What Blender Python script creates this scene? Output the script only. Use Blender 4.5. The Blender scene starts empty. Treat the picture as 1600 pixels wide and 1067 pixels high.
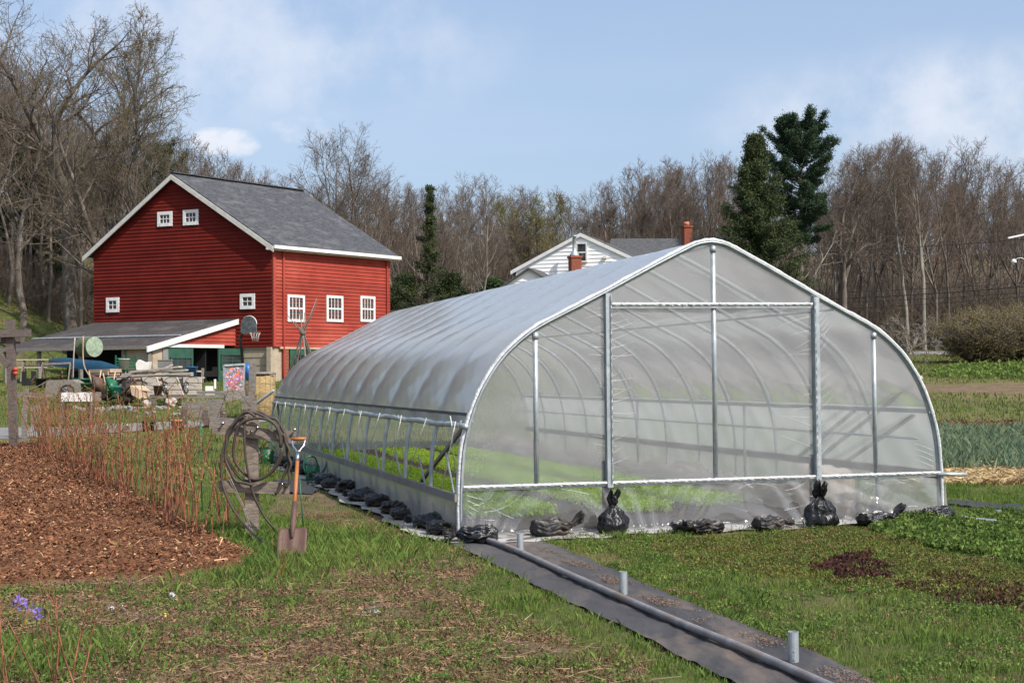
import bpy, math, random
import numpy as np
from mathutils import Vector, Matrix
sc = bpy.context.scene
R_ = math.radians
# ---------------------------------------------------------------- camera
F = 2100.0; CAM = np.array([0, 0, 1.6])
cd = bpy.data.cameras.new('camera'); cam = bpy.data.objects.new('camera', cd); sc.collection.objects.link(cam)
cd.sensor_width = 36; cd.lens = F/1600*36; cd.clip_start = .1; cd.clip_end = 3000
cam.matrix_world = Matrix.Translation((0, 0, 1.6)) @ Matrix.Rotation(R_(91.487), 4, 'X') @ Matrix.Rotation(R_(-.5), 4, 'Z')
sc.camera = cam
RM = np.array(cam.matrix_world.to_3x3())
# ---------------------------------------------------------------- sky, sun, exposure
SUN_EL, SUN_AZ = 47.0, 134.0        # azimuth clockwise from +Y
w = bpy.data.worlds.new('World'); sc.world = w; w.use_nodes = True
nt = w.node_tree; N = nt.nodes; L = nt.links; N.clear()
wo = N.new('ShaderNodeOutputWorld'); bg = N.new('ShaderNodeBackground'); bg.inputs[1].default_value = .15
sky = N.new('ShaderNodeTexSky'); sky.sky_type = 'NISHITA'; sky.sun_disc = False
sky.sun_elevation = R_(SUN_EL); sky.sun_rotation = R_(SUN_AZ); sky.air_density = 1.0; sky.dust_density = 3.2; sky.ozone_density = 2.0
tc = N.new('ShaderNodeTexCoord')
def wmath(op, a, b=None, c=None):
    n = N.new('ShaderNodeMath'); n.operation = op
    for i, v in enumerate((a, b, c)):
        if v is None: continue
        if isinstance(v, (int, float)): n.inputs[i].default_value = v
        else: L.new(v, n.inputs[i])
    return n.outputs[0]
sep = N.new('ShaderNodeSeparateXYZ'); L.new(tc.outputs['Generated'], sep.inputs[0])
zc = wmath('MAXIMUM', sep.outputs[2], .03)
cx = wmath('DIVIDE', sep.outputs[0], wmath('ADD', zc, .12)); cy = wmath('DIVIDE', sep.outputs[1], wmath('ADD', zc, .12))
comb = N.new('ShaderNodeCombineXYZ'); L.new(cx, comb.inputs[0]); L.new(cy, comb.inputs[1])
def wnoise(vec, scale, detail, sx=1, sy=1, off=(0, 0, 0)):
    mp = N.new('ShaderNodeMapping'); mp.inputs['Scale'].default_value = (sx, sy, 1); mp.inputs['Location'].default_value = off
    L.new(vec, mp.inputs[0]); n = N.new('ShaderNodeTexNoise'); n.inputs['Scale'].default_value = scale
    n.inputs['Detail'].default_value = detail; n.inputs['Roughness'].default_value = .58; L.new(mp.outputs[0], n.inputs['Vector'])
    return n.outputs['Fac']
def wramp(v, a, b):
    n = N.new('ShaderNodeMapRange'); n.interpolation_type = 'SMOOTHSTEP'; L.new(v, n.inputs[0])
    n.inputs[1].default_value = a; n.inputs[2].default_value = b; return n.outputs[0]
# thin high cirrus plus three patches of cloud at their own bearings
cir = wramp(wnoise(comb.outputs[0], .55, 6, .6, 1.2, (3.1, 1.7, 0)), .42, .75)
def patch(px, py, wx, wy):
    """soft ellipse of directions round a bearing"""
    d = RM @ np.array([(px-800)/F, (533.5-py)/F, -1]); d /= np.linalg.norm(d)
    a = wmath('DIVIDE', wmath('SUBTRACT', sep.outputs[0], float(d[0])), wx/F); b = wmath('DIVIDE', wmath('SUBTRACT', sep.outputs[2], float(d[2])), wy/F)
    r = wmath('ADD', wmath('MULTIPLY', a, a), wmath('MULTIPLY', b, b))
    front = wmath('GREATER_THAN', sep.outputs[1], 0.0)
    return wmath('MULTIPLY', wmath('SUBTRACT', 1.0, wramp(r, 0, 1.6)), front)
fine = wnoise(tc.outputs['Generated'], 14, 7, 1, 1); fine2 = wnoise(tc.outputs['Generated'], 45, 6, .7, 1)
c1 = wmath('MULTIPLY', patch(330, 60, 420, 130), wramp(fine, .30, .75))
c2 = wmath('MULTIPLY', patch(1480, 190, 330, 110), wramp(fine, .25, .70))
c3 = wmath('MULTIPLY', wramp(wmath('MULTIPLY', patch(352, 222, 64, 27), fine2), .24, .52), .75)
c4 = wmath('MULTIPLY', wramp(wmath('MULTIPLY', patch(468, 204, 66, 30), fine2), .28, .62), .42)
tot = wmath('MINIMUM', wmath('ADD', wmath('ADD', wmath('MULTIPLY', c1, .60), wmath('MULTIPLY', c2, .75)), wmath('ADD', wmath('ADD', c3, c4), wmath('MULTIPLY', cir, .12))), 1.0)
mx = N.new('ShaderNodeMix'); mx.data_type = 'RGBA'; vl = N.new('ShaderNodeMix'); vl.data_type = 'RGBA'; vl.inputs[0].default_value = .31; L.new(sky.outputs[0], vl.inputs[6]); vl.inputs[7].default_value = (4.6, 5.9, 8.1, 1)
L.new(tot, mx.inputs[0]); L.new(vl.outputs[2], mx.inputs[6]); mx.inputs[7].default_value = (5.7, 5.9, 6.4, 1)
L.new(mx.outputs[2], bg.inputs[0]); L.new(bg.outputs[0], wo.inputs[0])
sd = bpy.data.lights.new('sun', 'SUN'); sd.energy = 5.0; sd.angle = R_(.55); sd.color = (1, .95, .87)
so = bpy.data.objects.new('sun', sd); sc.collection.objects.link(so)
sdir = Vector((math.sin(R_(SUN_AZ))*math.cos(R_(SUN_EL)), math.cos(R_(SUN_AZ))*math.cos(R_(SUN_EL)), math.sin(R_(SUN_EL))))
so.rotation_euler = sdir.to_track_quat('Z', 'Y').to_euler()
sc.view_settings.view_transform = 'Standard'; sc.view_settings.look = 'None'; sc.view_settings.exposure = .05; sc.view_settings.gamma = 1
sc.render.engine = 'CYCLES'
cy_ = sc.cycles; cy_.use_denoising = True; cy_.max_bounces = 8; cy_.transparent_max_bounces = 24; cy_.diffuse_bounces = 3
cy_.glossy_bounces = 3; cy_.transmission_bounces = 4; cy_.sample_clamp_indirect = 4; cy_.caustics_reflective = False; cy_.caustics_refractive = False
sc.render.use_persistent_data = False
# ---------------------------------------------------------------- terrain and photo geometry helpers
def sm(a, b, x):
    t = np.clip((np.asarray(x, float)-a)/(b-a), 0, 1); return t*t*(3-2*t)
def wob(x, y, s=1.0, ph=0.0):
    x = np.asarray(x, float)*s; y = np.asarray(y, float)*s
    return (np.sin(x*1.7+1.3*np.sin(y*1.1+ph)+ph)+np.sin(y*2.1+1.7*np.sin(x*.9+2+ph))+.6*np.sin(x*4.3+y*3.1+ph*2)+.5*np.sin(x*-3.7+y*5.3+1.3*np.sin(x*2.3)))/3.1
def GH(x, y):
    x = np.asarray(x, float); y = np.asarray(y, float)
    r = lambda t, k: (np.sqrt(t*t+k*k)+t)/2
    z = .045*(r(y-28, 3)-.07) + .10*r(y-118, 8) - .06*r(y-260, 10)
    z = z + .44*np.minimum(r(-x-22, 1.5)*sm(57, 80, y), 30)
    return np.where(y < 20, 0, z)
def near_w(x, y):      # bumps only where the soil is open, not under the tunnel or the cloth
    return sm(0, .8, side_dist(x, y))
def ray(px, py): return RM @ np.array([(px-800)/F, (533.5-py)/F, -1])
def atY(px, py, Y):
    d = ray(px, py); return CAM+d*Y/d[1]
def at(px, py, zoff=0.0):
    d = ray(px, py); t = 3.0
    for _ in range(4000):
        p = CAM+d*t
        if p[2] <= float(GH(p[0], p[1]))+zoff: break
        t += max(.02, (p[2]-float(GH(p[0], p[1]))-zoff)*.5)
    return np.array([p[0], p[1], float(GH(p[0], p[1]))+zoff])
def onplane(px, py, p0, n):
    d = ray(px, py); return CAM+d*(((np.array(p0)-CAM)@n)/(d@n))
GO = np.array([-.527, 13.44, 0]); GU = np.array([.95435, .2987, 0]); GV = np.array([-.2987, .95435, 0]); GW = 5.55; BAY = 1.243; NB = 12
GLEN = BAY*NB
def gp(s, v, z): return GO+GU*s+GV*v+np.array([0, 0, z])
def side_dist(x, y):
    dx = np.asarray(x)-GO[0]; dy = np.asarray(y)-GO[1]; s = dx*GU[0]+dy*GU[1]; v = dx*GV[0]+dy*GV[1]
    return np.maximum(np.maximum(-.2-s, s-GW-.2), np.maximum(-.3-v, v-GLEN-.3))
# ---------------------------------------------------------------- materials
MATS = {}
def lin(c): return tuple(((v/255)/12.92 if v/255 <= .04045 else ((v/255+.055)/1.055)**2.4) for v in c)
def mat(name, c1, c2=None, scale=8.0, rough=.8, bump=0.0, metal=0.0, bscale=None, stretch=(1, 1, 1), spec=.4, detail=6, lo=.35, hi=.65, c3=None, s3=1.0, isl=0.0):
    m = bpy.data.materials.new(name); MATS[name] = m; m.use_nodes = True; T = m.node_tree; n = T.nodes; l = T.links
    b = n['Principled BSDF']; b.inputs['Roughness'].default_value = rough; b.inputs['Metallic'].default_value = metal
    b.inputs['Specular IOR Level'].default_value = spec
    tcn = n.new('ShaderNodeTexCoord'); mp = n.new('ShaderNodeMapping'); mp.inputs['Scale'].default_value = stretch; l.new(tcn.outputs['Object'], mp.inputs[0])
    def noise(s, d=detail):
        q = n.new('ShaderNodeTexNoise'); q.inputs['Scale'].default_value = s; q.inputs['Detail'].default_value = d; q.inputs['Roughness'].default_value = .6
        l.new(mp.outputs[0], q.inputs['Vector']); return q.outputs['Fac']
    def mixc(f, a, bb, lo_, hi_):
        r = n.new('ShaderNodeMapRange'); r.inputs[1].default_value = lo_; r.inputs[2].default_value = hi_; l.new(f, r.inputs[0])
        x = n.new('ShaderNodeMix'); x.data_type = 'RGBA'; l.new(r.outputs[0], x.inputs[0])
        for i, c in ((6, a), (7, bb)):
            if isinstance(c, tuple): x.inputs[i].default_value = (*c, 1)
            else: l.new(c, x.inputs[i])
        return x.outputs[2]
    col = mixc(noise(scale), c1, c2 if c2 else tuple(v*.75 for v in c1), lo, hi)
    if c3: col = mixc(noise(s3), col, c3, .5, .68)
    if isl:
        g = n.new('ShaderNodeNewGeometry'); hs = n.new('ShaderNodeHueSaturation'); r = n.new('ShaderNodeMapRange')
        r.inputs[3].default_value = 1-isl; r.inputs[4].default_value = 1+isl; l.new(g.outputs['Random Per Island'], r.inputs[0]); l.new(r.outputs[0], hs.inputs['Value'])
        l.new(col, hs.inputs['Color']); col = hs.outputs[0]
    l.new(col, b.inputs['Base Color'])
    if bump:
        bn = n.new('ShaderNodeBump'); bn.inputs['Strength'].default_value = bump; bn.inputs['Distance'].default_value = .02
        l.new(noise(bscale or scale*3), bn.inputs['Height']); l.new(bn.outputs[0], b.inputs['Normal'])
    return m
def leafmat(name, c1, c2, scale=3.0, trans=.35, isl=.35):
    m = mat(name, c1, c2, scale, .75, spec=.2, isl=isl); T = m.node_tree; n = T.nodes; l = T.links; b = n['Principled BSDF']
    src = b.inputs['Base Color'].links[0].from_socket; tr = n.new('ShaderNodeBsdfTranslucent'); l.new(src, tr.inputs[0])
    mxs = n.new('ShaderNodeMixShader'); mxs.inputs[0].default_value = trans; l.new(b.outputs[0], mxs.inputs[1]); l.new(tr.outputs[0], mxs.inputs[2])
    l.new(mxs.outputs[0], n['Material Output'].inputs[0]); return m
def filmmat(name, clear, diff, transl, gloss_rough, bump=.3, bscale=3.0, stretch=(1, 1, 1), tint=(.86, .88, .90), gl=1.0, haze=0.0):
    """thin polythene: part clear, part scattering, glossy skin"""
    m = bpy.data.materials.new(name); MATS[name] = m; m.use_nodes = True; T = m.node_tree; n = T.nodes; l = T.links; n.remove(n['Principled BSDF'])
    out = n['Material Output']
    tcn = n.new('ShaderNodeTexCoord'); mp = n.new('ShaderNodeMapping'); mp.inputs['Scale'].default_value = stretch; l.new(tcn.outputs['Object'], mp.inputs[0])
    q = n.new('ShaderNodeTexNoise'); q.inputs['Scale'].default_value = bscale; q.inputs['Detail'].default_value = 5; l.new(mp.outputs[0], q.inputs['Vector'])
    bn = n.new('ShaderNodeBump'); bn.inputs['Strength'].default_value = bump; bn.inputs['Distance'].default_value = .03; l.new(q.outputs['Fac'], bn.inputs['Height'])
    t = n.new('ShaderNodeBsdfTransparent'); t.inputs[0].default_value = (.97, .98, .98, 1)
    if haze:    # part of what passes is scattered a few degrees, so far things behind the film blur
        rf = n.new('ShaderNodeBsdfRefraction'); rf.inputs['IOR'].default_value = 1.13; rf.inputs['Roughness'].default_value = .24; rf.inputs[0].default_value = (.97, .98, .98, 1)
        ms = n.new('ShaderNodeMixShader'); ms.inputs[0].default_value = haze; l.new(t.outputs[0], ms.inputs[1]); l.new(rf.outputs[0], ms.inputs[2]); tsock = ms.outputs[0]
    else: tsock = t.outputs[0]
    d = n.new('ShaderNodeBsdfDiffuse'); d.inputs[0].default_value = (*tint, 1); l.new(bn.outputs[0], d.inputs['Normal'])
    tl = n.new('ShaderNodeBsdfTranslucent'); tl.inputs[0].default_value = (*tint, 1)
    g = n.new('ShaderNodeBsdfGlossy'); g.inputs['Roughness'].default_value = gloss_rough; l.new(bn.outputs[0], g.inputs['Normal']); g.inputs[0].default_value = (1, 1, 1, 1)
    m1 = n.new('ShaderNodeMixShader'); m1.inputs[0].default_value = transl/(transl+diff); l.new(d.outputs[0], m1.inputs[1]); l.new(tl.outputs[0], m1.inputs[2])
    lw = n.new('ShaderNodeLayerWeight'); lw.inputs['Blend'].default_value = .5
    # seen obliquely a film is milkier: clear share falls towards grazing
    fr = n.new('ShaderNodeMapRange'); l.new(lw.outputs['Facing'], fr.inputs[0]); fr.inputs[1].default_value = .2; fr.inputs[2].default_value = 1; fr.inputs[3].default_value = clear; fr.inputs[4].default_value = clear*.35
    q2 = n.new('ShaderNodeTexNoise'); q2.inputs['Scale'].default_value = bscale*.5; q2.inputs['Detail'].default_value = 4; l.new(mp.outputs[0], q2.inputs['Vector'])
    q3 = n.new('ShaderNodeMapRange'); l.new(q2.outputs['Fac'], q3.inputs[0]); q3.inputs[1].default_value = .3; q3.inputs[2].default_value = .7; q3.inputs[3].default_value = .95; q3.inputs[4].default_value = 1.04
    mm = n.new('ShaderNodeMath'); mm.operation = 'MULTIPLY'; l.new(fr.outputs[0], mm.inputs[0]); l.new(q3.outputs[0], mm.inputs[1])
    m2 = n.new('ShaderNodeMixShader'); l.new(mm.outputs[0], m2.inputs[0]); l.new(m1.outputs[0], m2.inputs[1]); l.new(tsock, m2.inputs[2])
    fz = n.new('ShaderNodeFresnel'); fz.inputs['IOR'].default_value = 1.5; l.new(bn.outputs[0], fz.inputs['Normal'])
    fg = n.new('ShaderNodeMath'); fg.operation = 'MULTIPLY'; fg.inputs[1].default_value = gl; l.new(fz.outputs[0], fg.inputs[0])
    m3 = n.new('ShaderNodeMixShader'); l.new(fg.outputs[0], m3.inputs[0]); l.new(m2.outputs[0], m3.inputs[1]); l.new(g.outputs[0], m3.inputs[2])
    l.new(m3.outputs[0], out.inputs[0]); return m
mat('grey_wood', (.27, .24, .21), (.15, .13, .115), 3, .85, .5, stretch=(3, 3, 14), bscale=8)
mat('arm_wood', (.29, .235, .19), (.14, .11, .09), 3, .85, .5, stretch=(3, 14, 14), bscale=8)
mat('pale_wood', (.52, .46, .40), (.38, .32, .27), 4, .8, .3, stretch=(2, 9, 9))
mat('lumber', (.52, .38, .27), (.40, .27, .18), 2, .8, .2)
mat('white_board', (.78, .74, .70), (.66, .61, .57), 3, .7)
mat('galv', (.46, .50, .52), (.32, .36, .38), 9, .45, .1, metal=.5, c3=(.56, .58, .58), s3=5)
mat('pipe_grey', (.30, .275, .27), (.19, .17, .165), 7, .5, .15, metal=.25, c3=(.25, .17, .12), s3=2.5)
mat('white_trim', (.78, .77, .74), (.64, .63, .60), 6, .6, .1)
mat('old_trim', (.60, .57, .52), (.47, .45, .40), 5, .65, .1)
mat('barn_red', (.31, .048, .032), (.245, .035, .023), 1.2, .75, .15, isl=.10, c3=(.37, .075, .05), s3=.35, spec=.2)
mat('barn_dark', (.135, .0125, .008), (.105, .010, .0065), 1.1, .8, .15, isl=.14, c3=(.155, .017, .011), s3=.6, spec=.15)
mat('shingle', (.092, .095, .104), (.046, .048, .055), 5, .9, .6, bscale=9, stretch=(1, 1, 3.5), c3=(.115, .116, .123), s3=1.2, spec=.15)
mat('old_shingle', (.078, .070, .070), (.05, .046, .046), 7, .92, .4, bscale=20, c3=(.11, .098, .095), s3=.8, spec=.1)
mat('house_roof', (.10, .10, .102), (.06, .06, .063), 5, .9, .4, bscale=15)
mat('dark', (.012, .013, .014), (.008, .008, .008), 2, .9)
mat('glass', (.018, .022, .026), (.05, .055, .055), 2.2, .1, spec=.6)
mat('green_paint', (.028, .095, .062), (.018, .066, .045), 3, .6, .1)
mat('stucco', (.42, .35, .26), (.33, .27, .20), 4, .95, .3)
mat('brick', (.30, .085, .045), (.20, .055, .03), 8, .9, .3)
mat('mortar', (.36, .30, .26), (.30, .25, .2), 8, .9)
mat('house_white', (.92, .92, .91), (.82, .82, .80), 1, .6)
mat('bark', (.155, .125, .10), (.075, .060, .05), 1.5, .95, .4, stretch=(3, 3, .8), c3=(.24, .215, .185), s3=1.4)
mat('bark_pale', (.30, .27, .22), (.15, .13, .11), 1.5, .95, .4, stretch=(3, 3, .8))
mat('twig', (.155, .120, .090), (.100, .076, .058), .5, .95)
mat('twig_red', (.180, .132, .098), (.115, .084, .064), .4, .95)
mat('twig_pale', (.17, .145, .115), (.11, .09, .072), .5, .95)
leafmat('bud_green', (.20, .20, .055), (.28, .24, .08), .6)
leafmat('bud_brown', (.26, .17, .08), (.18, .15, .06), .6)
leafmat('needle', (.040, .070, .030), (.065, .095, .036), .7, .2, .5)
leafmat('needle_blue', (.045, .078, .036), (.032, .058, .030), .7, .2, .5)
leafmat('needle_pine', (.075, .092, .034), (.040, .060, .026), .9, .2, .55)
leafmat('bushleaf', (.27, .215, .08), (.18, .155, .06), .5, .3, .4)
leafmat('grass', (.105, .185, .036), (.195, .250, .060), 1.1, .4, .5)
leafmat('grass_dry', (.30, .215, .115), (.19, .125, .07), 1, .3, .3)
leafmat('grass_far', (.10, .155, .03), (.17, .18, .05), .3, .3, .3)
leafmat('lettuce', (.60, .78, .11), (.42, .64, .08), 2, .45, .25)
leafmat('leek', (.13, .20, .125), (.20, .25, .14), 1.2, .3, .3)
leafmat('greens', (.085, .150, .032), (.19, .25, .06), 5, .35, .55)
leafmat('purple_leaf', (.10, .035, .03), (.05, .022, .02), 3, .25, .3)
leafmat('violet', (.28, .18, .62), (.36, .26, .70), 3, .3, .2)
leafmat('dandelion', (.75, .55, .04), (.8, .6, .1), 3, .3, .2)
leafmat('white_flower', (.72, .72, .78), (.55, .55, .75), 3, .3, .2)
mat('chip', (.235, .105, .050), (.12, .052, .027), 6, .9, spec=.2, isl=.65)
mat('chip_pale', (.56, .37, .21), (.42, .25, .13), 2, .9, spec=.2, isl=.35)
mat('debris', (.12, .06, .035), (.25, .14, .085), 5, .9, isl=.5)
mat('straw', (.58, .44, .24), (.42, .30, .15), 1, .9, isl=.35)
mat('cane', (.28, .108, .055), (.17, .060, .034), 2, .6, isl=.5)
mat('old_post', (.16, .125, .11), (.09, .07, .06), 3, .85, .5, stretch=(3, 3, 14), bscale=8)
mat('fold', (.86, .88, .90), (.7, .72, .74), 20, .15, spec=.8)
leafmat('cane_leaf', (.20, .26, .05), (.26, .26, .08), 3, .4, .3)
mat('bag', (.006, .006, .007), (.011, .011, .012), 3, .24, 1.0, bscale=9, spec=.42)
mat('bag_dusty', (.020, .018, .018), (.008, .008, .009), 5, .42, 1.0, bscale=8, spec=.3, c3=(.075, .055, .042), s3=4)
mat('cloth', (.062, .058, .060), (.036, .034, .036), 2.2, .7, .5, bscale=7, stretch=(1.6, .5, 1), c3=(.145, .112, .09), s3=1.6)
mat('cloth_black', (.028, .028, .032), (.045, .042, .044), 2, .7, .2)
mat('skirt_plastic', (.36, .32, .30), (.26, .23, .215), 1.6, .5, .4, c3=(.50, .48, .46), s3=.8)
mat('hose', (.075, .055, .042), (.045, .035, .028), 6, .6, .1)
mat('handle', (.42, .16, .045), (.30, .10, .03), 5, .45, .1)
mat('rust', (.125, .068, .050), (.085, .048, .038), 6, .65, .3)
mat('steel', (.6, .6, .62), (.5, .5, .52), 5, .25, metal=1)
mat('green_plastic', (.012, .12, .055), (.01, .085, .04), 3, .4)
mat('terracotta', (.55, .20, .12), (.44, .15, .09), 4, .85)
mat('blue_plastic', (.03, .16, .42), (.03, .1, .3), 3, .4)
mat('canoe', (.010, .055, .10), (.008, .04, .08), 2, .4)
leafmat('row_cover', (.95, .88, .80), (.85, .77, .68), 2.5, .5, .01)
mat('soil', (.115, .075, .052), (.075, .048, .035), 3, .95, .8)
mat('dark_soil', (.045, .035, .03), (.07, .05, .04), 4, .95, .8)
mat('stone', (.33, .30, .27), (.22, .20, .18), 2, .9, .6)
mat('concrete', (.22, .215, .21), (.17, .16, .155), 2, .9, .2)
mat('asphalt', (.20, .19, .19), (.16, .155, .155), 1.5, .9, .2)
mat('black', (.015, .015, .016), (.02, .02, .02), 3, .5)
mat('rubber', (.02, .02, .02), (.03, .03, .03), 3, .8)
mat('net_green', (.115, .135, .075), (.08, .10, .055), 6, .8, .3)
mat('net_pale', (.30, .37, .27), (.20, .26, .18), 10, .8, .4, lo=.42, hi=.6)
mat('hay', (.44, .31, .14), (.25, .17, .075), 9, .9, 1.0, bscale=18, stretch=(1, 1, 3))
mat('red_plastic', (.45, .07, .03), (.35, .05, .03), 3, .4)
mat('rope', (.75, .74, .70), (.6, .6, .56), 9, .8)
mat('clamp', (.80, .80, .78), (.50, .50, .50), 22, .35, .9, bscale=40)
mat('backboard', (.16, .165, .16), (.09, .095, .09), 7, .3, lo=.45, hi=.55)
mat('teal', (.05, .38, .34), (.04, .3, .28), 3, .5)
mat('lamp_white', (.8, .85, .85), (.7, .75, .75), 3, .3)
filmmat('film_roof', .31, .26, .52, .15, .22, 1.4, (1, 1, 1), tint=(.90, .87, .85), gl=.85)
filmmat('film_wall', .73, .31, .38, .16, .10, 1.2, (1, 1, .6), tint=(.86, .88, .93), haze=.36)
filmmat('film_loose', .78, .18, .22, .10, .7, 3.5, (1, 1, 1), tint=(.70, .71, .72), gl=1.3, haze=.15)
filmmat('film_bright', .12, .40, .60, .12, .8, 6, (1, 1, 1), tint=(.97, .97, .97), gl=1.6)
filmmat('film_skirt', .22, .5, .28, .2, .5, 3, (1, 1, 1), tint=(.42, .42, .42))
# ---------------------------------------------------------------- mesh helpers
C = sc.collection
class MB:
    def __init__(s): s.v = []; s.f = []; s.n = 0; s.smooth = False
    def add(s, v, f):
        v = np.asarray(v, float).reshape(-1, 3); s.v.append(v)
        s.f.extend([tuple(i+s.n for i in q) for q in f]); s.n += len(v); return s
    def box(s, c, size, rot=0.0, M=None):
        sx, sy, sz = [q/2 for q in size]
        v = np.array([(x, y, z) for x in (-sx, sx) for y in (-sy, sy) for z in (-sz, sz)])
        if M is not None: v = v @ np.array(M).T
        elif rot: cr, sr = math.cos(rot), math.sin(rot); v = np.stack([v[:, 0]*cr-v[:, 1]*sr, v[:, 0]*sr+v[:, 1]*cr, v[:, 2]], 1)
        return s.add(v+np.array(c), [(0, 1, 3, 2), (4, 6, 7, 5), (0, 4, 5, 1), (2, 3, 7, 6), (0, 2, 6, 4), (1, 5, 7, 3)])
    def beam(s, a, b, w, h, up=(0, 0, 1)):
        a = np.array(a, float); b = np.array(b, float); d = b-a; Ln = np.linalg.norm(d); d = d/Ln
        up = np.array(up, float); sd_ = np.cross(d, up)
        if np.linalg.norm(sd_) < 1e-4: sd_ = np.cross(d, (0, 1, 0))
        sd_ /= np.linalg.norm(sd_); u2 = np.cross(sd_, d)
        M = np.stack([d, sd_, u2], 1); return s.box((a+b)/2, (Ln, w, h), M=M)
    def tube(s, pts, r, k=8, cap=True, closed=False):
        P = np.asarray(pts, float); n = len(P); r = np.broadcast_to(r, (n,))
        T = np.gradient(P, axis=0); T /= np.linalg.norm(T, axis=1)[:, None]+1e-9
        ref = np.array([0, 0, 1.]) if abs(T[0][2]) < .9 else np.array([0, 1., 0])
        a = np.cross(T[0], ref); a /= np.linalg.norm(a); vs = []
        for i in range(n):
            a = a-T[i]*(a@T[i]); a /= np.linalg.norm(a)+1e-9; b = np.cross(T[i], a)
            for j in range(k):
                t = 2*math.pi*j/k; vs.append(P[i]+(a*math.cos(t)+b*math.sin(t))*r[i])
        f = [(i*k+j, i*k+(j+1) % k, (i+1)*k+(j+1) % k, (i+1)*k+j) for i in range(n-1) for j in range(k)]
        if cap: f += [tuple(range(k))[::-1], tuple((n-1)*k+j for j in range(k))]
        s.smooth = True; return s.add(vs, f)
    def lathe(s, prof, c=(0, 0, 0), k=20, fn=None):
        vs = []; 
        for r, z in prof:
            for j in range(k):
                t = 2*math.pi*j/k; q = r*(fn(t, z) if fn else 1); vs.append((q*math.cos(t)+c[0], q*math.sin(t)+c[1], z+c[2]))
        n = len(prof); f = [(i*k+j, i*k+(j+1) % k, (i+1)*k+(j+1) % k, (i+1)*k+j) for i in range(n-1) for j in range(k)]
        f += [tuple(range(k))[::-1], tuple((n-1)*k+j for j in range(k))]
        s.smooth = True; return s.add(vs, f)
    def grid(s, A):        # A[i][j] -> point
        A = np.asarray(A, float); n, m_ = A.shape[:2]
        f = [(i*m_+j, i*m_+j+1, (i+1)*m_+j+1, (i+1)*m_+j) for i in range(n-1) for j in range(m_-1)]
        return s.add(A.reshape(-1, 3), f)
    def quad(s, a, b, c, d): return s.add([a, b, c, d], [(0, 1, 2, 3)])
    def prism(s, poly, th):   # poly: list of 3D points, extruded by vector th
        P = np.array(poly, float); n = len(P); Q = P+np.array(th)
        return s.add(np.vstack([P, Q]), [tuple(range(n)), tuple(range(2*n-1, n-1, -1))]+[(i, i+n, (i+1) % n+n, (i+1) % n) for i in range(n)])
OFF = {}
def link_mesh(name, me, m, parent, loc):
    o = bpy.data.objects.new(name, me); C.objects.link(o)
    for q in (m if isinstance(m, (list, tuple)) else [m]): me.materials.append(MATS[q])
    if parent is not None: o.parent = parent; OFF[o] = OFF[parent]
    else: o.location = loc; OFF[o] = np.array(loc, float)
    return o
def build(mb, name, m, parent=None, loc=(0, 0, 0), smooth=None, local=False):
    if not mb.v: print('EMPTY', name); return None
    me = bpy.data.meshes.new(name); v = np.vstack(mb.v); off = OFF[parent] if parent is not None else np.array(loc, float)
    if not local: v = v-off
    me.from_pydata(v.tolist(), [], mb.f); 
    if smooth if smooth is not None else mb.smooth: me.shade_smooth()
    me.update(); o = link_mesh(name, me, m, parent, loc)
    if smooth is None and mb.smooth:
        for e in me.edges: pass
    return o
def fast_mesh(name, V, Fc, m, parent=None, loc=(0, 0, 0), midx=None, local=False):
    """V (n,3), Fc (m,k) numpy"""
    me = bpy.data.meshes.new(name); off = OFF[parent] if parent is not None else np.array(loc, float)
    V = np.asarray(V, float) - (0 if local else off); Fc = np.asarray(Fc); k = Fc.shape[1]
    me.vertices.add(len(V)); me.vertices.foreach_set('co', V.astype(np.float32).ravel())
    me.loops.add(Fc.size); me.loops.foreach_set('vertex_index', Fc.astype(np.int32).ravel())
    me.polygons.add(len(Fc)); me.polygons.foreach_set('loop_start', (np.arange(len(Fc))*k).astype(np.int32)); me.polygons.foreach_set('loop_total', np.full(len(Fc), k, np.int32))
    if midx is not None: me.polygons.foreach_set('material_index', midx.astype(np.int32))
    me.update(calc_edges=True); return link_mesh(name, me, m, parent, loc)
def tag(o, label=None, cat=None, group=None, kind=None):
    if label: o['label'] = label
    if cat: o['category'] = cat
    if group: o['group'] = group
    if kind: o['kind'] = kind
    return o
def thing(name, label, cat, loc=(0, 0, 0), group=None):
    o = bpy.data.objects.new(name, None); C.objects.link(o); o.empty_display_size = .2; o.location = tuple(float(q) for q in loc); OFF[o] = np.array(loc, float)
    return tag(o, label, cat, group)
def copy_tree(o, loc=None, rotz=None, scale=None, label=None, group=None, parent=None):
    c = o.copy(); C.objects.link(c); c.parent = parent
    if loc is not None: c.location = tuple(float(q) for q in loc)
    if rotz is not None: c.rotation_euler = (c.rotation_euler[0], c.rotation_euler[1], rotz)
    if scale is not None: c.scale = scale if isinstance(scale, tuple) else (scale,)*3
    if label: c['label'] = label
    if group: c['group'] = group
    for ch in list(o.children): copy_tree(ch, parent=c)
    return c
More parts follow.
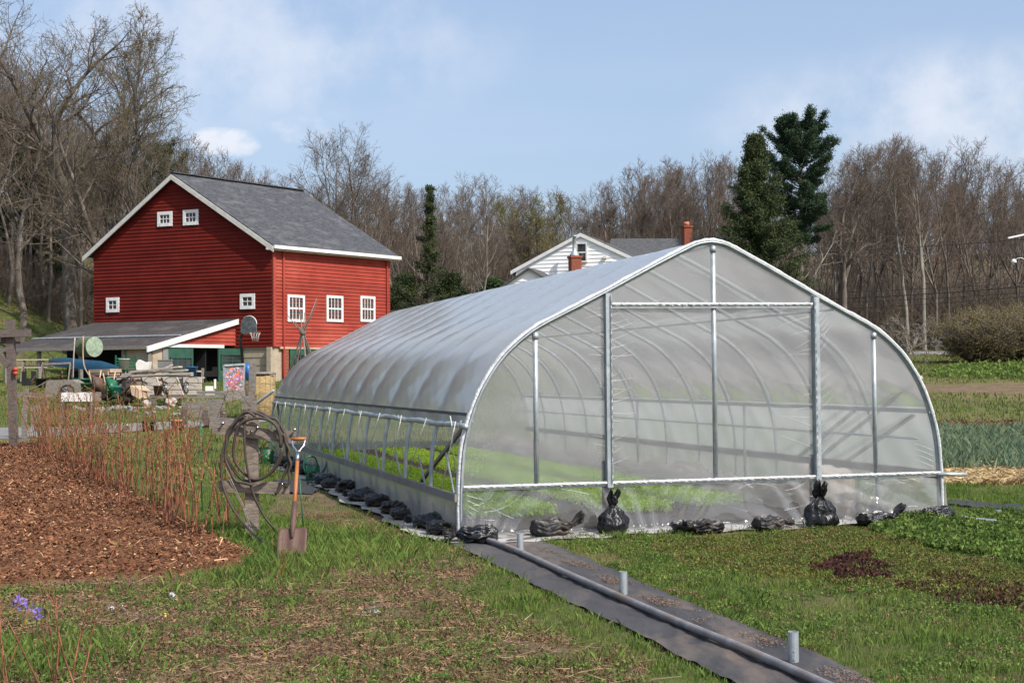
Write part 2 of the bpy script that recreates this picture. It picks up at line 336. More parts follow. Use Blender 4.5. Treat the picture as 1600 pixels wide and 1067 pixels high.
def prisms(P0, P1, r0, r1, k=3):
    """many tapered sticks at once -> V, F"""
    P0 = np.asarray(P0); P1 = np.asarray(P1); n = len(P0); D = P1-P0; D /= np.linalg.norm(D, axis=1)[:, None]+1e-9
    ref = np.where(np.abs(D[:, 2:3]) < .9, np.array([[0, 0, 1.]]), np.array([[1., 0, 0]])); A = np.cross(D, ref); A /= np.linalg.norm(A, axis=1)[:, None]; B = np.cross(D, A)
    V = np.zeros((n, 2*k, 3)); r0 = np.asarray(r0)[:, None]; r1 = np.asarray(r1)[:, None]
    for j in range(k):
        t = 2*math.pi*j/k; q = A*math.cos(t)+B*math.sin(t); V[:, j] = P0+q*r0; V[:, k+j] = P1+q*r1
    f = np.array([[j, (j+1) % k, k+(j+1) % k, k+j] for j in range(k)]); Fc = (np.arange(n)*2*k)[:, None, None]+f[None]
    return V.reshape(-1, 3), Fc.reshape(-1, 4)
def leaves(Pc, size, rng, up=0.0, el=1.0):
    """one rhombus leaf per centre -> V, F"""
    n = len(Pc); a = rng.normal(size=(n, 3)); a[:, 2] += up; a /= np.linalg.norm(a, axis=1)[:, None]; b = np.cross(a, rng.normal(size=(n, 3))); b /= np.linalg.norm(b, axis=1)[:, None]
    s = np.asarray(size)*rng.uniform(.6, 1.4, n); s = s[:, None]
    V = np.stack([Pc-a*s*el, Pc+b*s*.5, Pc+a*s*el, Pc-b*s*.5], 1).reshape(-1, 3)
    return V, np.arange(4*n).reshape(n, 4)
def inpoly(x, y, poly):
    x = np.asarray(x); y = np.asarray(y); r = np.zeros(x.shape, bool); n = len(poly)
    for i in range(n):
        x1, y1 = poly[i]; x2, y2 = poly[(i+1) % n]
        c = ((y1 > y) != (y2 > y)) & (x < (x2-x1)*(y-y1)/((y2-y1) if y2 != y1 else 1e-9)+x1); r ^= c
    return r
def gpoly(pts): return [tuple(at(a, b)[:2]) for a, b in pts]
# ================================================================ GROUND
rng = np.random.default_rng(7); random.seed(7)
def dense(pr, k=6):
    P = np.array(pr); out = []
    for i in range(len(P)-1):
        p0 = P[max(i-1, 0)]; p1 = P[i]; p2 = P[i+1]; p3 = P[min(i+2, len(P)-1)]
        for j in range(k):
            t = j/k; out.append(.5*((2*p1)+(-p0+p2)*t+(2*p0-5*p1+4*p2-p3)*t*t+(-p0+3*p1-3*p2+p3)*t**3))
    out.append(P[-1]); return np.array(out)
MULCH = gpoly([(-700, 700), (-300, 692), (62, 694), (110, 720), (190, 762), (270, 808), (345, 848), (395, 872), (365, 893), (250, 905), (100, 912), (-200, 930), (-900, 960)])
CLOTH = [tuple(p) for p in gpoly([(672, 838), (735, 866), (850, 925), (990, 992), (1132, 1066), (1290, 1150), (1400, 1210), (1500, 1150), (1385, 1080), (1225, 1005), (1075, 945), (935, 884), (830, 842), (760, 834)])]
LEEK = gpoly([(1440, 744), (1700, 742), (1700, 674), (1440, 672)])
STRAW = gpoly([(1440, 756), (1540, 758), (1700, 756), (1700, 738), (1440, 740)])
BROWNF = gpoly([(1415, 613), (1700, 619), (1760, 598), (1560, 598), (1430, 603)])
GREENS = gpoly([(1340, 822), (1420, 812), (1560, 808), (1760, 812), (1760, 890), (1600, 884), (1480, 862), (1400, 850)])
PURP = gpoly([(1290, 880), (1360, 872), (1400, 892), (1395, 912), (1320, 912), (1275, 900)])
PURP2 = gpoly([(1400, 920), (1500, 900), (1660, 935), (1660, 965), (1500, 950)])
MOSS = gpoly([(1020, 850), (1340, 828), (1480, 870), (1640, 900), (1640, 950), (1380, 925), (1180, 905), (1060, 880)])
BARE = [gpoly([(0, 940), (240, 930), (420, 985), (700, 1010), (960, 1010), (1080, 1060), (1000, 1110), (300, 1120), (0, 1030)]),
        gpoly([(520, 905), (720, 930), (900, 1000), (840, 1030), (600, 985), (380, 930)]),
        gpoly([(450, 762), (520, 772), (600, 806), (668, 838), (640, 850), (560, 832), (490, 815), (420, 800)])]
PATHP = gpoly([(-200, 700), (-200, 672), (60, 668), (250, 660), (420, 655), (420, 664), (330, 668), (200, 684), (40, 692)])
SIDE = [gp(-.42, -.35, 0)[:2], gp(.02, -.25, 0)[:2], gp(.02, GLEN+.2, 0)[:2], gp(-.40, GLEN+.2, 0)[:2]]
def masks(x, y):
    n1 = wob(x, y, .9); n2 = wob(x, y, 3.1, 2.0); jx = x+.10*wob(x, y, 5, 1)+.05*wob(x, y, 17, 3); jy = y+.16*wob(y, x, 5, 4)+.06*wob(y, x, 16, 1)
    green = np.clip(.78+.35*n1+.25*n2, .15, 1); mul = inpoly(jx, jy, MULCH).astype(float); bare = np.zeros_like(x)
    for P in BARE: bare = np.maximum(bare, inpoly(jx+.2*n1, jy+.3*n2, P)*np.clip(.68+.55*n2+.3*n1, 0, 1))
    bare = np.maximum(bare, sm(.5, .0, np.abs(side_dist(x, y)))*.4); gin = side_dist(x, y) < -.2
    bare = np.where(gin, 1, bare)
    left = (x < .09*y-1.3) & (y < 12.5); bare = np.where(left & (mul == 0), np.maximum(bare, np.clip(.60+.8*n2+.6*wob(x, y, 1.7, 5), 0, .98)), bare)
    bare = np.where(inpoly(x, y, CLOTH), .9, bare); straw = inpoly(jx, jy, STRAW).astype(float); bf = inpoly(x+2*n1, y+n2, BROWNF).astype(float)
    leekm = inpoly(x, y, LEEK).astype(float); bare = np.maximum(bare, np.maximum(bf*.95, leekm*.7)); moss = inpoly(jx, jy, MOSS)*np.clip(.6+.5*n2, 0, 1)
    fw = sm(97, 104, y+.1*np.abs(x))*1.0; fw = np.maximum(fw, sm(28, 40, -x)*sm(80, 96, y)*.85)
    # farther field on the right: patchy cover
    far = sm(30, 45, y)*sm(5, 15, x)*(1-sm(88, 92, y)); bare = np.maximum(bare, far*np.clip(.25+.6*n1, 0, .8))
    green = green*(1-bare)*(1-mul)*(1-straw)
    return green, mul, bare, fw, moss, straw
ys = np.concatenate([np.linspace(-25, 3.4, 18), np.geomspace(3.5, 20, 330), np.geomspace(20.2, 130, 220), np.geomspace(133, 900, 45)])
us = np.linspace(-1, 1, 420); us = np.sign(us)*(np.abs(us)**1.25)
hw = np.maximum(14, .8*ys+8)
GX = us[None, :]*hw[:, None]; GY = np.repeat(ys[:, None], len(us), 1)
GZ = GH(GX, GY)
gr_, mu_, ba_, fw_, mo_, st_ = masks(GX.ravel(), GY.ravel())
nearb = np.clip(side_dist(GX, GY)/.6, 0, 1)*(GY < 60)*(GY > 2)
incl = inpoly(GX.ravel(), GY.ravel(), CLOTH).reshape(GX.shape)
GZ = GZ+nearb*np.where(incl, 0, 1)*(.018*wob(GX, GY, 2.3)+.010*wob(GX, GY, 8, 3)) + nearb*mu_.reshape(GX.shape)*(.035+.02*wob(GX, GY, 12, 1))-.01*incl - .02*(side_dist(GX, GY) < -.3)
n_, m_ = GX.shape; idx = np.arange(n_*m_).reshape(n_, m_)
FQ = np.stack([idx[:-1, :-1], idx[:-1, 1:], idx[1:, 1:], idx[1:, :-1]], -1).reshape(-1, 4)
def gmat():
    m = bpy.data.materials.new('ground'); MATS['ground'] = m; m.use_nodes = True; T = m.node_tree; n = T.nodes; l = T.links; b = n['Principled BSDF']
    b.inputs['Roughness'].default_value = .95; b.inputs['Specular IOR Level'].default_value = .15
    tcn = n.new('ShaderNodeTexCoord')
    def noise(s, d=8, r=.65):
        q = n.new('ShaderNodeTexNoise'); q.inputs['Scale'].default_value = s; q.inputs['Detail'].default_value = d; q.inputs['Roughness'].default_value = r; l.new(tcn.outputs['Object'], q.inputs['Vector']); return q.outputs['Fac']
    def mr(f, a, c, x=0, y=1):
        q = n.new('ShaderNodeMapRange'); l.new(f, q.inputs[0])
        for i, v in zip((1, 2, 3, 4), (a, c, x, y)): q.inputs[i].default_value = v
        return q.outputs[0]
    def mx(f, a, c):
        q = n.new('ShaderNodeMix'); q.data_type = 'RGBA'; l.new(f, q.inputs[0])
        for i, v in ((6, a), (7, c)):
            if isinstance(v, tuple): q.inputs[i].default_value = (*v, 1)
            else: l.new(v, q.inputs[i])
        return q.outputs[2]
    def mul(a, c):
        q = n.new('ShaderNodeMath'); q.operation = 'MULTIPLY'; q.use_clamp = True; l.new(a, q.inputs[0])
        if isinstance(c, float): q.inputs[1].default_value = c
        else: l.new(c, q.inputs[1])
        return q.outputs[0]
    A = n.new('ShaderNodeAttribute'); A.attribute_name = 'cover'; s1 = n.new('ShaderNodeSeparateColor'); l.new(A.outputs['Color'], s1.inputs[0])
    B = n.new('ShaderNodeAttribute'); B.attribute_name = 'litter'; s2 = n.new('ShaderNodeSeparateColor'); l.new(B.outputs['Color'], s2.inputs[0])
    soil = mx(mr(noise(7), .38, .62), (.095, .058, .040), (.22, .145, .10)); soil = mx(mr(noise(60, 3), .5, .66), soil, (.28, .20, .14)); soil = mx(mr(noise(1.7, 3), .48, .6), soil, (.13, .10, .045))
    grn = mx(mr(noise(2.2), .35, .65), (.065, .10, .022), (.125, .135, .04)); grn = mx(mr(noise(28, 4), .45, .65), grn, (.06, .10, .02)); grn = mx(mr(noise(.12, 4), .48, .64), grn, (.19, .165, .062))
    mulc = mx(mr(noise(40, 5), .35, .65), (.11, .045, .022), (.21, .09, .042)); mulc = mx(mr(noise(.9), .4, .6), mulc, (.19, .085, .042))
    lit = mx(mr(noise(.5), .35, .65), (.155, .105, .075), (.10, .072, .05)); lit = mx(mr(noise(.09, 3), .5, .7), lit, (.12, .13, .045))
    st = mx(mr(noise(20, 4), .35, .65), (.50, .37, .20), (.36, .25, .13)); mo = (.17, .17, .04)
    c = mx(mul(s1.outputs[0], mr(noise(9, 5), .25, .55, .55, 1.2)), soil, grn); c = mx(mul(s2.outputs[1], .7), c, mo); c = mx(s1.outputs[1], c, mulc); c = mx(s2.outputs[0], c, lit); c = mx(s2.outputs[2], c, st)
    l.new(c, b.inputs['Base Color']); bn = n.new('ShaderNodeBump'); bn.inputs['Strength'].default_value = .9; bn.inputs['Distance'].default_value = .03
    l.new(noise(22, 8, .75), bn.inputs['Height']); l.new(bn.outputs[0], b.inputs['Normal'])
gmat()
g_ = fast_mesh('ground', np.stack([GX.ravel(), GY.ravel(), GZ.ravel()], 1), FQ, 'ground'); g_.data.shade_smooth()
a1 = g_.data.color_attributes.new('cover', 'FLOAT_COLOR', 'POINT'); a1.data.foreach_set('color', np.stack([gr_, mu_, ba_, np.ones_like(gr_)], 1).astype(np.float32).ravel())
a2 = g_.data.color_attributes.new('litter', 'FLOAT_COLOR', 'POINT'); a2.data.foreach_set('color', np.stack([fw_, mo_, st_, np.ones_like(gr_)], 1).astype(np.float32).ravel())
tag(g_, kind='structure')
def gz(x, y): return GH(x, y)
# road beyond the field
rd = MB(); A = []
for x in np.linspace(-60, 90, 60):
    A.append([(x, y, float(GH(x, 92))+.10+(.0 if 90 <= y <= 95 else -.25)) for y in (89.4, 90, 95, 95.6)])
rd.grid(A); tag(build(rd, 'road', 'asphalt'), kind='structure')
pt = MB(); P = [tuple(at(a, b, .012)) for a, b in [(-260, 672), (60, 667), (250, 659), (420, 652), (424, 658), (300, 668), (60, 683), (-260, 694)]]
pt.add(P, [(0, 1, 6, 7), (1, 2, 5, 6), (2, 3, 4, 5)]); tag(build(pt, 'path', 'concrete'), kind='structure')
# ---------------------------------------------------------------- grass blades (stuff)
def blades(n, ymin, ymax, hmin, hmax, wid, dens, seed, xw=.48, lean=.5):
    r = np.random.default_rng(seed); y = ymin*(ymax/ymin)**r.random(n)  # denser near
    y = np.sqrt(ymin**2+(ymax**2-ymin**2)*r.random(n)**1.35); x = (r.random(n)*2-1)*(xw*y+1.0)
    k = dens(x, y) > r.random(n); x, y = x[k], y[k]; n = len(x)
    tuft = .65+.5*np.clip(wob(x, y, 2.6, 1)+.3, 0, 1); h = r.uniform(hmin, hmax, n)*tuft; wd = wid*(.6+.8*r.random(n))*(1+y/30)
    t = r.random(n)*2*np.pi; lx, ly = np.cos(t)*h*lean*r.random(n), np.sin(t)*h*lean*r.random(n); z = GH(x, y); t2 = r.random(n)*2*np.pi; wx, wy = np.cos(t2)*wd, np.sin(t2)*wd
    V = np.stack([np.stack([x-wx, y-wy, z-.01], 1), np.stack([x+wx, y+wy, z-.01], 1), np.stack([x+wx*.7+lx*.35, y+wy*.7+ly*.35, z+h*.6], 1), np.stack([x+lx, y+ly, z+h], 1)], 1)
    return V.reshape(-1, 3), np.arange(4*n).reshape(n, 4)
def clear(x, y):
    k = (side_dist(x, y) > .05) & ~inpoly(x, y, CLOTH) & ~inpoly(x, y, MULCH) & ~inpoly(x, y, PATHP) & ~inpoly(x, y, SIDE)
    return k
def dens_green(x, y):
    g, mu, ba, fw, mo, st = masks(x, y); rt = (x > .09*y-1.3); d = np.clip(g*1.3, 0, 1)**1.4
    d = np.where(rt, np.maximum(d, .3), d*.8); d = np.where(mo > .3, d*.5, d)
    return d*clear(x, y)*(~inpoly(x, y, LEEK))*(~inpoly(x, y, STRAW))
V, Fc = blades(800000, 4.2, 21, .018, .055, .0013, dens_green, 3)
tag(fast_mesh('grass', V, Fc, 'grass'), 'short green lawn grass around the plastic tunnel', 'grass', kind='stuff')
def dens_tall(x, y):   # long tufts round the hose post and spade, and at the far left bottom
    c1 = at(440, 880)[:2]; c2 = at(30, 1035)[:2]; c3 = at(540, 865)[:2]; c4 = at(380, 840)[:2]
    d = np.zeros_like(x)
    for c, sx, sy in ((c1, .7, 1.1), (c2, .45, .5), (c3, .8, 1.2), (c4, .45, 1.3)): d = np.maximum(d, np.exp(-((x-c[0])/sx)**2-((y-c[1])/sy)**2))
    return d*clear(x, y)
def blades_box(n, x0, x1, y0, y1, hmin, hmax, wid, dens, seed, lean=.5):
    r = np.random.default_rng(seed); x = r.uniform(x0, x1, n); y = r.uniform(y0, y1, n); k = dens(x, y) > r.random(n); x, y = x[k], y[k]; n = len(x)
    h = r.uniform(hmin, hmax, n); wd = wid*(.6+.8*r.random(n)); t = r.random(n)*6.283; lx, ly = np.cos(t)*h*lean*r.random(n), np.sin(t)*h*lean*r.random(n)
    z = GH(x, y); t2 = r.random(n)*6.283; wx, wy = np.cos(t2)*wd, np.sin(t2)*wd
    V = np.stack([np.stack([x-wx, y-wy, z-.01], 1), np.stack([x+wx, y+wy, z-.01], 1), np.stack([x+wx*.7+lx*.35, y+wy*.7+ly*.35, z+h*.6], 1), np.stack([x+lx, y+ly, z+h], 1)], 1)
    return V.reshape(-1, 3), np.arange(4*n).reshape(n, 4)
V, Fc = blades_box(80000, -5, 0, 5.5, 15, .04, .12, .0015, dens_tall, 5, .8)
tag(fast_mesh('grass_tufts', V, Fc, 'grass'), 'longer grass tufts round the hose post and by the mulch', 'grass', kind='stuff')
def dens_clump(x, y):
    g, mu, ba, fw, mo, st = masks(x, y); c = np.clip(wob(x, y, 4.5, 2)*1.6+wob(y, x, 9, 5)-.35, 0, 1); return c*clear(x, y)*np.clip(g+.15, 0, 1)*(~inpoly(x, y, GREENS))*(mo < .8)
V, Fc = blades(330000, 4.2, 19, .035, .095, .0015, dens_clump, 13, lean=.9); tag(fast_mesh('grass_clumps', V, Fc, 'grass'), 'rough clumps of longer grass through the lawn', 'grass', kind='stuff')
leafmat('moss_leaf', (.17, .17, .04), (.11, .12, .03), 2, .3, .5)
def dens_dry(x, y):
    g, mu, ba, fw, mo, st = masks(x, y); return np.clip(ba*.9+.12, 0, .95)*clear(x, y)*((x < .09*y+.2) | (mo > .2))
V, Fc = blades(420000, 4.2, 16, .010, .034, .0011, dens_dry, 9, lean=2.6)
tag(fast_mesh('dry_grass', V, Fc, 'grass_dry'), 'dry straw coloured stalks lying over the bare patches', 'dry grass', kind='stuff')
V, Fc = blades(190000, 21, 90, .06, .16, .007, lambda x, y: np.clip(masks(x, y)[0]+.15, 0, 1)*clear(x, y)*(~inpoly(x, y, LEEK))*(~inpoly(x, y, STRAW))*(~inpoly(x, y, BROWNF)), 11, .5)
tag(fast_mesh('field_grass', V, Fc, 'grass_far'), 'rough pasture grass beyond the tunnel and before the barn', 'grass', kind='stuff')
# wood chips
def chips(n, dens, seed, m, name, label, smin=.008, smax=.035, y0=4.2, y1=34, x0=-20, x1=3, pw=1.6, cat='wood chips', lift=.04, thin=1.0):
    r = np.random.default_rng(seed); y = y0+(y1-y0)*r.random(n)**pw; x = x0+(x1-x0)*r.random(n); k = (dens(x, y) > r.random(n)) & (np.abs(x) < .42*y+.8); x, y = x[k], y[k]; n = len(x)
    s = r.uniform(smin, smax, n)*(1+y/40); t = r.random(n)*6.283; el = r.uniform(.25, .6, n)*thin; tilt = r.normal(0, .35, (n, 2)); ax = np.stack([np.cos(t), np.sin(t), tilt[:, 0]], 1)*s[:, None]; bx = np.stack([-np.sin(t), np.cos(t), tilt[:, 1]], 1)*(s*el)[:, None]
    c = np.stack([x, y, GH(x, y)+lift*r.random(n)+.012], 1)+0
    V = np.stack([c-ax-bx, c+ax-bx*.7, c+ax*.9+bx, c-ax*.8+bx*.8], 1).reshape(-1, 3); return tag(fast_mesh(name, V, np.arange(4*n).reshape(n, 4), m), label, cat, kind='stuff')
mdens = lambda x, y: masks(x, y)[1]
chips(560000, mdens, 21, 'chip', 'wood_chips', 'red brown shredded wood mulch spread over the bed', .004, .018, pw=1.5, x0=-14, x1=0, lift=.075)
chips(9000, lambda x, y: mdens(x, y)*(wob(x, y, 1.3)>-.3), 25, 'chip_pale', 'wood_shreds', 'long pale shreds of wood on the red brown mulch', .016, .045, pw=1.5, x0=-14, x1=0, lift=.085, thin=.25)
chips(60000, lambda x, y: np.clip(1.2-4*np.abs(masks(x+.0, y+.35)[1]-.5), 0, 1)*.0+((masks(x, y+.45)[1]+masks(x-.3, y)[1]) > 0)*(masks(x, y)[1] == 0)*.18*clear(x, y), 26, 'chip', 'spilled_chips', 'red brown chips spilled from the mulch into the grass', .004, .016, pw=1.3, x0=-14, x1=0, lift=.03)
chips(30000, mdens, 22, 'chip_pale', 'pale_chips', 'pale fresh chips scattered over the red brown mulch', .005, .014, pw=1.5, x0=-14, x1=0, lift=.085)
ddens = lambda x, y: masks(x, y)[2]*.75*clear(x, y)*(x < .1*y) + .25*clear(x, y)*(x < -.02*y)*(1-masks(x, y)[1])
chips(200000, ddens, 23, 'debris', 'leaf_litter', 'brown leaf bits and twigs over the bare patches', .003, .011, y1=14, pw=1.2, x0=-6, x1=2, lift=.02, cat='litter')
def stalks(n, dens, seed, m, name, label, cat, l0=.04, l1=.16):
    r = np.random.default_rng(seed); y = 4.3+11*r.random(n)**1.4; x = r.uniform(-5, 4, n); k = dens(x, y) > r.random(n); x, y = x[k], y[k]; n = len(x); a = r.random(n)*6.283; L_ = r.uniform(l0, l1, n)
    P0 = np.stack([x, y, GH(x, y)+r.uniform(.012, .03, n)], 1); P1 = P0+np.stack([np.cos(a)*L_, np.sin(a)*L_, r.normal(0, .012, n)+.008], 1); V, Fc = prisms(P0, P1, r.uniform(.0010, .0022, n), r.uniform(.0006, .0014, n), 3); return tag(fast_mesh(name, V, Fc, m), label, cat, kind='stuff')
stalks(9000, lambda x, y: np.clip(masks(x, y)[2]-.2, 0, 1)*clear(x, y)*(x < .12*y), 61, 'straw', 'dead_stalks', 'thin pale dead stalks strewn over the foreground', 'stalks')
stalks(1500, lambda x, y: mdens(x, y), 62, 'straw', 'mulch_twigs', 'pale twigs lying on the mulch bed', 'twigs')
# small pebbles and clods on the open soil by the cloth
# ---------------------------------------------------------------- black cloth, straw, leeks, greens
def sheet_poly(poly, z, name, m, res=.09, amp=.006, parent=None):
    P = np.array(poly); x0, y0 = P.min(0); x1, y1 = P.max(0); xs_ = np.arange(x0, x1+res, res); ys_ = np.arange(y0, y1+res, res); X, Y = np.meshgrid(xs_, ys_)
    ins = inpoly(X+.02*wob(X, Y, 7), Y+.05*wob(Y, X, 5), poly); i = np.arange(X.size).reshape(X.shape); q = ins[:-1, :-1] & ins[1:, :-1] & ins[:-1, 1:] & ins[1:, 1:]
    Fq = np.stack([i[:-1, :-1][q], i[:-1, 1:][q], i[1:, 1:][q], i[1:, :-1][q]], 1); used = np.unique(Fq); mp = np.full(X.size, -1); mp[used] = np.arange(len(used))
    Z = GH(X, Y)+z+amp*wob(X, Y, 6)+amp*.7*wob(X, Y, 17, 2)
    o = fast_mesh(name, np.stack([X.ravel(), Y.ravel(), Z.ravel()], 1)[used], mp[Fq], m, parent=parent, loc=(float(P[:, 0].mean()), float(P[:, 1].mean()), 0) if parent is None else (0, 0, 0)); o.data.shade_smooth(); return o
def loft(L1, R1, name, m, n=260, k=26, z=.02, amp=.007):
    A1 = dense([tuple(p) for p in L1], 12); B1 = dense([tuple(p) for p in R1], 12); res_ = []
    rs_ = lambda P, u: np.array([np.interp(u, np.linspace(0, 1, len(P)), P[:, i]) for i in (0, 1)])
    for i in range(n+1):
        u = i/n; a = rs_(A1, u); b = rs_(B1, u); e = .005*math.sin(u*31)+.0035*math.sin(u*93+1)+.0015*math.sin(u*311); row = []
        for j in range(k+1):
            t = j/k; q = a*(1-t)+b*t+(b-a)*(e*(1-2*t)*(abs(1-2*t)**4))/max(np.linalg.norm(b-a), .1)*3; lift = .007*math.exp(-t/.03)*max(0, math.sin(u*37+1))+.006*math.exp(-(1-t)/.03)*max(0, math.sin(u*29))
            row.append((q[0], q[1], float(GH(*q))+z+amp*float(wob(q[0], q[1], 5))+amp*.6*float(wob(q[0], q[1], 13, 2))+lift))
        res_.append(row)
    mb = MB(); mb.grid(res_); return build(mb, name, m, smooth=True, loc=(float(A1[len(A1)//2][0]), float(A1[len(A1)//2][1]), 0))
CL_L = gpoly([(672, 838), (735, 866), (850, 925), (990, 992), (1132, 1066), (1290, 1150), (1400, 1210)]); CL_R = gpoly([(760, 834), (830, 842), (935, 884), (1075, 945), (1225, 1005), (1385, 1080), (1500, 1150)])
cl = loft(CL_L, CL_R, 'landscape_cloth', 'cloth')
tag(cl, 'long strip of dusty black woven ground cloth running to the bottom edge', 'ground cloth')
SPILL = gpoly([(826, 852), (900, 878), (1010, 925), (1160, 988), (1290, 1040), (1400, 1090), (1330, 1085), (1220, 1035), (1100, 985), (960, 920), (850, 868)])
SP = []
def spill_d(x, y): return inpoly(x, y, SPILL)*np.clip(.12+1.0*wob(x, y, 3.2, 4), 0, 1)
r = np.random.default_rng(4); n = 700000; x = r.uniform(-1, 4, n); y = r.uniform(4, 15, n); k = spill_d(x, y) > r.random(n); x, y = x[k], y[k]
Pc = np.stack([x, y, GH(x, y)+.030+.006*r.random(len(x))], 1); s = r.uniform(.0015, .0045, len(x)); ang = r.random(len(x))*6.28
ax = np.stack([np.cos(ang)*s, np.sin(ang)*s, 0*s], 1); bx = np.stack([-np.sin(ang)*s, np.cos(ang)*s, 0*s+.002], 1)
mat('spill', (.20, .135, .095), (.14, .09, .062), 3, .95, isl=.2)
tag(fast_mesh('spilled_soil', np.stack([Pc-ax-bx, Pc+ax-bx, Pc+ax+bx, Pc-ax+bx], 1).reshape(-1, 3), np.arange(4*len(x)).reshape(-1, 4), 'spill'), 'pale soil spilled over the black cloth beside the pipe', 'soil', kind='stuff')
cl2 = sheet_poly(gpoly([(1380, 800), (1468, 790), (1600, 803), (1720, 812), (1720, 800), (1600, 792), (1480, 782), (1470, 788)]), .03, 'ground_cloth', 'cloth_black', .08, .012)
tag(cl2, 'black ground cloth lying beyond the right corner of the tunnel', 'ground cloth')
cl3 = sheet_poly(gpoly([(425, 752), (480, 750), (503, 765), (492, 775), (430, 772)]), .03, 'ground_cloth', 'cloth_black', .06, .02)
tag(cl3, 'crumpled dark plastic sheet on the path behind the spade', 'ground cloth')
# leeks
def blades_poly(poly, n, hmin, hmax, wid, seed, m, name, label, cat, lean=.4, rows=None, kind='stuff', z=0.0):
    P = np.array(poly); r = np.random.default_rng(seed); x = r.uniform(P[:, 0].min(), P[:, 0].max(), n); y = r.uniform(P[:, 1].min(), P[:, 1].max(), n)
    if rows: y = np.round(y/rows)*rows+r.normal(0, rows*.12, n)
    k = inpoly(x, y, poly); x, y = x[k], y[k]; n = len(x); h = r.uniform(hmin, hmax, n); wd = wid*(.6+.8*r.random(n)); t = r.random(n)*6.283; lx, ly = np.cos(t)*h*lean*r.random(n), np.sin(t)*h*lean*r.random(n)
    zz = GH(x, y)+z; t2 = r.random(n)*6.283; wx, wy = np.cos(t2)*wd, np.sin(t2)*wd
    V = np.stack([np.stack([x-wx, y-wy, zz-.01], 1), np.stack([x+wx, y+wy, zz-.01], 1), np.stack([x+wx*.7+lx*.35, y+wy*.7+ly*.35, zz+h*.65], 1), np.stack([x+lx, y+ly, zz+h], 1)], 1).reshape(-1, 3)
    return tag(fast_mesh(name, V, np.arange(4*n).reshape(n, 4), m), label, cat, kind=kind)
blades_poly(LEEK, 22000, .10, .30, .008, 31, 'leek', 'leeks', 'blue green leeks standing in a dense field strip', 'leeks', .7, rows=.75)
blades_poly(STRAW, 14000, .02, .12, .008, 32, 'straw', 'straw', 'pale straw strip in front of the leeks', 'straw', 3.5)
blades_poly(LEEK, 15000, .02, .16, .008, 33, 'straw', 'straw_mulch', 'straw mulch between the leek rows', 'straw', 3.0)
def leafpatch(poly, n, size, hgt, seed, m, name, label, cat, clump=0):
    P = np.array(poly); r = np.random.default_rng(seed); x = r.uniform(P[:, 0].min(), P[:, 0].max(), n); y = r.uniform(P[:, 1].min(), P[:, 1].max(), n)
    k = inpoly(x+.15*wob(x, y, 4), y+.2*wob(x, y, 3, 2), poly); x, y = x[k], y[k]; hh = hgt*(.5+.6*np.clip(wob(x, y, 6), -.6, 1)); hh = np.maximum(hh, .03)
    Pc = np.stack([x, y, GH(x, y)+.02+hh*r.random(len(x))**.6], 1); V, Fc = leaves(Pc, size, r, 1.2, .8); return tag(fast_mesh(name, V, Fc, m), label, cat, kind='stuff')
leafpatch(GREENS, 60000, .026, .10, 41, 'greens', 'leafy_greens', 'broad leaved green cover crop at the right edge', 'greens')
leafpatch(PURP, 4500, .02, .07, 42, 'purple_leaf', 'purple_weeds', 'dark burgundy low weeds in the lawn', 'weeds')
leafpatch(PURP2, 2800, .018, .05, 43, 'purple_leaf', 'reddish_weeds', 'thin reddish weeds right of the burgundy patch', 'weeds')
leafpatch(MOSS, 45000, .012, .05, 44, 'moss_leaf', 'yellow_weeds', 'yellow green low weeds across the lawn by the tunnel', 'weeds')
leafpatch(gpoly([(1560, 594), (1760, 596), (1760, 574), (1500, 574), (1440, 590)]), 9000, .10, .5, 45, 'greens', 'hedge_weeds', 'bright green weeds at the foot of the far bush', 'weeds')
leafpatch(gpoly([(1430, 672), (1720, 674), (1720, 662), (1430, 660)]), 5000, .04, .12, 46, 'debris', 'dead_weeds', 'brown dead weeds in a row behind the leeks', 'weeds')
WEED = gpoly([(0, 925), (420, 900), (900, 1000), (1100, 1090), (900, 1200), (0, 1200)])
def clumps(poly, n, per, size, hgt, seed, m, name, label, cat):
    P = np.array(poly); r = np.random.default_rng(seed); x = r.uniform(P[:, 0].min(), P[:, 0].max(), n); y = r.uniform(P[:, 1].min(), P[:, 1].max(), n); k = inpoly(x, y, poly) & (wob(x, y, 2.2, 3) > -.15) & clear(x, y); x, y = x[k], y[k]
    rad = r.uniform(.02, .09, len(x)); X = np.repeat(x, per)+np.repeat(rad, per)*r.normal(0, .6, len(x)*per); Y = np.repeat(y, per)+np.repeat(rad, per)*r.normal(0, .6, len(x)*per)
    Pc = np.stack([X, Y, GH(X, Y)+.012+hgt*r.random(len(X))], 1); V, Fc = leaves(Pc, size, r, .8, 1.1); return tag(fast_mesh(name, V, Fc, m), label, cat, kind='stuff')
clumps(WEED, 1500, 26, .010, .035, 81, 'greens', 'weed_clumps', 'low green weed clumps over the bare foreground', 'weeds')
clumps(WEED, 900, 22, .008, .02, 82, 'debris', 'dead_leaf_clumps', 'brown dead leaf clumps over the bare foreground', 'litter')
LAWN = gpoly([(830, 840), (1330, 830), (1640, 900), (1700, 1100), (1450, 1120), (1100, 960)])
clumps(LAWN, 2600, 24, .010, .045, 83, 'greens', 'lawn_weeds', 'broad leaved weeds dotted through the lawn beside the cloth', 'weeds')
clumps(LAWN, 700, 20, .009, .02, 84, 'debris', 'lawn_litter', 'brown dead leaves lying in the lawn beside the cloth', 'litter')
clumps(gpoly([(1020, 850), (1340, 828), (1640, 900), (1640, 950), (1380, 925), (1060, 880)]), 1500, 22, .010, .035, 85, 'debris', 'moss_litter', 'brown stalks among the yellow green weeds', 'litter')
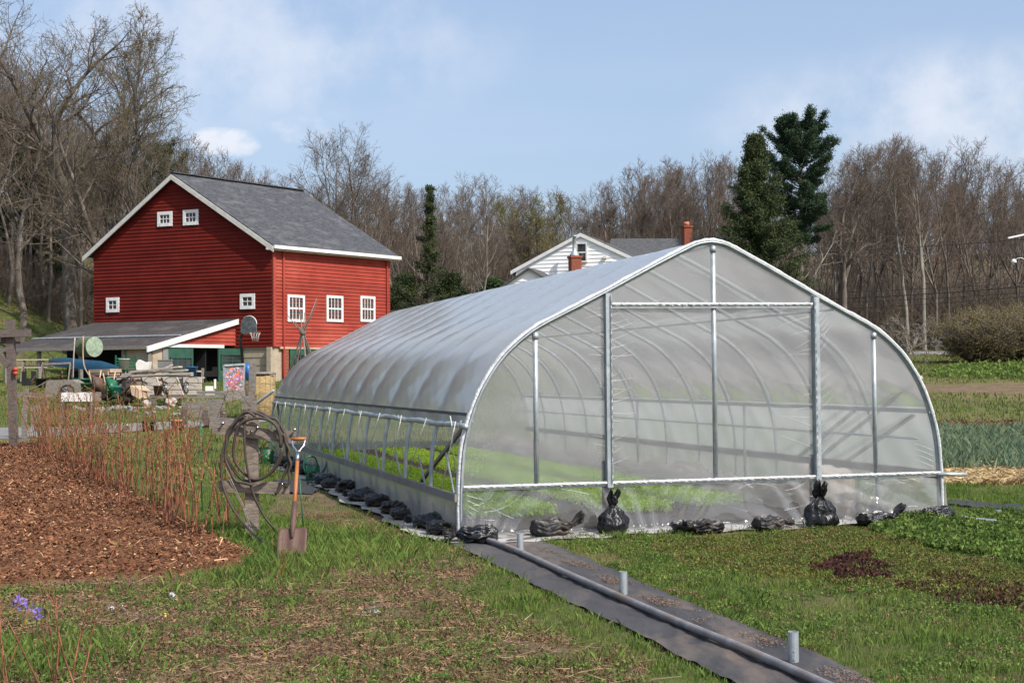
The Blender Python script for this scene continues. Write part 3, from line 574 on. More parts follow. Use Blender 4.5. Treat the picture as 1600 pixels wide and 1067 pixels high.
def flowers(spots, m, name, label, cat, group=None, size=.014, stems=5, h=.12, seed=1):
    r = np.random.default_rng(seed)
    for (px, py) in spots:
        p = at(px, py); t = thing(name, label, cat, p, group); V0 = []
        for i in range(stems):
            q = p+np.array([*r.normal(0, .03, 2), 0]); top = q+np.array([*r.normal(0, .02, 2), h*r.uniform(.7, 1.1)]); mb = MB(); mb.tube([q, top], .002, 4); build(mb, 'stem', 'greens', t); V0.append(top+r.normal(0, .012, (7, 3)))
        V, Fc = leaves(np.vstack(V0), size, r); fast_mesh('blossom', V, Fc, m, t)
flowers([(28, 985), (62, 1000)], 'violet', 'bluebell', 'small violet flowering bulb plant at the bottom left', 'flower', 'violet bulbs', size=.016, h=.2, stems=6, seed=2)
flowers([(272, 940), (180, 960), (575, 965)], 'white_flower', 'pale_weed', 'tiny pale blue weed flower low in the grass', 'flower', 'pale weed flowers', h=.05, size=.009, stems=3, seed=4)
flowers([(268, 968), (436, 1030)], 'dandelion', 'dandelion', 'small yellow dandelion low in the foreground grass', 'flower', 'dandelions', h=.05, size=.010, stems=1, seed=5)

# ================================================================ PLASTIC TUNNEL
PROF = [(0, 0), (.0, .40), (.03, .85), (.10, 1.14), (.19, 1.38), (.31, 1.60), (.49, 1.83), (.77, 2.06), (1.09, 2.225), (1.44, 2.395), (1.8, 2.58), (2.17, 2.77), (2.5, 2.93), (2.64, 2.985), (2.775, 3.005)]
HALF = dense(PROF, 4); HALF[:, 1] = np.maximum.accumulate(HALF[:, 1])
FULL = np.vstack([HALF, np.stack([GW-HALF[::-1][1:, 0], HALF[::-1][1:, 1]], 1)])
def topz(s): s = min(s, GW-s); return float(np.interp(s, HALF[:, 0]+np.arange(len(HALF))*1e-6, HALF[:, 1]))
mat('rail_grey', (.24, .23, .22), (.17, .16, .155), 4, .6, .2, spec=.3)
mat('wet_film', (.75, .76, .77), (.40, .42, .42), 5, .16, .8, bscale=7, lo=.42, hi=.55, spec=.9)
T_ = thing('plastic_tunnel', 'long clear plastic hoop greenhouse with steel ribs over seedling beds', 'greenhouse', gp(0, 0, 0))
for k in range(NB+1):
    v = k*BAY; r_ = .026 if k == 0 else .023; mb = MB(); mb.tube([gp(s, v, z) for s, z in FULL[::2]], r_, 8); build(mb, 'hoop', 'galv', T_)
for (s, z, r_) in ((GW/2, 2.965, .018), (1.30, 2.30, .016), (GW-1.30, 2.30, .016)):
    mb = MB(); mb.tube([gp(s, .02, z), gp(s, GLEN, z)], r_, 8); build(mb, 'purlin', 'galv', T_)
for s in (.135, GW-.135):
    mb = MB(); mb.beam(gp(s-.02 if s < 1 else s+.02, -.03, 1.17), gp(s-.02 if s < 1 else s+.02, GLEN, 1.17), .03, .05); build(mb, 'hip_rail', 'galv', T_)
mb = MB(); mb.beam(gp(-.045, -.02, .395), gp(-.045, GLEN, .395), .04, .075); build(mb, 'base_rail', 'rail_grey', T_)
mb = MB(); mb.beam(gp(GW, 0, .46), gp(GW, GLEN, .46), .05, .09); build(mb, 'base_rail', 'grey_wood', T_)
# roof film, pillowed between the hoops
def film_strip(s0, s1, side, name, m, out=.045, nb=10, sag=0.0):
    prof = [q for q in HALF if s0 <= q[1] <= s1] if side != 0 else FULL
    prof = np.array(prof); rows = []
    d = np.gradient(prof, axis=0); nrm = np.stack([-d[:, 1], d[:, 0]], 1); nrm /= np.linalg.norm(nrm, axis=1)[:, None]
    for i in range(NB*nb+1):
        v = i/nb*BAY; ph = (i % nb)/nb; bulge = math.sin(math.pi*ph)**.8*out if ph else 0; row = []
        for j in range(len(prof)):
            q = prof[j]+nrm[j]*(bulge*min(1, (prof[j][1]-s0)/.3+.05)+.034+.004*math.sin(v*9+j*.7)); s = q[0] if side >= 0 else GW-q[0]
            row.append(gp(s, v, q[1]))
        rows.append(row)
    mb = MB(); mb.grid(rows); o = build(mb, name, m, T_, smooth=True); return o
prof_roof = FULL
def roof():
    sel = np.array([q for q in FULL if q[1] >= 1.20]); d = np.gradient(sel, axis=0); nr = np.stack([-d[:, 1], d[:, 0]], 1); nr /= np.linalg.norm(nr, axis=1)[:, None]; rows = []; nb = 12
    for i in range(NB*nb+1):
        v = i/nb*BAY; ph = (i % nb)/nb; b = .024*(math.sin(math.pi*ph)**.75 if ph else 0); b0_ = b
        rows.append([gp(*(lambda q: (q[0], v))(sel[j]+nr[j]*0), 0)+GU*(nr[j][0]*(b*min(1, (sel[j][1]-1.2)/.35+.1)+.024+.0035*math.sin(v*7.3+j*.9)+.003*math.sin(v*17-j*1.7)))+np.array([0, 0, sel[j][1]+nr[j][1]*(b*(1 if sel[j][1] < 2.3 else .4)+.014)]) for j in range(len(sel))])
    mb = MB(); mb.grid(rows); build(mb, 'roof_film', 'film_roof', T_, smooth=True)
roof()
# right side curtain (down) and both low skirts
def side_sheet(s_of, z0, z1, name, m, nz=14, amp=.012, out=.03, right=True, loose=0.0):
    rows = []
    for i in range(NB*10+1):
        v = i/10*BAY; row = []
        for j in range(nz+1):
            z = z0+(z1-z0)*j/nz; s = s_of(z)+out; s += amp*math.sin(v*5+z*4)+amp*.6*math.sin(v*11.3-z*9)+loose*(1-j/nz)*(.5+.5*math.sin(v*2.1+1)+.3*math.sin(v*5.3))
            row.append(gp(GW-(-s) if right else -s, v, z))
        rows.append(row)
    mb = MB(); mb.grid(rows); return build(mb, name, m, T_, smooth=True)
prof_s = lambda z: -float(np.interp(z, HALF[:, 1], HALF[:, 0]))
side_sheet(prof_s, .44, 1.26, 'side_curtain', 'film_wall', out=.045)
side_sheet(lambda z: 0, .02, .50, 'skirt_film', 'film_loose', amp=.02, out=.05, loose=.08)
side_sheet(lambda z: 0, -.0, .41, 'skirt_film', 'film_skirt', amp=.012, out=.035, right=False, loose=.03)
# hanging band and the rolled up curtain on the near side
rows = [[gp(prof_s(z)*-1-.045-.004*math.sin(v*13), v, z) for z in (1.207, 1.222, 1.238)] for v in np.linspace(-.02, GLEN, 160)]
mb = MB(); mb.grid(rows); build(mb, 'gasket', 'black', T_, smooth=True)
rows = [[gp(prof_s(z)*-1-.040-.005*math.sin(v*7), v, z) for z in (1.10, 1.15, 1.208)] for v in np.linspace(-.02, GLEN, 160)]
mb = MB(); mb.grid(rows); build(mb, 'curtain_band', 'film_skirt', T_, smooth=True)
r = random.Random(3); mb = MB(); mb.tube([gp(.045+.006*math.sin(v*6), v, 1.105+.006*math.sin(v*4.1)) for v in np.linspace(-.08, GLEN, 90)], [.030+.004*math.sin(i*2.3) for i in range(90)], 8); build(mb, 'rolled_curtain', 'galv', T_)
# end frames
def endwall(v, n, name, m, zlo=.0, far=False):
    sgn = -1 if not far else 1; rows = []; rr = 110; zz = 60
    for i in range(rr+1):
        s = .012+(GW-.024)*i/rr; tz = topz(s)-.015; row = []
        for j in range(zz+1):
            z = zlo+(tz-zlo)*j/zz; o = .012*math.sin(s*3.1+z*2)*math.sin(z*2.3)+.004*math.sin(s*17+z*13)
            # puckers running out from the clamped door posts
            for ps in (1.58, 4.0):
                dd = s-ps; o += .0035*math.exp(-abs(dd)/.16)*math.sin(z*34+abs(dd)*26)
            row.append(gp(s, v+sgn*(.006+o*.5), z))
        rows.append(row)
    mb = MB(); mb.grid(rows); build(mb, name, m, T_, smooth=True)
endwall(0, 1, 'end_film', 'film_wall', .49); endwall(GLEN, 1, 'end_film', 'film_wall', .0, True)
# loose lower film at the front, spreading on to the ground
rows = []; rg = np.random.default_rng(12)
for i in range(221):
    s = -.01+(GW+.03)*i/220; row = []
    for j in range(37):
        t = j/36; z = .505*(1-t)**1.0; pull = .5+.5*math.sin(s*1.9+.8); o = .02+.05*t**2.2+.022*t*math.sin(s*6+math.sin(s*2.3)*2)+.016*math.sin(s*23+t*9*math.sin(s*3))*min(1, t*3)+.02*math.sin(s*4.1-t*6)*t+.02*abs(math.sin((s*1.3-t*1.7)*6))*math.exp(-((s-4.6)/.7)**2)*.5
        if t > .93: z = .022; o += (t-.93)*1.6
        row.append(gp(s, -o, max(z, .018)+(.006*math.sin(s*31)))) 
    rows.append(row)
mb = MB(); mb.grid(rows); build(mb, 'loose_end_film', 'film_loose', T_, smooth=True)
for (s, z1, z0) in ((.80, None, .5), (2.80, None, .5), (4.74, None, .5)):
    mb = MB(); mb.tube([gp(s, .0, z0), gp(s, .0, topz(s)-.03)], .026, 10); c = gp(s, 0, topz(s)-.07); mb.tube([c-GV*.0-np.array([0, 0, .03]), c+np.array([0, 0, .03])], .036, 8); build(mb, 'end_post', 'galv', T_)
for s in (1.58, 4.0):
    mb = MB(); mb.beam(gp(s, -.03, .45), gp(s, -.03, topz(s)-.02), .062, .075, up=GV); build(mb, 'door_post', 'galv', T_)
    mb = MB(); mb.beam(gp(s-.02, .03, .0), gp(s-.02, .03, .72), .06, .06, up=GV); build(mb, 'ground_stake', 'grey_wood', T_)
mb = MB(); mb.beam(gp(1.6, -.02, 2.32), gp(3.98, -.02, 2.34), .05, .05, up=GV); build(mb, 'header', 'galv', T_)
mb = MB(); mb.beam(gp(0, -.01, .49), gp(GW, -.01, .47), .05, .055, up=GV); build(mb, 'sill', 'galv', T_)
def crinkle(p0, p1, w, name, seed, m='clamp', wd=None, parent=None, k=3):
    """bright pleated film edge and wiggle wire along a clamp"""
    p0 = np.array(p0); p1 = np.array(p1); d = p1-p0; Ln = np.linalg.norm(d); d /= Ln; nrm = -GV; u = np.cross(d, nrm); rr = np.random.default_rng(seed); n = int(Ln/.018); rows = []
    for i in range(n+1):
        c = p0+d*(Ln*i/n); q = rr.normal(0, 1, 4)
        rows.append([c+u*(-w/2+q[0]*w*.05)+nrm*(.004+abs(q[1])*.004), c+u*w*.07*q[2]+nrm*(.014+.004*math.sin(i*1.3)+abs(q[1])*.002), c+u*(w/2+q[3]*w*.06)+nrm*.004])
    mb = MB(); mb.grid(rows); return build(mb, name, m, T_, smooth=False)
crinkle(gp(1.62, -.050, 2.335), gp(3.96, -.050, 2.355), .034, 'header_clamp', 1); crinkle(gp(.02, -.050, .50), gp(GW-.02, -.050, .485), .034, 'sill_clamp', 2)
for s, sg in ((1.60, 5), (3.975, 6)): crinkle(gp(s, -.078, .50), gp(s, -.076, topz(s)-.04), .012, 'post_clamp', sg)
ed = []
for i, (s, z) in enumerate(FULL[::1]): ed.append((s, z))
ed = np.array(ed); d = np.gradient(ed, axis=0); nr = np.stack([-d[:, 1], d[:, 0]], 1); nr /= np.linalg.norm(nr, axis=1)[:, None]+1e-9
rows = []; rr = np.random.default_rng(8)
for i in range(len(ed)):
    a = rr.normal(0, .0025); rows.append([gp(*ed[i], 0)*0+GO+GU*(ed[i][0]+nr[i][0]*o_)+np.array([0, 0, ed[i][1]+nr[i][1]*o_])+GV*v_ for o_, v_ in ((.020, -.034), (.034+a, -.036), (.044+a, -.024), (.044+a, .02), (.036, .06))])
mb = MB(); mb.grid(rows); build(mb, 'edge_film', 'clamp', T_, smooth=True)
mb = MB(); mb.tube([GO+GU*(ed[i][0]+nr[i][0]*.004)+np.array([0, 0, ed[i][1]+nr[i][1]*.004])-GV*.035 for i in range(0, len(ed), 2)], .012, 6); build(mb, 'edge_channel', 'galv', T_)
# braces in the end bays
for side in (0, 1):
    S = lambda q: q if side == 0 else GW-q
    for (va, za, vb, zb) in ((.25, 1.12, 2.0, .42), (1.5, 1.14, 3.1, .45) if side else (11.0*BAY, .42, 12*BAY, 1.15), (.1, 1.55, 2.6, .45) if side else (3.2, .42, 2.8, .75)):
        if side == 0 and va == 3.2: continue
        mb = MB(); mb.beam(gp(S(.14 if za > 1 else .06), va, za), gp(S(.08 if zb < 1 else .14), vb, zb), .04, .035); build(mb, 'brace', 'pipe_grey', T_)
for k in range(0, 7):
    v = k*BAY+.75; mb = MB(); mb.beam(gp(.05, v, .70 if k else .8), gp(.02, v+.0-.42, .41), .016, .03); build(mb, 'short_brace', 'galv', T_)
for k in range(0, NB, 1):
    v = k*BAY; mb = MB(); mb.tube([gp(-.005, v+.15, 1.15), gp(-.055, v+.95 if k % 2 else v+.55, .41)], .006, 4); build(mb, 'cord', 'rope', T_)
    if k % 2 == 0: mb = MB(); mb.tube([gp(-.0, v+.35, 1.15), gp(.25, v+1.1, .42)], .004, 4); build(mb, 'cord', 'rope', T_)
mb = MB(); mb.tube([gp(-.0, -.04, 1.16), gp(.03, .35, .99), gp(.0, .38, 1.2)], .006, 4); build(mb, 'cord', 'rope', T_)
mb = MB(); mb.tube([gp(GW-.05, -.05, .47), gp(GW+.32, -.06, .455)], .022, 8); build(mb, 'sill_pipe', 'galv', T_)
mb = MB(); mb.tube([gp(.08, GLEN+.05, 1.35), gp(-.35, GLEN+.9, .95), gp(-.62, GLEN+1.3, .55)], .03, 6); build(mb, 'crank_arm', 'galv', T_)
for v in (4.2, 8.1): 
    mb = MB(); mb.tube([gp(GW-.25, v, 1.15), gp(GW-.25, v, .0)], .02, 8); build(mb, 'side_post', 'galv', T_)
mb = MB(); mb.tube([gp(GW-.2, .1, .86), gp(GW-.2, GLEN, .86)], .015, 6); build(mb, 'mid_rail', 'galv', T_)
rf_ = np.random.default_rng(90); mb = MB()
def fold(s, z, ln, an, r_=.0028, off=.012, bend=.1):
    P = []
    for i in range(6):
        u = i/5; ss = s+ln*u*math.cos(an+bend*u); zz = z+ln*u*math.sin(an+bend*u)
        if not (.05 < ss < GW-.05) or zz > topz(ss)-.05: break
        P.append(gp(ss, -.006-off*(1 if zz > .5 else 1+(.5-zz)*.6)*(1-.3*u), zz))
    if len(P) > 2: mb.tube(P, [r_*(1-.8*i/(len(P)-1)) for i in range(len(P))], 4, cap=False)
for z in np.arange(.7, 2.3, .085):
    if rf_.random() < .75: fold(1.60+.02, z+rf_.normal(0, .02), rf_.uniform(.06, .40), rf_.normal(.12, .22), .0016)
    if rf_.random() < .75: fold(4.03, z+rf_.normal(0, .02), rf_.uniform(.05, .30), .55+rf_.normal(0, .15), .0018)
    if rf_.random() < .6: fold(3.95, z+rf_.normal(0, .02), rf_.uniform(.08, .45), math.pi-.45*(1.6-z)+rf_.normal(0, .15), .0015)
    if rf_.random() < .4: fold(1.55, z, rf_.uniform(.05, .25), math.pi-.25+rf_.normal(0, .15), .0013)
for q in (.15, .25, .38, .5, .62, .8): fold(1.62+q*.3, 2.30, .3+q*.5, -1.1+q*1.0+3.4, .0016)
for i in range(5): fold(4.03+i*.02, 2.22-i*.05, .14, .75, .002); fold(1.66+i*.05, 2.3, .4, -2.2+i*.25+1.4, .0014)
for i in range(4): fold(GW-.08, .55+i*.06, .25, math.pi-.45, .002)
for i in range(20):
    s_ = rf_.choice([rf_.uniform(.1, 1.5), rf_.uniform(2.4, 4.0), rf_.uniform(4.2, 5.4)]); fold(s_, rf_.uniform(.12, .46), rf_.uniform(.12, .6), rf_.choice([-.25, .15, .35, 2.8])+rf_.normal(0, .2), rf_.uniform(.0010, .0022), off=.03, bend=rf_.normal(0, .3))
for q in range(5): fold(.06, .42-q*.05, .28-q*.03, -.35-q*.12, .0026, off=.025)
build(mb, 'crease', 'fold', T_, smooth=True); mb = MB()
# inside: soil, beds, row cover
def local_poly(s0, s1, v0, v1): return [tuple(gp(s, v, 0)[:2]) for s, v in ((s0, v0), (s1, v0), (s1, v1), (s0, v1))]
so_ = sheet_poly(local_poly(.05, GW-.05, .1, GLEN-.05), .012, 'tunnel_soil', 'dark_soil', .12, .01); tag(so_, kind='structure')
BEDS = ((.45, 1.50, 1.35), (2.10, 2.90, 1.25), (3.35, 3.95, 1.6))
for bi, (s0, s1, v0) in enumerate(BEDS):
    r = np.random.default_rng(60+bi); n = 30000 if bi == 0 else 16000; s = r.uniform(s0, s1, n); v = v0+(GLEN-.4-v0)*r.random(n)**1.15; row = np.round(s/.13)*.13+r.normal(0, .028, n)
    row = np.clip(row, s0, s1); P = GO[None]+GU[None]*row[:, None]+GV[None]*v[:, None]; P[:, 2] = .04+.12*r.random(n)**.8+.02*np.sin(row*48)*0
    V, Fc = leaves(P, .026, r, 1.0, .8); tag(fast_mesh('seedlings', V, Fc, 'lettuce'), ['bright green lettuce bed along the open side of the tunnel', 'bright green lettuce bed down the middle of the tunnel', 'bright green lettuce bed next to the white row cover'][bi], 'seedling bed', kind='stuff')
rows = []; rr = np.random.default_rng(5)
for i in range(150):
    v = 1.1+(GLEN-2.0)*i/149; hgt = .26+.05*math.sin(v*1.7)+.035*math.sin(v*4.3+1); wdt = .30+.05*math.sin(v*2.3); row = []
    for j in range(25):
        t = math.pi*j/24; k = 1+.10*math.sin(j*1.9+v*5)+.07*math.sin(j*3.1-v*11)+.05*rr.normal(); row.append(gp(4.55-math.cos(t)*wdt*k+.05*math.sin(v*1.3), v, .01+math.sin(t)*hgt*k*(1+.35*math.exp(-((v-13)/.8)**2))))
    rows.append(row)
mb = MB(); mb.grid(rows); tag(build(mb, 'row_cover', 'row_cover', smooth=True, loc=gp(4.55, 7, 0)), 'long bunched up cream row cover fabric inside the tunnel', 'row cover')
def blob(mb, c, rad, seed, amp=.18, flat=0.0, n=22, tilt=0):
    rr = random.Random(seed); ph = [rr.uniform(0, 6) for _ in range(8)]; rows = []
    for i in range(n+1):
        a = math.pi*i/n; row = []
        for j in range(2*n+1):
            b = 2*math.pi*(j % (2*n))/(2*n); d = np.array([math.sin(a)*math.cos(b), math.sin(a)*math.sin(b), math.cos(a)])
            k = 1+amp*(math.sin(d[0]*4+ph[0]+d[2]*3)+math.sin(d[1]*5+ph[1]+d[0]*2)+.6*math.sin(d[2]*9+ph[2])+.5*math.sin(d[0]*13+ph[3]+d[1]*9)+.4*math.sin(d[1]*17+ph[4]-d[2]*11))*.5
            p = d*k*np.array(rad); 
            if flat and p[2] < -flat: p[2] = -flat+(p[2]+flat)*.15
            row.append(np.array(c)+p)
        rows.append(row)
    mb.grid(rows); return mb
mb = MB(); blob(mb, gp(4.40, .42, .26), (.34, .22, .33), 3, .2); tag(build(mb, 'row_cover_bundle', 'row_cover', smooth=True, loc=gp(4.42, .45, 0)), 'large cream fabric bundle against the end film by the right door post', 'fabric bundle')
# strip of dull plastic along the near side on the ground
rows = []
for i in range(200):
    v = -.45+(GLEN+.4)*i/199; e = -.42-.05*math.sin(v*1.9)-.03*math.sin(v*5.1)-.015*math.sin(v*13); row = [gp(-.04, v, .03+.006*math.sin(v*8))]
    for j in range(1, 8): t = j/7; row.append(gp(-.04+(e+.04)*t, v, .026+.018*abs(math.sin(v*4.2+t*3))*t))
    rows.append(row)
mb = MB(); mb.grid(rows); o = build(mb, 'side_strip', 'skirt_plastic', smooth=True, loc=gp(-.2, 7, 0)); tag(o, 'dull grey plastic strip on the ground along the left side of the tunnel', 'plastic sheet')
rows = []
for i in range(170):
    s = -.25+(GW+.4)*i/169; e = .62+.09*math.sin(s*2.3+.4)+.05*math.sin(s*6.1)+.02*math.sin(s*15); rows.append([gp(s, -.16-(e-.16)*j/7, .012+.016*abs(math.sin(s*5+j*.9))+(.0)) for j in range(8)])
mb = MB(); mb.grid(rows); mat('strip_white', (.44, .43, .43), (.30, .29, .29), 3, .5, .5, c3=(.20, .15, .12), s3=2.2); tag(build(mb, 'end_strip', 'strip_white', smooth=True, loc=gp(2.7, -.4, 0)), 'crumpled pale plastic apron on the ground before the tunnel end', 'plastic sheet')
# ---------------------------------------------------------------- weight bags
def bag_mesh(kind, seed):
    rr = random.Random(seed); mb = MB(); k = 56; ph = [rr.uniform(0, 6) for _ in range(6)]
    if kind == 'stand': prof = [(.02, 0), (.125, .005), (.160, .04), (.162, .10), (.145, .17), (.115, .22), (.065, .255), (.034, .275), (.034, .29), (.056, .325), (.066, .385), (.058, .40), (.01, .35)]
    else: prof = [(.02, 0), (.10, .005), (.15, .06), (.165, .15), (.155, .25), (.12, .33), (.07, .38), (.032, .42), (.045, .46), (.075, .51), (.07, .54), (.02, .50)]
    def fn(t, z):
        return 1-.05*abs(math.sin(4*t+ph[1]+z*13+math.sin(z*30)))-.04*abs(math.sin(6.0*t-z*17+ph[2]))*(z > .04)+.10*math.sin(2*t+ph[3])+.07*math.sin(3*t+ph[0]+z*8)+.05*math.sin(5*t+ph[1]-z*22)+(.05+.10*(z > .25))*math.sin(11*t+ph[2]+z*6)+.03*math.sin(17*t+ph[3]+z*40)
    P = []
    for i in range(len(prof)-1):
        for j in range(6):
            t = j/6; P.append(tuple(np.array(prof[i])*(1-t)+np.array(prof[i+1])*t))
    P.append(prof[-1]); mb.lathe(P, k=k, fn=fn); V = np.vstack(mb.v)
    if kind == 'stand':
        V[:, 0] += .08*np.clip(V[:, 2]-.3, 0, 1)*3*rr.uniform(-.6, 1); V[:, 2] *= 1
    else:   # lying: long axis along +x, flattened
        V = np.stack([V[:, 2]-.2, V[:, 1]*1.05, V[:, 0]*.62], 1); top = np.clip((V[:, 0]-.12)/.25, 0, 1); V[:, 2] += .07+top*rr.uniform(.0, .12)
        V[:, 2] = np.where(V[:, 2] < .012, .012+.1*(V[:, 2]-.012)*0, V[:, 2]); V[:, 2] += .012*np.sin(V[:, 0]*23+ph[4])*(V[:, 2] > .04)
    if kind == 'stand':
        V[:, 1] *= .8; an_ = np.arctan2(V[:, 1], V[:, 0]); V[:, 2] += np.where(V[:, 2] > .31, .045*np.sin(an_*3+ph[5])+.02*np.sin(an_*7), 0)
    V += .006*np.sin(V[:, [1, 2, 0]]*37+ph[0])+.004*np.sin(V[:, [2, 0, 1]]*71+ph[1])
    mb.v = [V]; return mb
BAGP = {}
def bag(kind, seed, pos, rot, label, m='bag', sc_=1.0, group=None, name='sand_bag'):
    key = (kind, seed, m)
    if key not in BAGP:
        o = build(bag_mesh(kind, seed), name, m, None, (0, 0, 0), smooth=True, local=True); BAGP[key] = o
    else: o = BAGP[key].copy(); C.objects.link(o)
    o.location = tuple(float(q) for q in pos); o.rotation_euler = (0, 0, rot); o.scale = (sc_,)*3; tag(o, label, 'weight bag', group); return o
def fb(px, py):
    p = at(px, py+9, .015); return p
tg = math.atan2(GU[1], GU[0])
bag('stand', 1, fb(958, 824), tg+.3, 'upright tied black bag before the left door post', 'bag', 1.0, 'black weight bags')
bag('stand', 2, fb(1283, 814), tg+2.9, 'upright tied black bag by the right door post, fattest of all', 'bag', 1.08, 'black weight bags')
bag('lie', 3, fb(747, 838), tg+math.pi-.35, 'shiny black bag sprawled at the near left corner with neck raised', 'bag', .95, 'black weight bags')
bag('lie', 4, fb(862, 828), tg+.1, 'flat folded black bag beside the near pipe stub', 'bag_dusty', 1.0, 'black weight bags')
bag('lie', 5, fb(1072, 822), tg+.5, 'small black bag between the two upright bags, left of a pair', 'bag', .72, 'black weight bags')
bag('lie', 6, fb(1106, 824), tg+3.3, 'small dusty black bag touching its left neighbour mid way along the end', 'bag_dusty', .8, 'black weight bags')
bag('lie', 7, fb(1202, 818), tg+.2, 'low dark bag half under plastic left of the fattest upright bag', 'bag_dusty', .85, 'black weight bags')
bag('lie', 8, fb(1370, 812), tg+.05, 'creased black bag lying right of the fattest upright bag', 'bag', .95, 'black weight bags')
bag('lie', 3, fb(1465, 803), tg+math.pi-.2, 'black bag at the right corner of the tunnel with its neck pointing left', 'bag', .85, 'black weight bags')
SB = [(.35, 'shiny tied bag at the near end of the left row', 'bag', .85), (.95, 'torn black bag leaning on the skirt next to the near end of the left row', 'bag', .95), (1.9, 'small dusty bag second group of the left row', 'bag_dusty', .8), (2.6, 'dusty bag with brown soil, left row, behind the small one', 'bag_dusty', .9),
      (3.5, 'round dusty bag in the middle of the left row', 'bag_dusty', .95), (4.3, 'black bag with knotted top in the middle of the left row', 'bag', 1.0), (5.7, 'dusty black bag with upright neck, left row', 'bag_dusty', 1.0), (6.5, 'flat black bag just before the green watering can', 'bag_dusty', .9),
      (7.2, 'black bag beside the green watering can', 'bag', 1.0), (9.2, 'dark bag behind the spade handle', 'bag', 1.0), (10.1, 'dark bag behind the hose post', 'bag', 1.1), (11.6, 'farthest dark bag of the left row', 'bag_dusty', 1.1)]
tv = math.atan2(GV[1], GV[0])
for i, (v, lb, m_b, s_) in enumerate(SB):
    p = gp(-.20+.04*math.sin(i*2.3), v-.25, .03); bag('lie', 10+i % 4, p, tv+(math.pi if i % 3 == 0 else 0)+.5*math.sin(i*1.7), lb, m_b, s_*.95, 'black weight bags')
# ---------------------------------------------------------------- pipe on the ground, stubs
pp = [at(a, b, .05) for a, b in [(745, 838), (800, 857), (880, 893), (960, 928), (1060, 972), (1160, 1013), (1260, 1056), (1380, 1110), (1500, 1160)]]
mb = MB(); mb.tube(dense([tuple(q) for q in pp], 5), .025, 12); o = build(mb, 'ground_pipe', 'pipe_grey', loc=pp[3]); tag(o, 'long grey steel pipe lying on the black cloth', 'pipe')
pp = [at(a, b, .05) for a, b in [(1468, 802), (1520, 812), (1552, 815), (1558, 816)]]
mb = MB(); mb.tube([tuple(q) for q in pp], .028, 10); tag(build(mb, 'ground_pipe', 'galv', loc=pp[1]), 'short grey pipe beyond the right corner of the tunnel', 'pipe')
for (px, yb, yt, lb) in ((813, 863, 832, 'galvanised pipe stub nearest the tunnel corner'), (974, 932, 892, 'galvanised pipe stub standing in the middle of the cloth'), (1240, 1038, 986, 'nearest and largest galvanised pipe stub by the long pipe'), (1560, 815, 796, 'galvanised pipe stub at the right edge beyond the bags')):
    p = at(px, yb+1); h = (yb-yt)/F*p[1]; t = MB(); k = 16; r_ = .030
    for (ra, rb, z0, z1) in ((r_, r_, -.05, h), ):
        prof = [(r_, -.05), (r_, h), (r_-.005, h), (r_-.005, h-.10), (.001, h-.10)]
        t.lathe(prof, p, k)
    t.box(p+np.array([.0, -r_-.0, h*.45]), (.010, .006, .010)); t.box(p+np.array([.0, -r_-.0, h*.2]), (.010, .006, .010))
    tag(build(t, 'pipe_stub', 'galv', loc=p, smooth=False), lb, 'pipe stub', 'galvanised pipe stubs')
# ================================================================ HOSE POST, SPADE, CANS
PY = 13.7
def pw(px, py, dy=0.0): return atY(px, py, PY+dy)
pb = pw(394, 838); pb[2] = float(GH(pb[0], pb[1]))
t = thing('hose_post', 'weathered wooden post with two cross arms near the mulch bed', 'post', pb)
mb = MB(); mb.box((pb[0], pb[1], pb[2]+.62), (.135, .12, 1.28), rot=.15); build(mb, 'post', 'arm_wood', t)
for (a, b, dy, nm, m_) in (((333, 668), (462, 684), -.085, 'cross_arm', 'arm_wood'), ((328, 660), (402, 666), .085, 'cross_arm', 'grey_wood'), ((342, 759), (452, 763), -.085, 'cross_arm', 'arm_wood')):
    mb = MB(); mb.beam(pw(*a, dy), pw(*b, dy), .045, .115); build(mb, nm, m_, t)
for (px, py) in ((403, 668), (394, 674), (349, 661), (461, 671), (391, 653), (441, 756)):
    mb = MB(); c = pw(px, py, -.11); mb.tube([c, c-np.array([0, .035, 0])], .010, 8); mb.tube([c-np.array([0, .035, 0]), c-np.array([0, .042, 0])], .016, 8)
    build(mb, 'bolt', 'steel', t)
hz = thing('garden_hose', 'dark hose hung in loose loops over the wooden hose post', 'hose', pb)
def loop(cx, cy, rx, ry, dy, a0=0, a1=360, n=40, tilt=0.0, rr=.0145, ph=0, nm='hose_loop'):
    P = [pw(cx+rx*math.cos(R_(a0+(a1-a0)*i/n))*(1+.04*math.sin(i*.7+ph)), cy+ry*math.sin(R_(a0+(a1-a0)*i/n))*(1+.05*math.sin(i*.5+ph)), dy+tilt*math.sin(R_(a0+(a1-a0)*i/n))) for i in range(n+1)]
    mb = MB(); mb.tube(P, rr, 8); build(mb, nm, 'hose', hz)
loop(397, 698, 43, 54, -.17, ph=1); loop(402, 699, 38, 48, -.21, ph=2.4, tilt=.02); loop(410, 712, 40, 66, -.14, a0=-110, a1=60, ph=.5); loop(388, 702, 36, 56, -.22, a0=80, a1=290, ph=3); 
loop(413, 728, 40, 72, -.16, a0=-60, a1=28, ph=2)
def hosepath(pts, dy): 
    mb = MB(); mb.tube(dense([tuple(pw(a, b, d)) for a, b, d in pts], 6), .0125, 8); build(mb, 'hose_tail', 'hose', hz)
hosepath([(383, 652, -.2), (382, 690, -.22), (386, 730, -.22), (396, 772, -.2), (412, 805, -.15), (430, 828, -.1), (440, 842, 0.1)], 0)
hosepath([(384, 650, -.15), (362, 668, -.2), (348, 705, -.22), (346, 745, -.22), (357, 782, -.3), (378, 815, -.5), (400, 838, -.8), (420, 856, -1.1), (431, 880, -1.45)], 0)
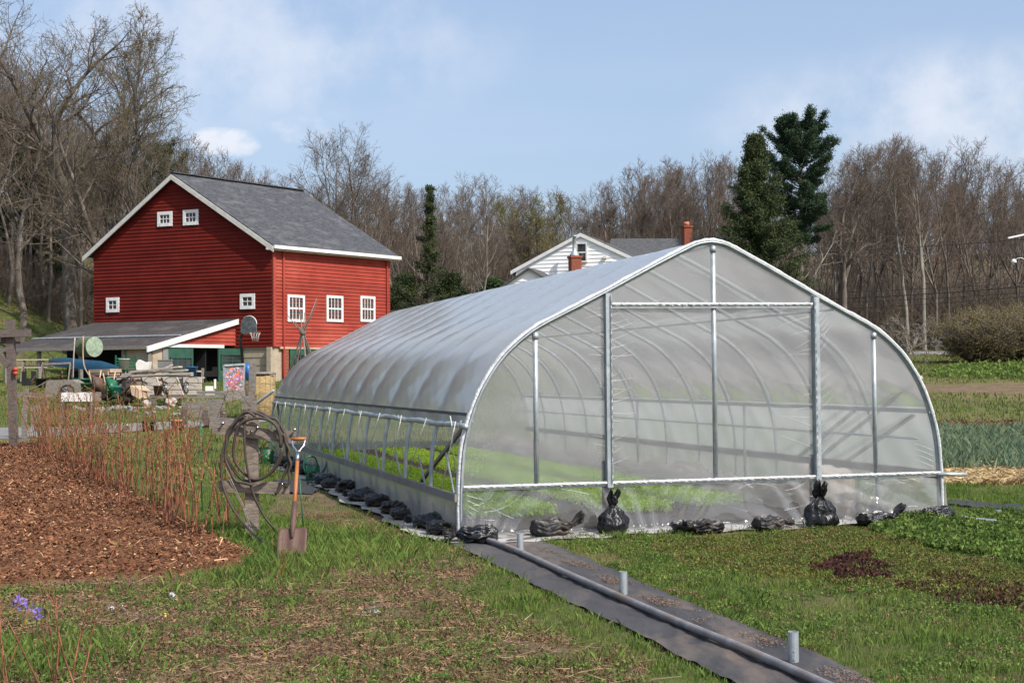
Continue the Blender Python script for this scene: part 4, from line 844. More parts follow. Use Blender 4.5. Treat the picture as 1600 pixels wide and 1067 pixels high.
# spade
sb = at(455, 875); top = sb+np.array([.115, .95, 0]); top = atY(467, 684, sb[1]+.75)
bot = np.array([sb[0], sb[1], .03]); d = top-bot; Ls = np.linalg.norm(d); d /= Ls
t = thing('spade', 'D handled spade with a rusty blade leaning on the hose post arm', 'spade', sb)
sx = np.array([1, 0, 0])-d*d[0]; sx /= np.linalg.norm(sx); nf = np.cross(sx, d)
if nf[1] > 0: nf = -nf
def SP_(a, u, f=0.0): return bot+d*a+sx*u+nf*f
BL = .34; rows = []
for i in range(15):
    a = BL*i/14; hw_ = .128 if i > 3 else .128*(.80+.2*math.sqrt(i/4)); hw_ *= (1 if i < 12 else 1-.16*((i-12)/2)**2)
    rows.append([SP_(a-.05+(.02*(1-abs(j-6)/6) if i == 0 else 0), hw_*(j-6)/6, .022*(1-((j-6)/6)**2)*(-1)+.02*math.exp(-((j-6)/1.6)**2)*(i > 5)+.01) for j in range(13)])
mb = MB(); mb.grid(rows); o = build(mb, 'blade', 'rust', t, smooth=True); o.modifiers.new('s', 'SOLIDIFY').thickness = .004
mb = MB(); mb.tube([SP_(BL-.16, 0, .02), SP_(BL-.02, 0, .012), SP_(BL+.06, 0), SP_(.56, 0)], [.012, .030, .026, .021], 10); build(mb, 'socket', 'rust', t)
mb = MB(); mb.tube([SP_(.52, 0), SP_(.70, 0), SP_(Ls-.24, 0)], [.020, .0185, .017], 10); build(mb, 'shaft', 'handle', t)
mb = MB(); mb.tube([SP_(Ls-.26, 0), SP_(Ls-.16, 0)], .0175, 10)
for sg in (-1, 1): mb.tube(dense([tuple(SP_(Ls-.17, .0)), tuple(SP_(Ls-.13, sg*.022)), tuple(SP_(Ls-.085, sg*.050)), tuple(SP_(Ls-.02, sg*.060))], 4), .008, 8)
build(mb, 'yoke', 'steel', t); mb = MB(); mb.tube([SP_(Ls-.012, -.072), SP_(Ls-.012, 0), SP_(Ls-.012, .072)], [.014, .018, .014], 12); build(mb, 'grip', 'handle', t)
p = at(475, 838); mb = MB(); mb.tube([p, atY(468, 745, p[1])], .006, 6); tag(build(mb, 'plant_stake', 'green_plastic', loc=p), 'thin green stake standing right behind the spade', 'stake')
def can(p, rot, label, s=1.0):
    t = thing('watering_can', label, 'watering can', p, 'green watering cans'); x = np.array([math.cos(rot), math.sin(rot), 0])*s; z = np.array([0, 0, 1.])*s; p = np.array(p)
    mb = MB(); mb.lathe([(.10*s, 0), (.105*s, .01*s), (.095*s, .22*s), (.085*s, .225*s), (.08*s, .20*s)], p, 20); build(mb, 'body', 'green_plastic', t)
    mb = MB(); mb.tube([p+x*.09+z*.05, p+x*.17+z*.16, p+x*.24+z*.32], [.02*s, .015*s, .012*s], 8); mb.tube([p+x*.235+z*.31, p+x*.26+z*.35], [.015*s, .035*s], 10); build(mb, 'spout', 'green_plastic', t)
    mb = MB(); mb.tube(dense([tuple(p+x*.07+z*.22), tuple(p+x*.03+z*.33), tuple(p-x*.08+z*.34), tuple(p-x*.14+z*.22), tuple(p-x*.095+z*.10)], 5), .012*s, 8); build(mb, 'handle', 'green_plastic', t)
can(at(418, 724), 2.6, 'green watering can behind the hose loops, farther of the two', 1.15); can(at(489, 752), .5, 'green watering can beside the dark bags, nearer of the two, spout raised', 1.1)
p = at(431, 775); mb = MB(); blob(mb, p+np.array([0, 0, .03]), (.05, .05, .035), 3); tag(build(mb, 'stone', 'stone', loc=p, smooth=True), 'pale stone at the edge of the dark plastic sheet', 'stone')
# ================================================================ LEFT ARBOUR POST and low stakes
p = at(22, 700); t = thing('trellis_post', 'tall weathered post with a cross beam and brace at the left edge', 'post', p)
Yp = p[1]; q = lambda a, b, dy=0: atY(a, b, Yp+dy)
mb = MB(); mb.beam(p-np.array([0, 0, .2]), q(16, 500), .16, .15, up=(0, 1, 0)); build(mb, 'post', 'old_post', t)
mb = MB(); mb.beam(q(-60, 523, -.13), q(48, 520, -.13), .09, .16); build(mb, 'cross_beam', 'old_post', t); mb = MB(); mb.beam(q(-60, 531, .13), q(33, 531, .13), .09, .17); build(mb, 'cross_beam', 'old_post', t)
mb = MB(); mb.beam(q(14, 572, -.05), q(-30, 525, -.05), .10, .14); build(mb, 'brace', 'old_post', t)
mb = MB(); mb.beam(q(14, 610, -.08), q(14, 613, -.14), .05, .05)
for py in (577, 583): mb = MB(); c = q(24, py, -.1); mb.lathe([(.02, -.05), (.06, -.03), (.06, .02), (.03, .05)], c, 10); build(mb, 'reflector', 'red_plastic', t)
for i, (a, y0, y1, lb) in enumerate(((38, 694, 638, 'short grey stake nearest the tall left post'), (52, 668, 632, 'short grey stake beyond the nearest one by the canes'), (61, 664, 628, 'thicker short stake among the far canes'))):
    p = at(a, y0); mb = MB(); mb.beam(p-np.array([0, 0, .1]), atY(a, y1, p[1]), .10, .08, up=(0, 1, 0)); tag(build(mb, 'garden_stake', 'grey_wood', loc=p), lb, 'stake', 'short garden stakes')
# ================================================================ RASPBERRY CANES
A0 = np.array([-9.6, 31.0]); a_ = at(60, 693)[:2]; b_ = at(372, 853)[:2]
rr = np.random.default_rng(77); protos = []
def cane_clump(seed):
    r = np.random.default_rng(seed); P0 = []; P1 = []; R0 = []; R1 = []; Lf = []
    for i in range(r.integers(5, 8)):
        p = np.array([r.normal(0, .10), r.normal(0, .10), -.02]); lean = r.normal(0, .16, 2); H = r.uniform(.75, 1.45); n = 9; d = np.array([lean[0], lean[1], 1.]); 
        rad = r.uniform(.006, .0115)
        for k in range(n):
            d = d+np.array([*r.normal(0, .05, 2), -.02]); d /= np.linalg.norm(d); q = p+d*H/n; P0.append(p); P1.append(q); R0.append(rad*(1-.6*k/n)); R1.append(rad*(1-.6*(k+1)/n))
            if k > 2 and r.random() < .45:
                e = np.array([*r.normal(0, 1, 2), .9]); e /= np.linalg.norm(e); q2 = q+e*r.uniform(.06, .24); P0.append(q); P1.append(q2); R0.append(rad*.45); R1.append(rad*.3); Lf.append(q2)
            if k > 1: Lf.append(q+r.normal(0, .01, 3))
            p = q
    V, Fc = prisms(P0, P1, R0, R1, 4); Lp = np.repeat(np.array(Lf), 2, 0); Lp = Lp+r.normal(0, .014, Lp.shape); V2, F2 = leaves(Lp, .017, r, .4); return V, Fc, V2, F2
for k in range(7):
    V, Fc, V2, F2 = cane_clump(k+5); t = thing('raspberry_cane', 'red brown raspberry canes sprouting small leaves along the mulch edge', 'raspberry canes', (0, 0, 0), 'raspberry canes along the mulch edge')
    fast_mesh('stem', V, Fc, 'cane', t); fast_mesh('leaves', V2, F2, 'cane_leaf', t); protos.append(t)
used_ = 0
for i in range(46):
    u = (i+.3*rr.random())/46; u = 1-(1-u)**1.0; u = u*.97; c = a_+(b_-a_)*u; c = c+np.array([rr.normal(0, .12)-.05*u, rr.normal(0, .30)]); o = protos[i] if i < 7 else copy_tree(protos[i % 7])
    o.location = (float(c[0]), float(c[1]), float(GH(*c))); o.rotation_euler = (0, 0, float(rr.random()*6.28)); o.scale = (1, 1, float(rr.uniform(.85, 1.15)))
c = copy_tree(protos[0], at(10, 1075), 1.0, .55, label='dry cane shoots poking up at the bottom left corner'); c2 = copy_tree(protos[3], at(90, 1085), 2.0, .6, label='single arching dry canes among the bottom left grass'); c3 = copy_tree(protos[5], at(436, 902), 1.0, .28, label='broken stubby cane stems in front of the hose tail')
# a few leaning canes tied at the hose post
mb = MB()
for (a, b) in (((352, 730), (405, 862)), ((356, 745), (398, 850))): mb.tube([pw(*a, -.25), pw((a[0]+b[0])/2+3, (a[1]+b[1])/2-4, -.3), pw(*b, -.7)], .005, 5)
tag(build(mb, 'bent_canes', 'arm_wood', loc=pb), 'pale bent canes leaning past the hose post', 'canes')
for (px, yb, yt, lb) in ((158, 742, 640, 'thin green plant stake among the middle canes'), (316, 800, 660, 'thin green plant stake among the nearest canes')):
    p = at(px, yb); mb = MB(); mb.tube([p, atY(px-3, yt, p[1])], .007, 6); tag(build(mb, 'plant_stake', 'green_plastic', loc=p), lb, 'stake')
# ================================================================ RED BARN
BC = np.array([-10.70, 60., 1.3]); BL_ = np.array([-19.85, 63.8, 1.3]); BR = np.array([-5.98, 65.9, 1.3])
EZ = 7.62; ga = BL_-BC; GWid = np.linalg.norm(ga); ga /= GWid; sa = BR-BC; SL = np.linalg.norm(sa); sa /= SL
gn = np.array([ga[1], -ga[0], 0]); gn = gn if gn[1] < 0 else -gn; sn = np.array([sa[1], -sa[0], 0]); sn = sn if sn[0] > 0 else -sn
FZ = 3.02   # bottom of the boarding
barn = thing('red_barn', 'red clapboard barn with grey shingle roof and a lean-to shed', 'barn', (BC+BL_)/2)
RX = .52*GWid; RZ = 10.98; slope1 = (RZ-EZ)/RX; slope2 = (RZ-EZ)/(GWid-RX)
def gtop(u): return EZ+slope1*u if u < RX else EZ+slope2*(GWid-u)
def boards(mb, O, U, Nn, x0f, x1f, z0, z1, h=.165, proj=.034):
    z = z0; 
    while z < z1-.01:
        zt = min(z+h, z1); a0, a1 = x0f(z), x1f(z); b0, b1 = x0f(zt), x1f(zt)
        if a1 > a0+.02:
            if b1 < b0: b0 = b1 = (b0+b1)/2
            P = lambda u, zz, o: O+U*u+Nn*o+np.array([0, 0, zz])
            mb.quad(P(a0, z, proj), P(a1, z, proj), P(b1, zt, .002), P(b0, zt, .002)); mb.quad(P(a0, z, .0), P(a1, z, .0), P(a1, z, proj), P(a0, z, proj))
        z = zt
O0 = BC*np.array([1, 1, 0])
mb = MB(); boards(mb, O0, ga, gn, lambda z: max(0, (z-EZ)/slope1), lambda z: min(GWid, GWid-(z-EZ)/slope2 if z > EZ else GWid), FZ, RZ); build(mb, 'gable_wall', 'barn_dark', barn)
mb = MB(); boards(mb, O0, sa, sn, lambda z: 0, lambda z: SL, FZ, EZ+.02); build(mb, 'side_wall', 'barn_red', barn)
# solid body just inside
mb = MB(); ins = [O0+ga*.02+sa*.02, O0+ga*(GWid-.02)+sa*.02]; 
prof = [(0.02, FZ-.02), (0.02, EZ-.03), (RX, RZ-.05), (GWid-.02, EZ-.03), (GWid-.02, FZ-.02)]
mb.prism([O0+ga*u+sa*.02+np.array([0, 0, z]) for u, z in prof], sa*(SL-.04)); build(mb, 'back_wall', 'barn_red', barn)
# foundation
mb = MB(); P = [O0+ga*.06+sa*.06, O0+ga*(GWid-.06)+sa*.06, O0+ga*(GWid-.06)+sa*(SL-.06), O0+ga*.06+sa*(SL-.06)]; mb.prism([p_+np.array([0, 0, .6]) for p_ in P], (0, 0, FZ-.6)); build(mb, 'foundation', 'stucco', barn)
# block joints on foundation
mb = MB()
for z in (1.5, 1.85, 2.2, 2.55, 2.9): mb.box(O0+ga*.9+sa*.06+gn*.012+np.array([0, 0, z]), (1.5, .012, .018), rot=math.atan2(ga[1], ga[0]))
build(mb, 'block_joint', 'concrete', barn)
mb = MB(); c = O0+ga*.02+gn*.0; mb.box(O0+gn*.02+ga*.12+np.array([0, 0, 2.15]), (.22, .22, 1.7), rot=math.atan2(ga[1], ga[0])); build(mb, 'corner_post', 'stucco', barn)
mb = MB(); mb.box(O0+ga*.0+gn*.02+sn*.02+sa*.08+np.array([0, 0, (FZ+EZ)/2]), (.14, .14, EZ-FZ), rot=math.atan2(sa[1], sa[0])); build(mb, 'corner_board', 'barn_red', barn); mb = MB(); mb.box(O0+sa*.62+sn*.05+np.array([0, 0, (1.6+EZ)/2]), (.09, .09, EZ-1.6-.1), rot=math.atan2(sa[1], sa[0])); build(mb, 'downpipe', 'barn_red', barn); mb = MB(); mb.box(O0+sa*(SL-.25)+sn*.05+np.array([0, 0, (1.6+EZ)/2]), (.09, .09, EZ-1.6-.1), rot=math.atan2(sa[1], sa[0])); build(mb, 'downpipe', 'barn_red', barn)
# roof
ov = .32; og = .30; mb = MB(); th = .10
def roofpt(u, w_, dz): return O0+ga*u+sa*w_+np.array([0, 0, dz])
for (u0, z0, u1, z1) in ((-ov, EZ-slope1*ov, RX, RZ), (GWid+ov, EZ-slope2*ov, RX, RZ)):
    n = 30; rows = []
    P = [roofpt(u0, -og, z0+.03), roofpt(u1, -og, z1+.03), roofpt(u1, -og, z1+.03+th), roofpt(u0, -og, z0+.03+th)]; mb.prism(P, sa*(SL+2*og))
build(mb, 'roof', 'shingle', barn)
mb = MB(); mb.beam(roofpt(RX, -og-.01, RZ+.16), roofpt(RX, SL+og, RZ+.16), .30, .05); build(mb, 'ridge_cap', 'shingle', barn)
mb = MB()
for (u0, z0, u1, z1) in ((-ov-.02, EZ-slope1*(ov+.02), RX, RZ), (GWid+ov+.02, EZ-slope2*(ov+.02), RX, RZ)):
    mb.prism([roofpt(u0, -og-.03, z0-.17), roofpt(u1, -og-.03, z1-.17), roofpt(u1, -og-.03, z1+.06), roofpt(u0, -og-.03, z0+.06)], sa*.05)
build(mb, 'rake_board', 'old_trim', barn)
mb = MB(); mb.beam(roofpt(-ov-.06, -og-.02, EZ-slope1*ov+.04), roofpt(-ov-.06, SL+og, EZ-slope1*ov+.04), .12, .15); mb.prism([roofpt(-ov, -og-.028, EZ-.28), roofpt(.02, -og-.028, EZ-.28), roofpt(.02, -og-.028, EZ+.0), roofpt(-ov, -og-.028, EZ-.17)], sa*.05); build(mb, 'gutter', 'white_trim', barn)
mb = MB(); mb.prism([roofpt(-ov, -og, EZ-slope1*ov-.10), roofpt(0, -og, EZ-slope1*ov-.10), roofpt(0, -og, EZ-slope1*ov-.06), roofpt(-ov, -og, EZ-slope1*ov-.06)], sa*(SL+2*og)); build(mb, 'soffit', 'old_trim', barn)
def window(O, U, Nn, u, z, w_, h, cols, rws, parent, trim='white_trim', tw=.12, rail=False, name='window'):
    """frame proud of the wall, dark pane set back inside it, glazing bars"""
    Z = np.array([0, 0, 1.]); c = lambda a, b, o: O+U*(u+a)+Nn*o+Z*(z+b); ang = math.atan2(U[1], U[0]); mb = MB(); d_ = .07
    def bx(a0, a1, b0, b1, o0, o1): mb.box(c((a0+a1)/2, (b0+b1)/2, (o0+o1)/2), (abs(a1-a0), o1-o0, abs(b1-b0)), rot=ang)
    bx(-w_/2, -w_/2+tw, -h/2, h/2, .0, d_); bx(w_/2-tw, w_/2, -h/2, h/2, .0, d_); bx(-w_/2+tw, w_/2-tw, h/2-tw, h/2, .0, d_+.004); bx(-w_/2+tw, w_/2-tw, -h/2, -h/2+tw, .0, d_+.01)
    f = build(mb, name, trim, parent); iw = w_-2*tw; ih = h-2*tw; mb = MB()
    for i in range(1, cols): x = -iw/2+iw*i/cols; bx(x-.016, x+.016, -ih/2, ih/2, .03, .048)
    for i in range(1, rws): y = -ih/2+ih*i/rws; t_ = .035 if rail else .015; bx(-iw/2, iw/2, y-t_, y+t_, .028, .054)
    build(mb, 'muntin', trim, f); mb = MB(); mb.quad(c(-iw/2, -ih/2, .028), c(iw/2, -ih/2, .028), c(iw/2, ih/2, .028), c(-iw/2, ih/2, .028)); build(mb, 'pane', 'glass', f)
def uz(px, py, O, U, Nn):
    p = onplane(px, py, O, Nn); return (p-O)@U, p[2]
def winpx(x0, y0, x1, y1, O, U, Nn, cols, rws, parent, **k):
    a = uz(x0, (y0+y1)/2, O, U, Nn)[0]; b = uz(x1, (y0+y1)/2, O, U, Nn)[0]; zt = uz((x0+x1)/2, y0, O, U, Nn)[1]; zb = uz((x0+x1)/2, y1, O, U, Nn)[1]
    window(O, U, Nn, (a+b)/2, (zt+zb)/2, abs(b-a), zt-zb, cols, rws, parent, **k)
for (x0, y0, x1, y1, c_) in ((247, 331, 270, 354, 3), (287, 328, 311, 352, 3), (167, 465, 187, 488, 2), (376, 459, 399, 483, 2)): winpx(x0, y0, x1, y1, O0, ga, gn, c_, 2, barn, trim='white_trim', tw=.15)
for (x0, y0, x1, y1) in ((448, 461, 475, 503), (509, 462, 535, 503), (562, 463, 585, 503)): winpx(x0, y0, x1, y1, O0, sa, sn, 4, 2, barn, tw=.12, rail=True)
# green door and brick pier in the long side, below the boards
mb = MB(); a_u = uz(441, 560, O0, sa, sn)[0]; ang = math.atan2(sa[1], sa[0])
for i in range(22): mb.box(O0+sa*.80+sn*.0+np.array([0, 0, 1.35+i*.075]), (.24, .10+.012*(i % 2), .062), rot=ang)
build(mb, 'brick_pier', 'brick', barn); mb = MB(); mb.box(O0+sa*.80+np.array([0, 0, 2.15]), (.23, .09, 1.7), rot=ang); build(mb, 'pier_core', 'mortar', barn)
dr = MB(); dr.box(O0+sa*2.35+sn*.0+np.array([0, 0, 2.1]), (2.7, .10, 1.75), rot=ang); d1 = build(dr, 'door', 'green_paint', barn)
window(O0+sn*.05, sa, sn, 1.75, 2.35, 1.0, .72, 4, 2, d1, trim='green_paint', tw=.06); window(O0+sn*.05, sa, sn, 2.95, 2.35, 1.0, .72, 4, 2, d1, trim='green_paint', tw=.06)
# sagging vine line under the boards
mb = MB(); mb.box(O0+sa*3.6+sn*.04+np.array([0, 0, FZ-.05]), (6.4, .08, .09), rot=ang); build(mb, 'sill_board', 'lumber', barn)
# lean-to shed across the gable
LT = 1.95; LO = O0+ga*LT; LD = 4.75; TZ = 4.22; LZ = 3.02; LE = 6.6+1.3
o_ = -sa   # outward
def lt(u, w_, z): return LO+ga*u+o_*w_+np.array([0, 0, z])
mb = MB(); mb.prism([lt(-.15, .02, TZ), lt(-.15, LD+.15, LZ-.06), lt(-.15, LD+.15, LZ+.02), lt(-.15, .02, TZ+.09)], ga*(LE+.2)); build(mb, 'shed_roof', 'old_shingle', barn)
mb = MB(); mb.prism([lt(-.16, 3.15, TZ-(TZ-LZ)*3.15/LD+.10), lt(-.16, 3.3, TZ-(TZ-LZ)*3.3/LD+.10), lt(-.16, 3.3, TZ-(TZ-LZ)*3.3/LD+.125), lt(-.16, 3.15, TZ-(TZ-LZ)*3.15/LD+.125)], ga*(LE+.2)); build(mb, 'roof_strip', 'galv', barn)
mb = MB(); mb.prism([lt(-.2, -.0, TZ-.15), lt(-.2, LD+.2, LZ-.26), lt(-.2, LD+.2, LZ-.02), lt(-.2, 0, TZ+.08)], ga*.05); build(mb, 'rake_board', 'white_trim', barn)
mb = MB(); mb.prism([lt(-.15, LD+.16, LZ-.13), lt(-.15, LD+.22, LZ-.13), lt(-.15, LD+.22, LZ+.02), lt(-.15, LD+.16, LZ+.02)], ga*(LE+.2)); build(mb, 'eave_board', 'grey_wood', barn)
# right end wall of the shed (red triangle over doors)
def ew(w_, z, o): return LO+o_*w_-ga*0+np.array([0, 0, z])+gn2*o
gn2 = np.cross(o_, np.array([0, 0, 1.])); gn2 = gn2 if gn2[0] > 0 else -gn2
mb = MB(); boards(mb, LO, o_, gn2, lambda z: 0, lambda z: max(0, min(LD, LD*(TZ-z)/(TZ-LZ))), 3.10, TZ-.02); build(mb, 'shed_wall', 'barn_red', barn)
angs = math.atan2(o_[1], o_[0])
def eb(w0, w1, z0, z1, o0, o1, mbx): mbx.box(LO+o_*(w0+w1)/2+gn2*(o0+o1)/2+np.array([0, 0, (z0+z1)/2]), (w1-w0, o1-o0, z1-z0), rot=angs)
wx_ = lambda px, py=570: uz(px, py, LO, o_, gn2)[0]
dL, dM, dR, dE = wx_(262), wx_(301), wx_(333), wx_(374)
mb = MB(); eb(dR-.55, dL+.5, 2.98, 3.12, .02, .10, mb); build(mb, 'door_header', 'white_trim', barn)
mb = MB(); eb(dL, LD, 1.0, 3.02, -.16, .0, mb); build(mb, 'shed_end_wall', 'stucco', barn)
mb = MB(); eb(dL+.0, dL+.28, 1.1, 2.9, .0, .05, mb); build(mb, 'side_panel', 'concrete', barn)
mb = MB(); eb(dM, dL, 1.15, 3.0, -.03, .05, mb); d1 = build(mb, 'door', 'green_paint', barn); window(LO+gn2*.05, o_, gn2, (dL+dM)/2, 2.1, abs(dL-dM)*.86, .95, 4, 2, d1, trim='green_paint', tw=.06)
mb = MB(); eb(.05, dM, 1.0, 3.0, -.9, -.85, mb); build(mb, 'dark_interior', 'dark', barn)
mb = MB(); eb(min(dE, dR), max(dE, dR), 1.15, 2.95, .30, .37, mb); d2 = build(mb, 'door', 'green_paint', barn); window(LO+gn2*.37, o_, gn2, (dE+dR)/2, 2.38, abs(dE-dR)*.84, .66, 2, 2, d2, trim='green_paint', tw=.05)
# shed front: posts and dark interior
for u in (.0, 1.3, 3.6, 5.9, LE-.1): mb = MB(); mb.box(lt(u, LD-.05, 1.9), (.14, .14, 2.2), rot=angs); build(mb, 'shed_post', 'grey_wood', barn)
mb = MB(); mb.prism([lt(.1, 1.6, .9), lt(LE-.1, 1.6, .9), lt(LE-.1, 1.6, 3.4), lt(.1, 1.6, 3.4)], o_*-.05); build(mb, 'shed_shade_sheet', 'dark', barn)  # near-black sheet standing in for the deep shade under the shed roof
mb = MB(); mb.prism([lt(.0, LD-.12, .9), lt(1.3, LD-.12, .9), lt(1.3, LD-.12, 2.9), lt(.0, LD-.12, 2.9)], o_*-.15); build(mb, 'shed_front_wall', 'stucco', barn)
# ================================================================ YARD CLUTTER
def yat(px, py, zoff=0.0): return at(px, py, zoff)
# basketball stand
p = yat(379, 612); p[1] -= 0; Yb = 56.0; base = atY(383, 605, Yb); base[2] = float(GH(base[0], base[1])); t = thing('basketball_stand', 'grey rounded basketball backboard on a black pole by the barn', 'basketball hoop', base)
b_ = lambda a, c, dy=0: atY(a, c, Yb+dy)
mb = MB(); mb.tube([base, b_(375, 525), b_(382, 520), b_(390, 505, -.3)], .06, 8); mb.tube([b_(375, 530), b_(388, 510, -.3)], .03, 6); build(mb, 'pole', 'black', t)
bx = np.array([.75, .66, 0]); bx = np.array([.86, -.5, 0]); bc = b_(389, 508, -.6); P = []
for i in range(17): a = math.pi*i/16; P.append(bc+bx*.42*math.cos(a)+np.array([0, 0, .02+.36*math.sin(a)]))
P += [bc-bx*.42+np.array([0, 0, -.30]), bc-bx*.30+np.array([0, 0, -.36]), bc+bx*.30+np.array([0, 0, -.36]), bc+bx*.42+np.array([0, 0, -.30])]
nb_ = np.cross(bx, (0, 0, 1)); nb_ = nb_ if nb_[1] < 0 else -nb_
mb = MB(); mb.prism(P, nb_*.03); build(mb, 'backboard', 'backboard', t)
mb = MB(); mb.tube([P[i] for i in range(0, 17)]+[P[16]+np.array([0, 0, -.3])], .018, 6); build(mb, 'rim_edge', 'white_trim', t)
rc = bc+bx*.35-nb_*.35+np.array([0, 0, -.30]); rc = bc-nb_*-.25+bx*.55+np.array([0, 0, -.3])
mb = MB(); mb.tube([rc+np.array([.23*math.cos(a), .23*math.sin(a), 0]) for a in np.linspace(0, 6.283, 20)], .012, 6); build(mb, 'hoop_ring', 'rust', t)
mb = MB()
for i in range(10): a = i*.628; mb.tube([rc+np.array([.23*math.cos(a), .23*math.sin(a), 0]), rc+np.array([.14*math.cos(a+.35), .14*math.sin(a+.35), -.2]), rc+np.array([.12*math.cos(a), .12*math.sin(a), -.38])], .006, 4)
build(mb, 'net', 'rope', t)
# bean pole tepee
Yt = 50.; t0 = atY(473, 520, Yt); gb = float(GH(t0[0], Yt)); t = thing('pole_tepee', 'tepee of bare bean poles tied near the top before the barn', 'bean poles', (t0[0], Yt, gb)); rr = random.Random(2)
for i, (tx, ty) in enumerate(((495, 466), (497, 470), (448, 491), (470, 486), (466, 478), (476, 488), (459, 500), (481, 495))):
    a = i*.785+.4; foot = np.array([t0[0]+.85*math.cos(a), Yt+.85*math.sin(a), gb]); top = atY(tx, ty, Yt-.3*math.sin(a)); k = t0+np.array([rr.uniform(-.04, .04), 0, 0]); mb = MB(); mb.tube([foot, k, top], [.035, .025, .012], 6); build(mb, 'pole', 'bark_pale' if i % 3 == 0 else 'bark', t)
mb = MB(); mb.lathe([(.05, -.1), (.12, -.05), (.12, .05), (.05, .1)], t0, 8); build(mb, 'binding', 'bark', t)
# compost bin with straw (wire cage) beside the carts
p = yat(408, 634); p = atY(405, 632, 38.); p[2] = float(GH(p[0], p[1])); t = thing('straw_bin', 'round wooden-edged bin packed with yellow straw beside the tunnel', 'straw bin', p)
hb = (632-562)/F*38.; mb = MB(); k = 40
mb.lathe([(.36, 0), (.44, .1), (.45, hb*.5), (.43, hb*.95), (.2, hb*.99)], p, k, fn=lambda a, z: 1+.03*math.sin(a*9+z*7)+.03*math.sin(a*5-z*11)); build(mb, 'straw_fill', 'hay', t)
mb = MB()
for i in range(18): a = i*.349; mb.tube([p+np.array([.46*math.cos(a), .46*math.sin(a), 0]), p+np.array([.46*math.cos(a+.1), .46*math.sin(a+.1), hb+.05])], .004, 4)
for z in (.05, .35, .7, 1.0, hb): mb.tube([p+np.array([.465*math.cos(a), .465*math.sin(a), z+.02*math.sin(a*3)]) for a in np.linspace(0, 6.283, 26)], .004, 4)
build(mb, 'wire', 'grey_wood', t); mb = MB(); mb.lathe([(.47, hb-.02), (.49, hb), (.45, hb+.05), (.1, hb+.04)], p, 20); build(mb, 'lid', 'grey_wood', t)
# grey post before the bin with arm
p = atY(392, 640, 30.); p[2] = float(GH(p[0], p[1])); mb = MB(); mb.beam(p, atY(395, 568, 30.), .14, .13, up=(0, 1, 0)); tag(build(mb, 'wooden_post', 'grey_wood', loc=p), 'plain grey square post in front of the straw bin', 'post')
# colourful screen panel
Yc = 36.; c0, c1, c2, c3_ = atY(351, 612, Yc), atY(380, 611, Yc+.5), atY(382, 569, Yc+.5), atY(350, 571, Yc); t = thing('mosaic_panel', 'upright panel with a bright flower mosaic behind the raised beds', 'panel', c0)
m = mat('mosaic', (.4, .4, .4), rough=.4); T = m.node_tree; n = T.nodes; vo = n.new('ShaderNodeTexVoronoi'); vo.inputs['Scale'].default_value = 26; tcn = n.new('ShaderNodeTexCoord'); T.links.new(tcn.outputs['Object'], vo.inputs['Vector'])
cr = n.new('ShaderNodeValToRGB'); cr.color_ramp.interpolation = 'CONSTANT'; T.links.new(vo.outputs['Color'], cr.inputs[0]); cols = [(.08, .14, .10), (.45, .08, .10), (.16, .22, .18), (.55, .25, .4), (.28, .30, .32), (.6, .2, .06), (.1, .16, .12), (.25, .10, .35), (.55, .55, .55)]
for i, c in enumerate(cols):
    e = cr.color_ramp.elements[i] if i < 2 else cr.color_ramp.elements.new(i/9); e.position = .1+.8*i/9; e.color = (*c, 1)
T.links.new(cr.outputs[0], n['Principled BSDF'].inputs['Base Color'])
mb = MB(); mb.prism([c0, c1, c2, c3_], (0.02, .04, 0)); build(mb, 'panel_face', 'mosaic', t)
mb = MB(); mb.beam(c3_-np.array([0, .03, 0]), c2-np.array([0, .03, -.0]), .06, .05); mb.beam(c0, c3_, .05, .05, up=(0, 1, 0)); mb.beam(c1, c2, .05, .05, up=(0, 1, 0)); build(mb, 'panel_frame', 'galv', t)
p = atY(389, 612, 37.); mb = MB(); blob(mb, p+np.array([.02, 0, .55]), (.16, .14, .26), 4, .2, n=12); tag(build(mb, 'blue_tarp', 'blue_plastic', loc=p, smooth=True), 'bunched blue tarp between the panel and the grey post', 'tarp')
# raised board boxes
Yk = 27.; kk = lambda a, c, dy=0: atY(a, c, Yk+dy)
t = thing('raised_planter', 'grey board planter box on legs behind the raspberry canes', 'planter', kk(320, 665))
for (x0, x1, y0, y1, dy, nm) in ((284, 327, 626, 652, 0, 'front_board'), (327, 351, 624, 655, .3, 'end_board'), (308, 380, 610, 622, .9, 'back_board'), (378, 401, 618, 640, .5, 'side_board')):
    mb = MB(); a, b = kk(x0, y1, dy), kk(x1, y1, dy); hgt = (y1-y0)/F*(Yk+dy)
    for r_i in range(2): mb.box((a+b)/2+np.array([0, 0, hgt*(r_i+.5)/2]), (b[0]-a[0], .04+.006*r_i, hgt/2-.012))
    build(mb, nm, 'grey_wood', t)
mb = MB(); mb.beam(kk(351, 622, .3), kk(382, 615, .9), .04, .16); build(mb, 'side_rail', 'grey_wood', t)
for (a, dy) in ((289, 0), (322, 0), (350, .3)): mb = MB(); mb.beam(kk(a, 664, dy), kk(a, 640, dy), .09, .09, up=(0, 1, 0)); build(mb, 'leg', 'old_post', t)
def tub(px, yb, yt, wpx, m_, label, nm='flower_pot'):
    p = at(px, yb); s = p[1]/F; mb = MB(); h = (yb-yt)*s; w_ = wpx*s/2; mb.lathe([(w_*.72, 0), (w_*.92, h*.86), (w_*1.04, h*.86), (w_*1.04, h), (w_*.93, h), (w_*.85, h*.8), (.01, h*.8)], p, 18); tag(build(mb, nm, m_, loc=p), label, 'pot')
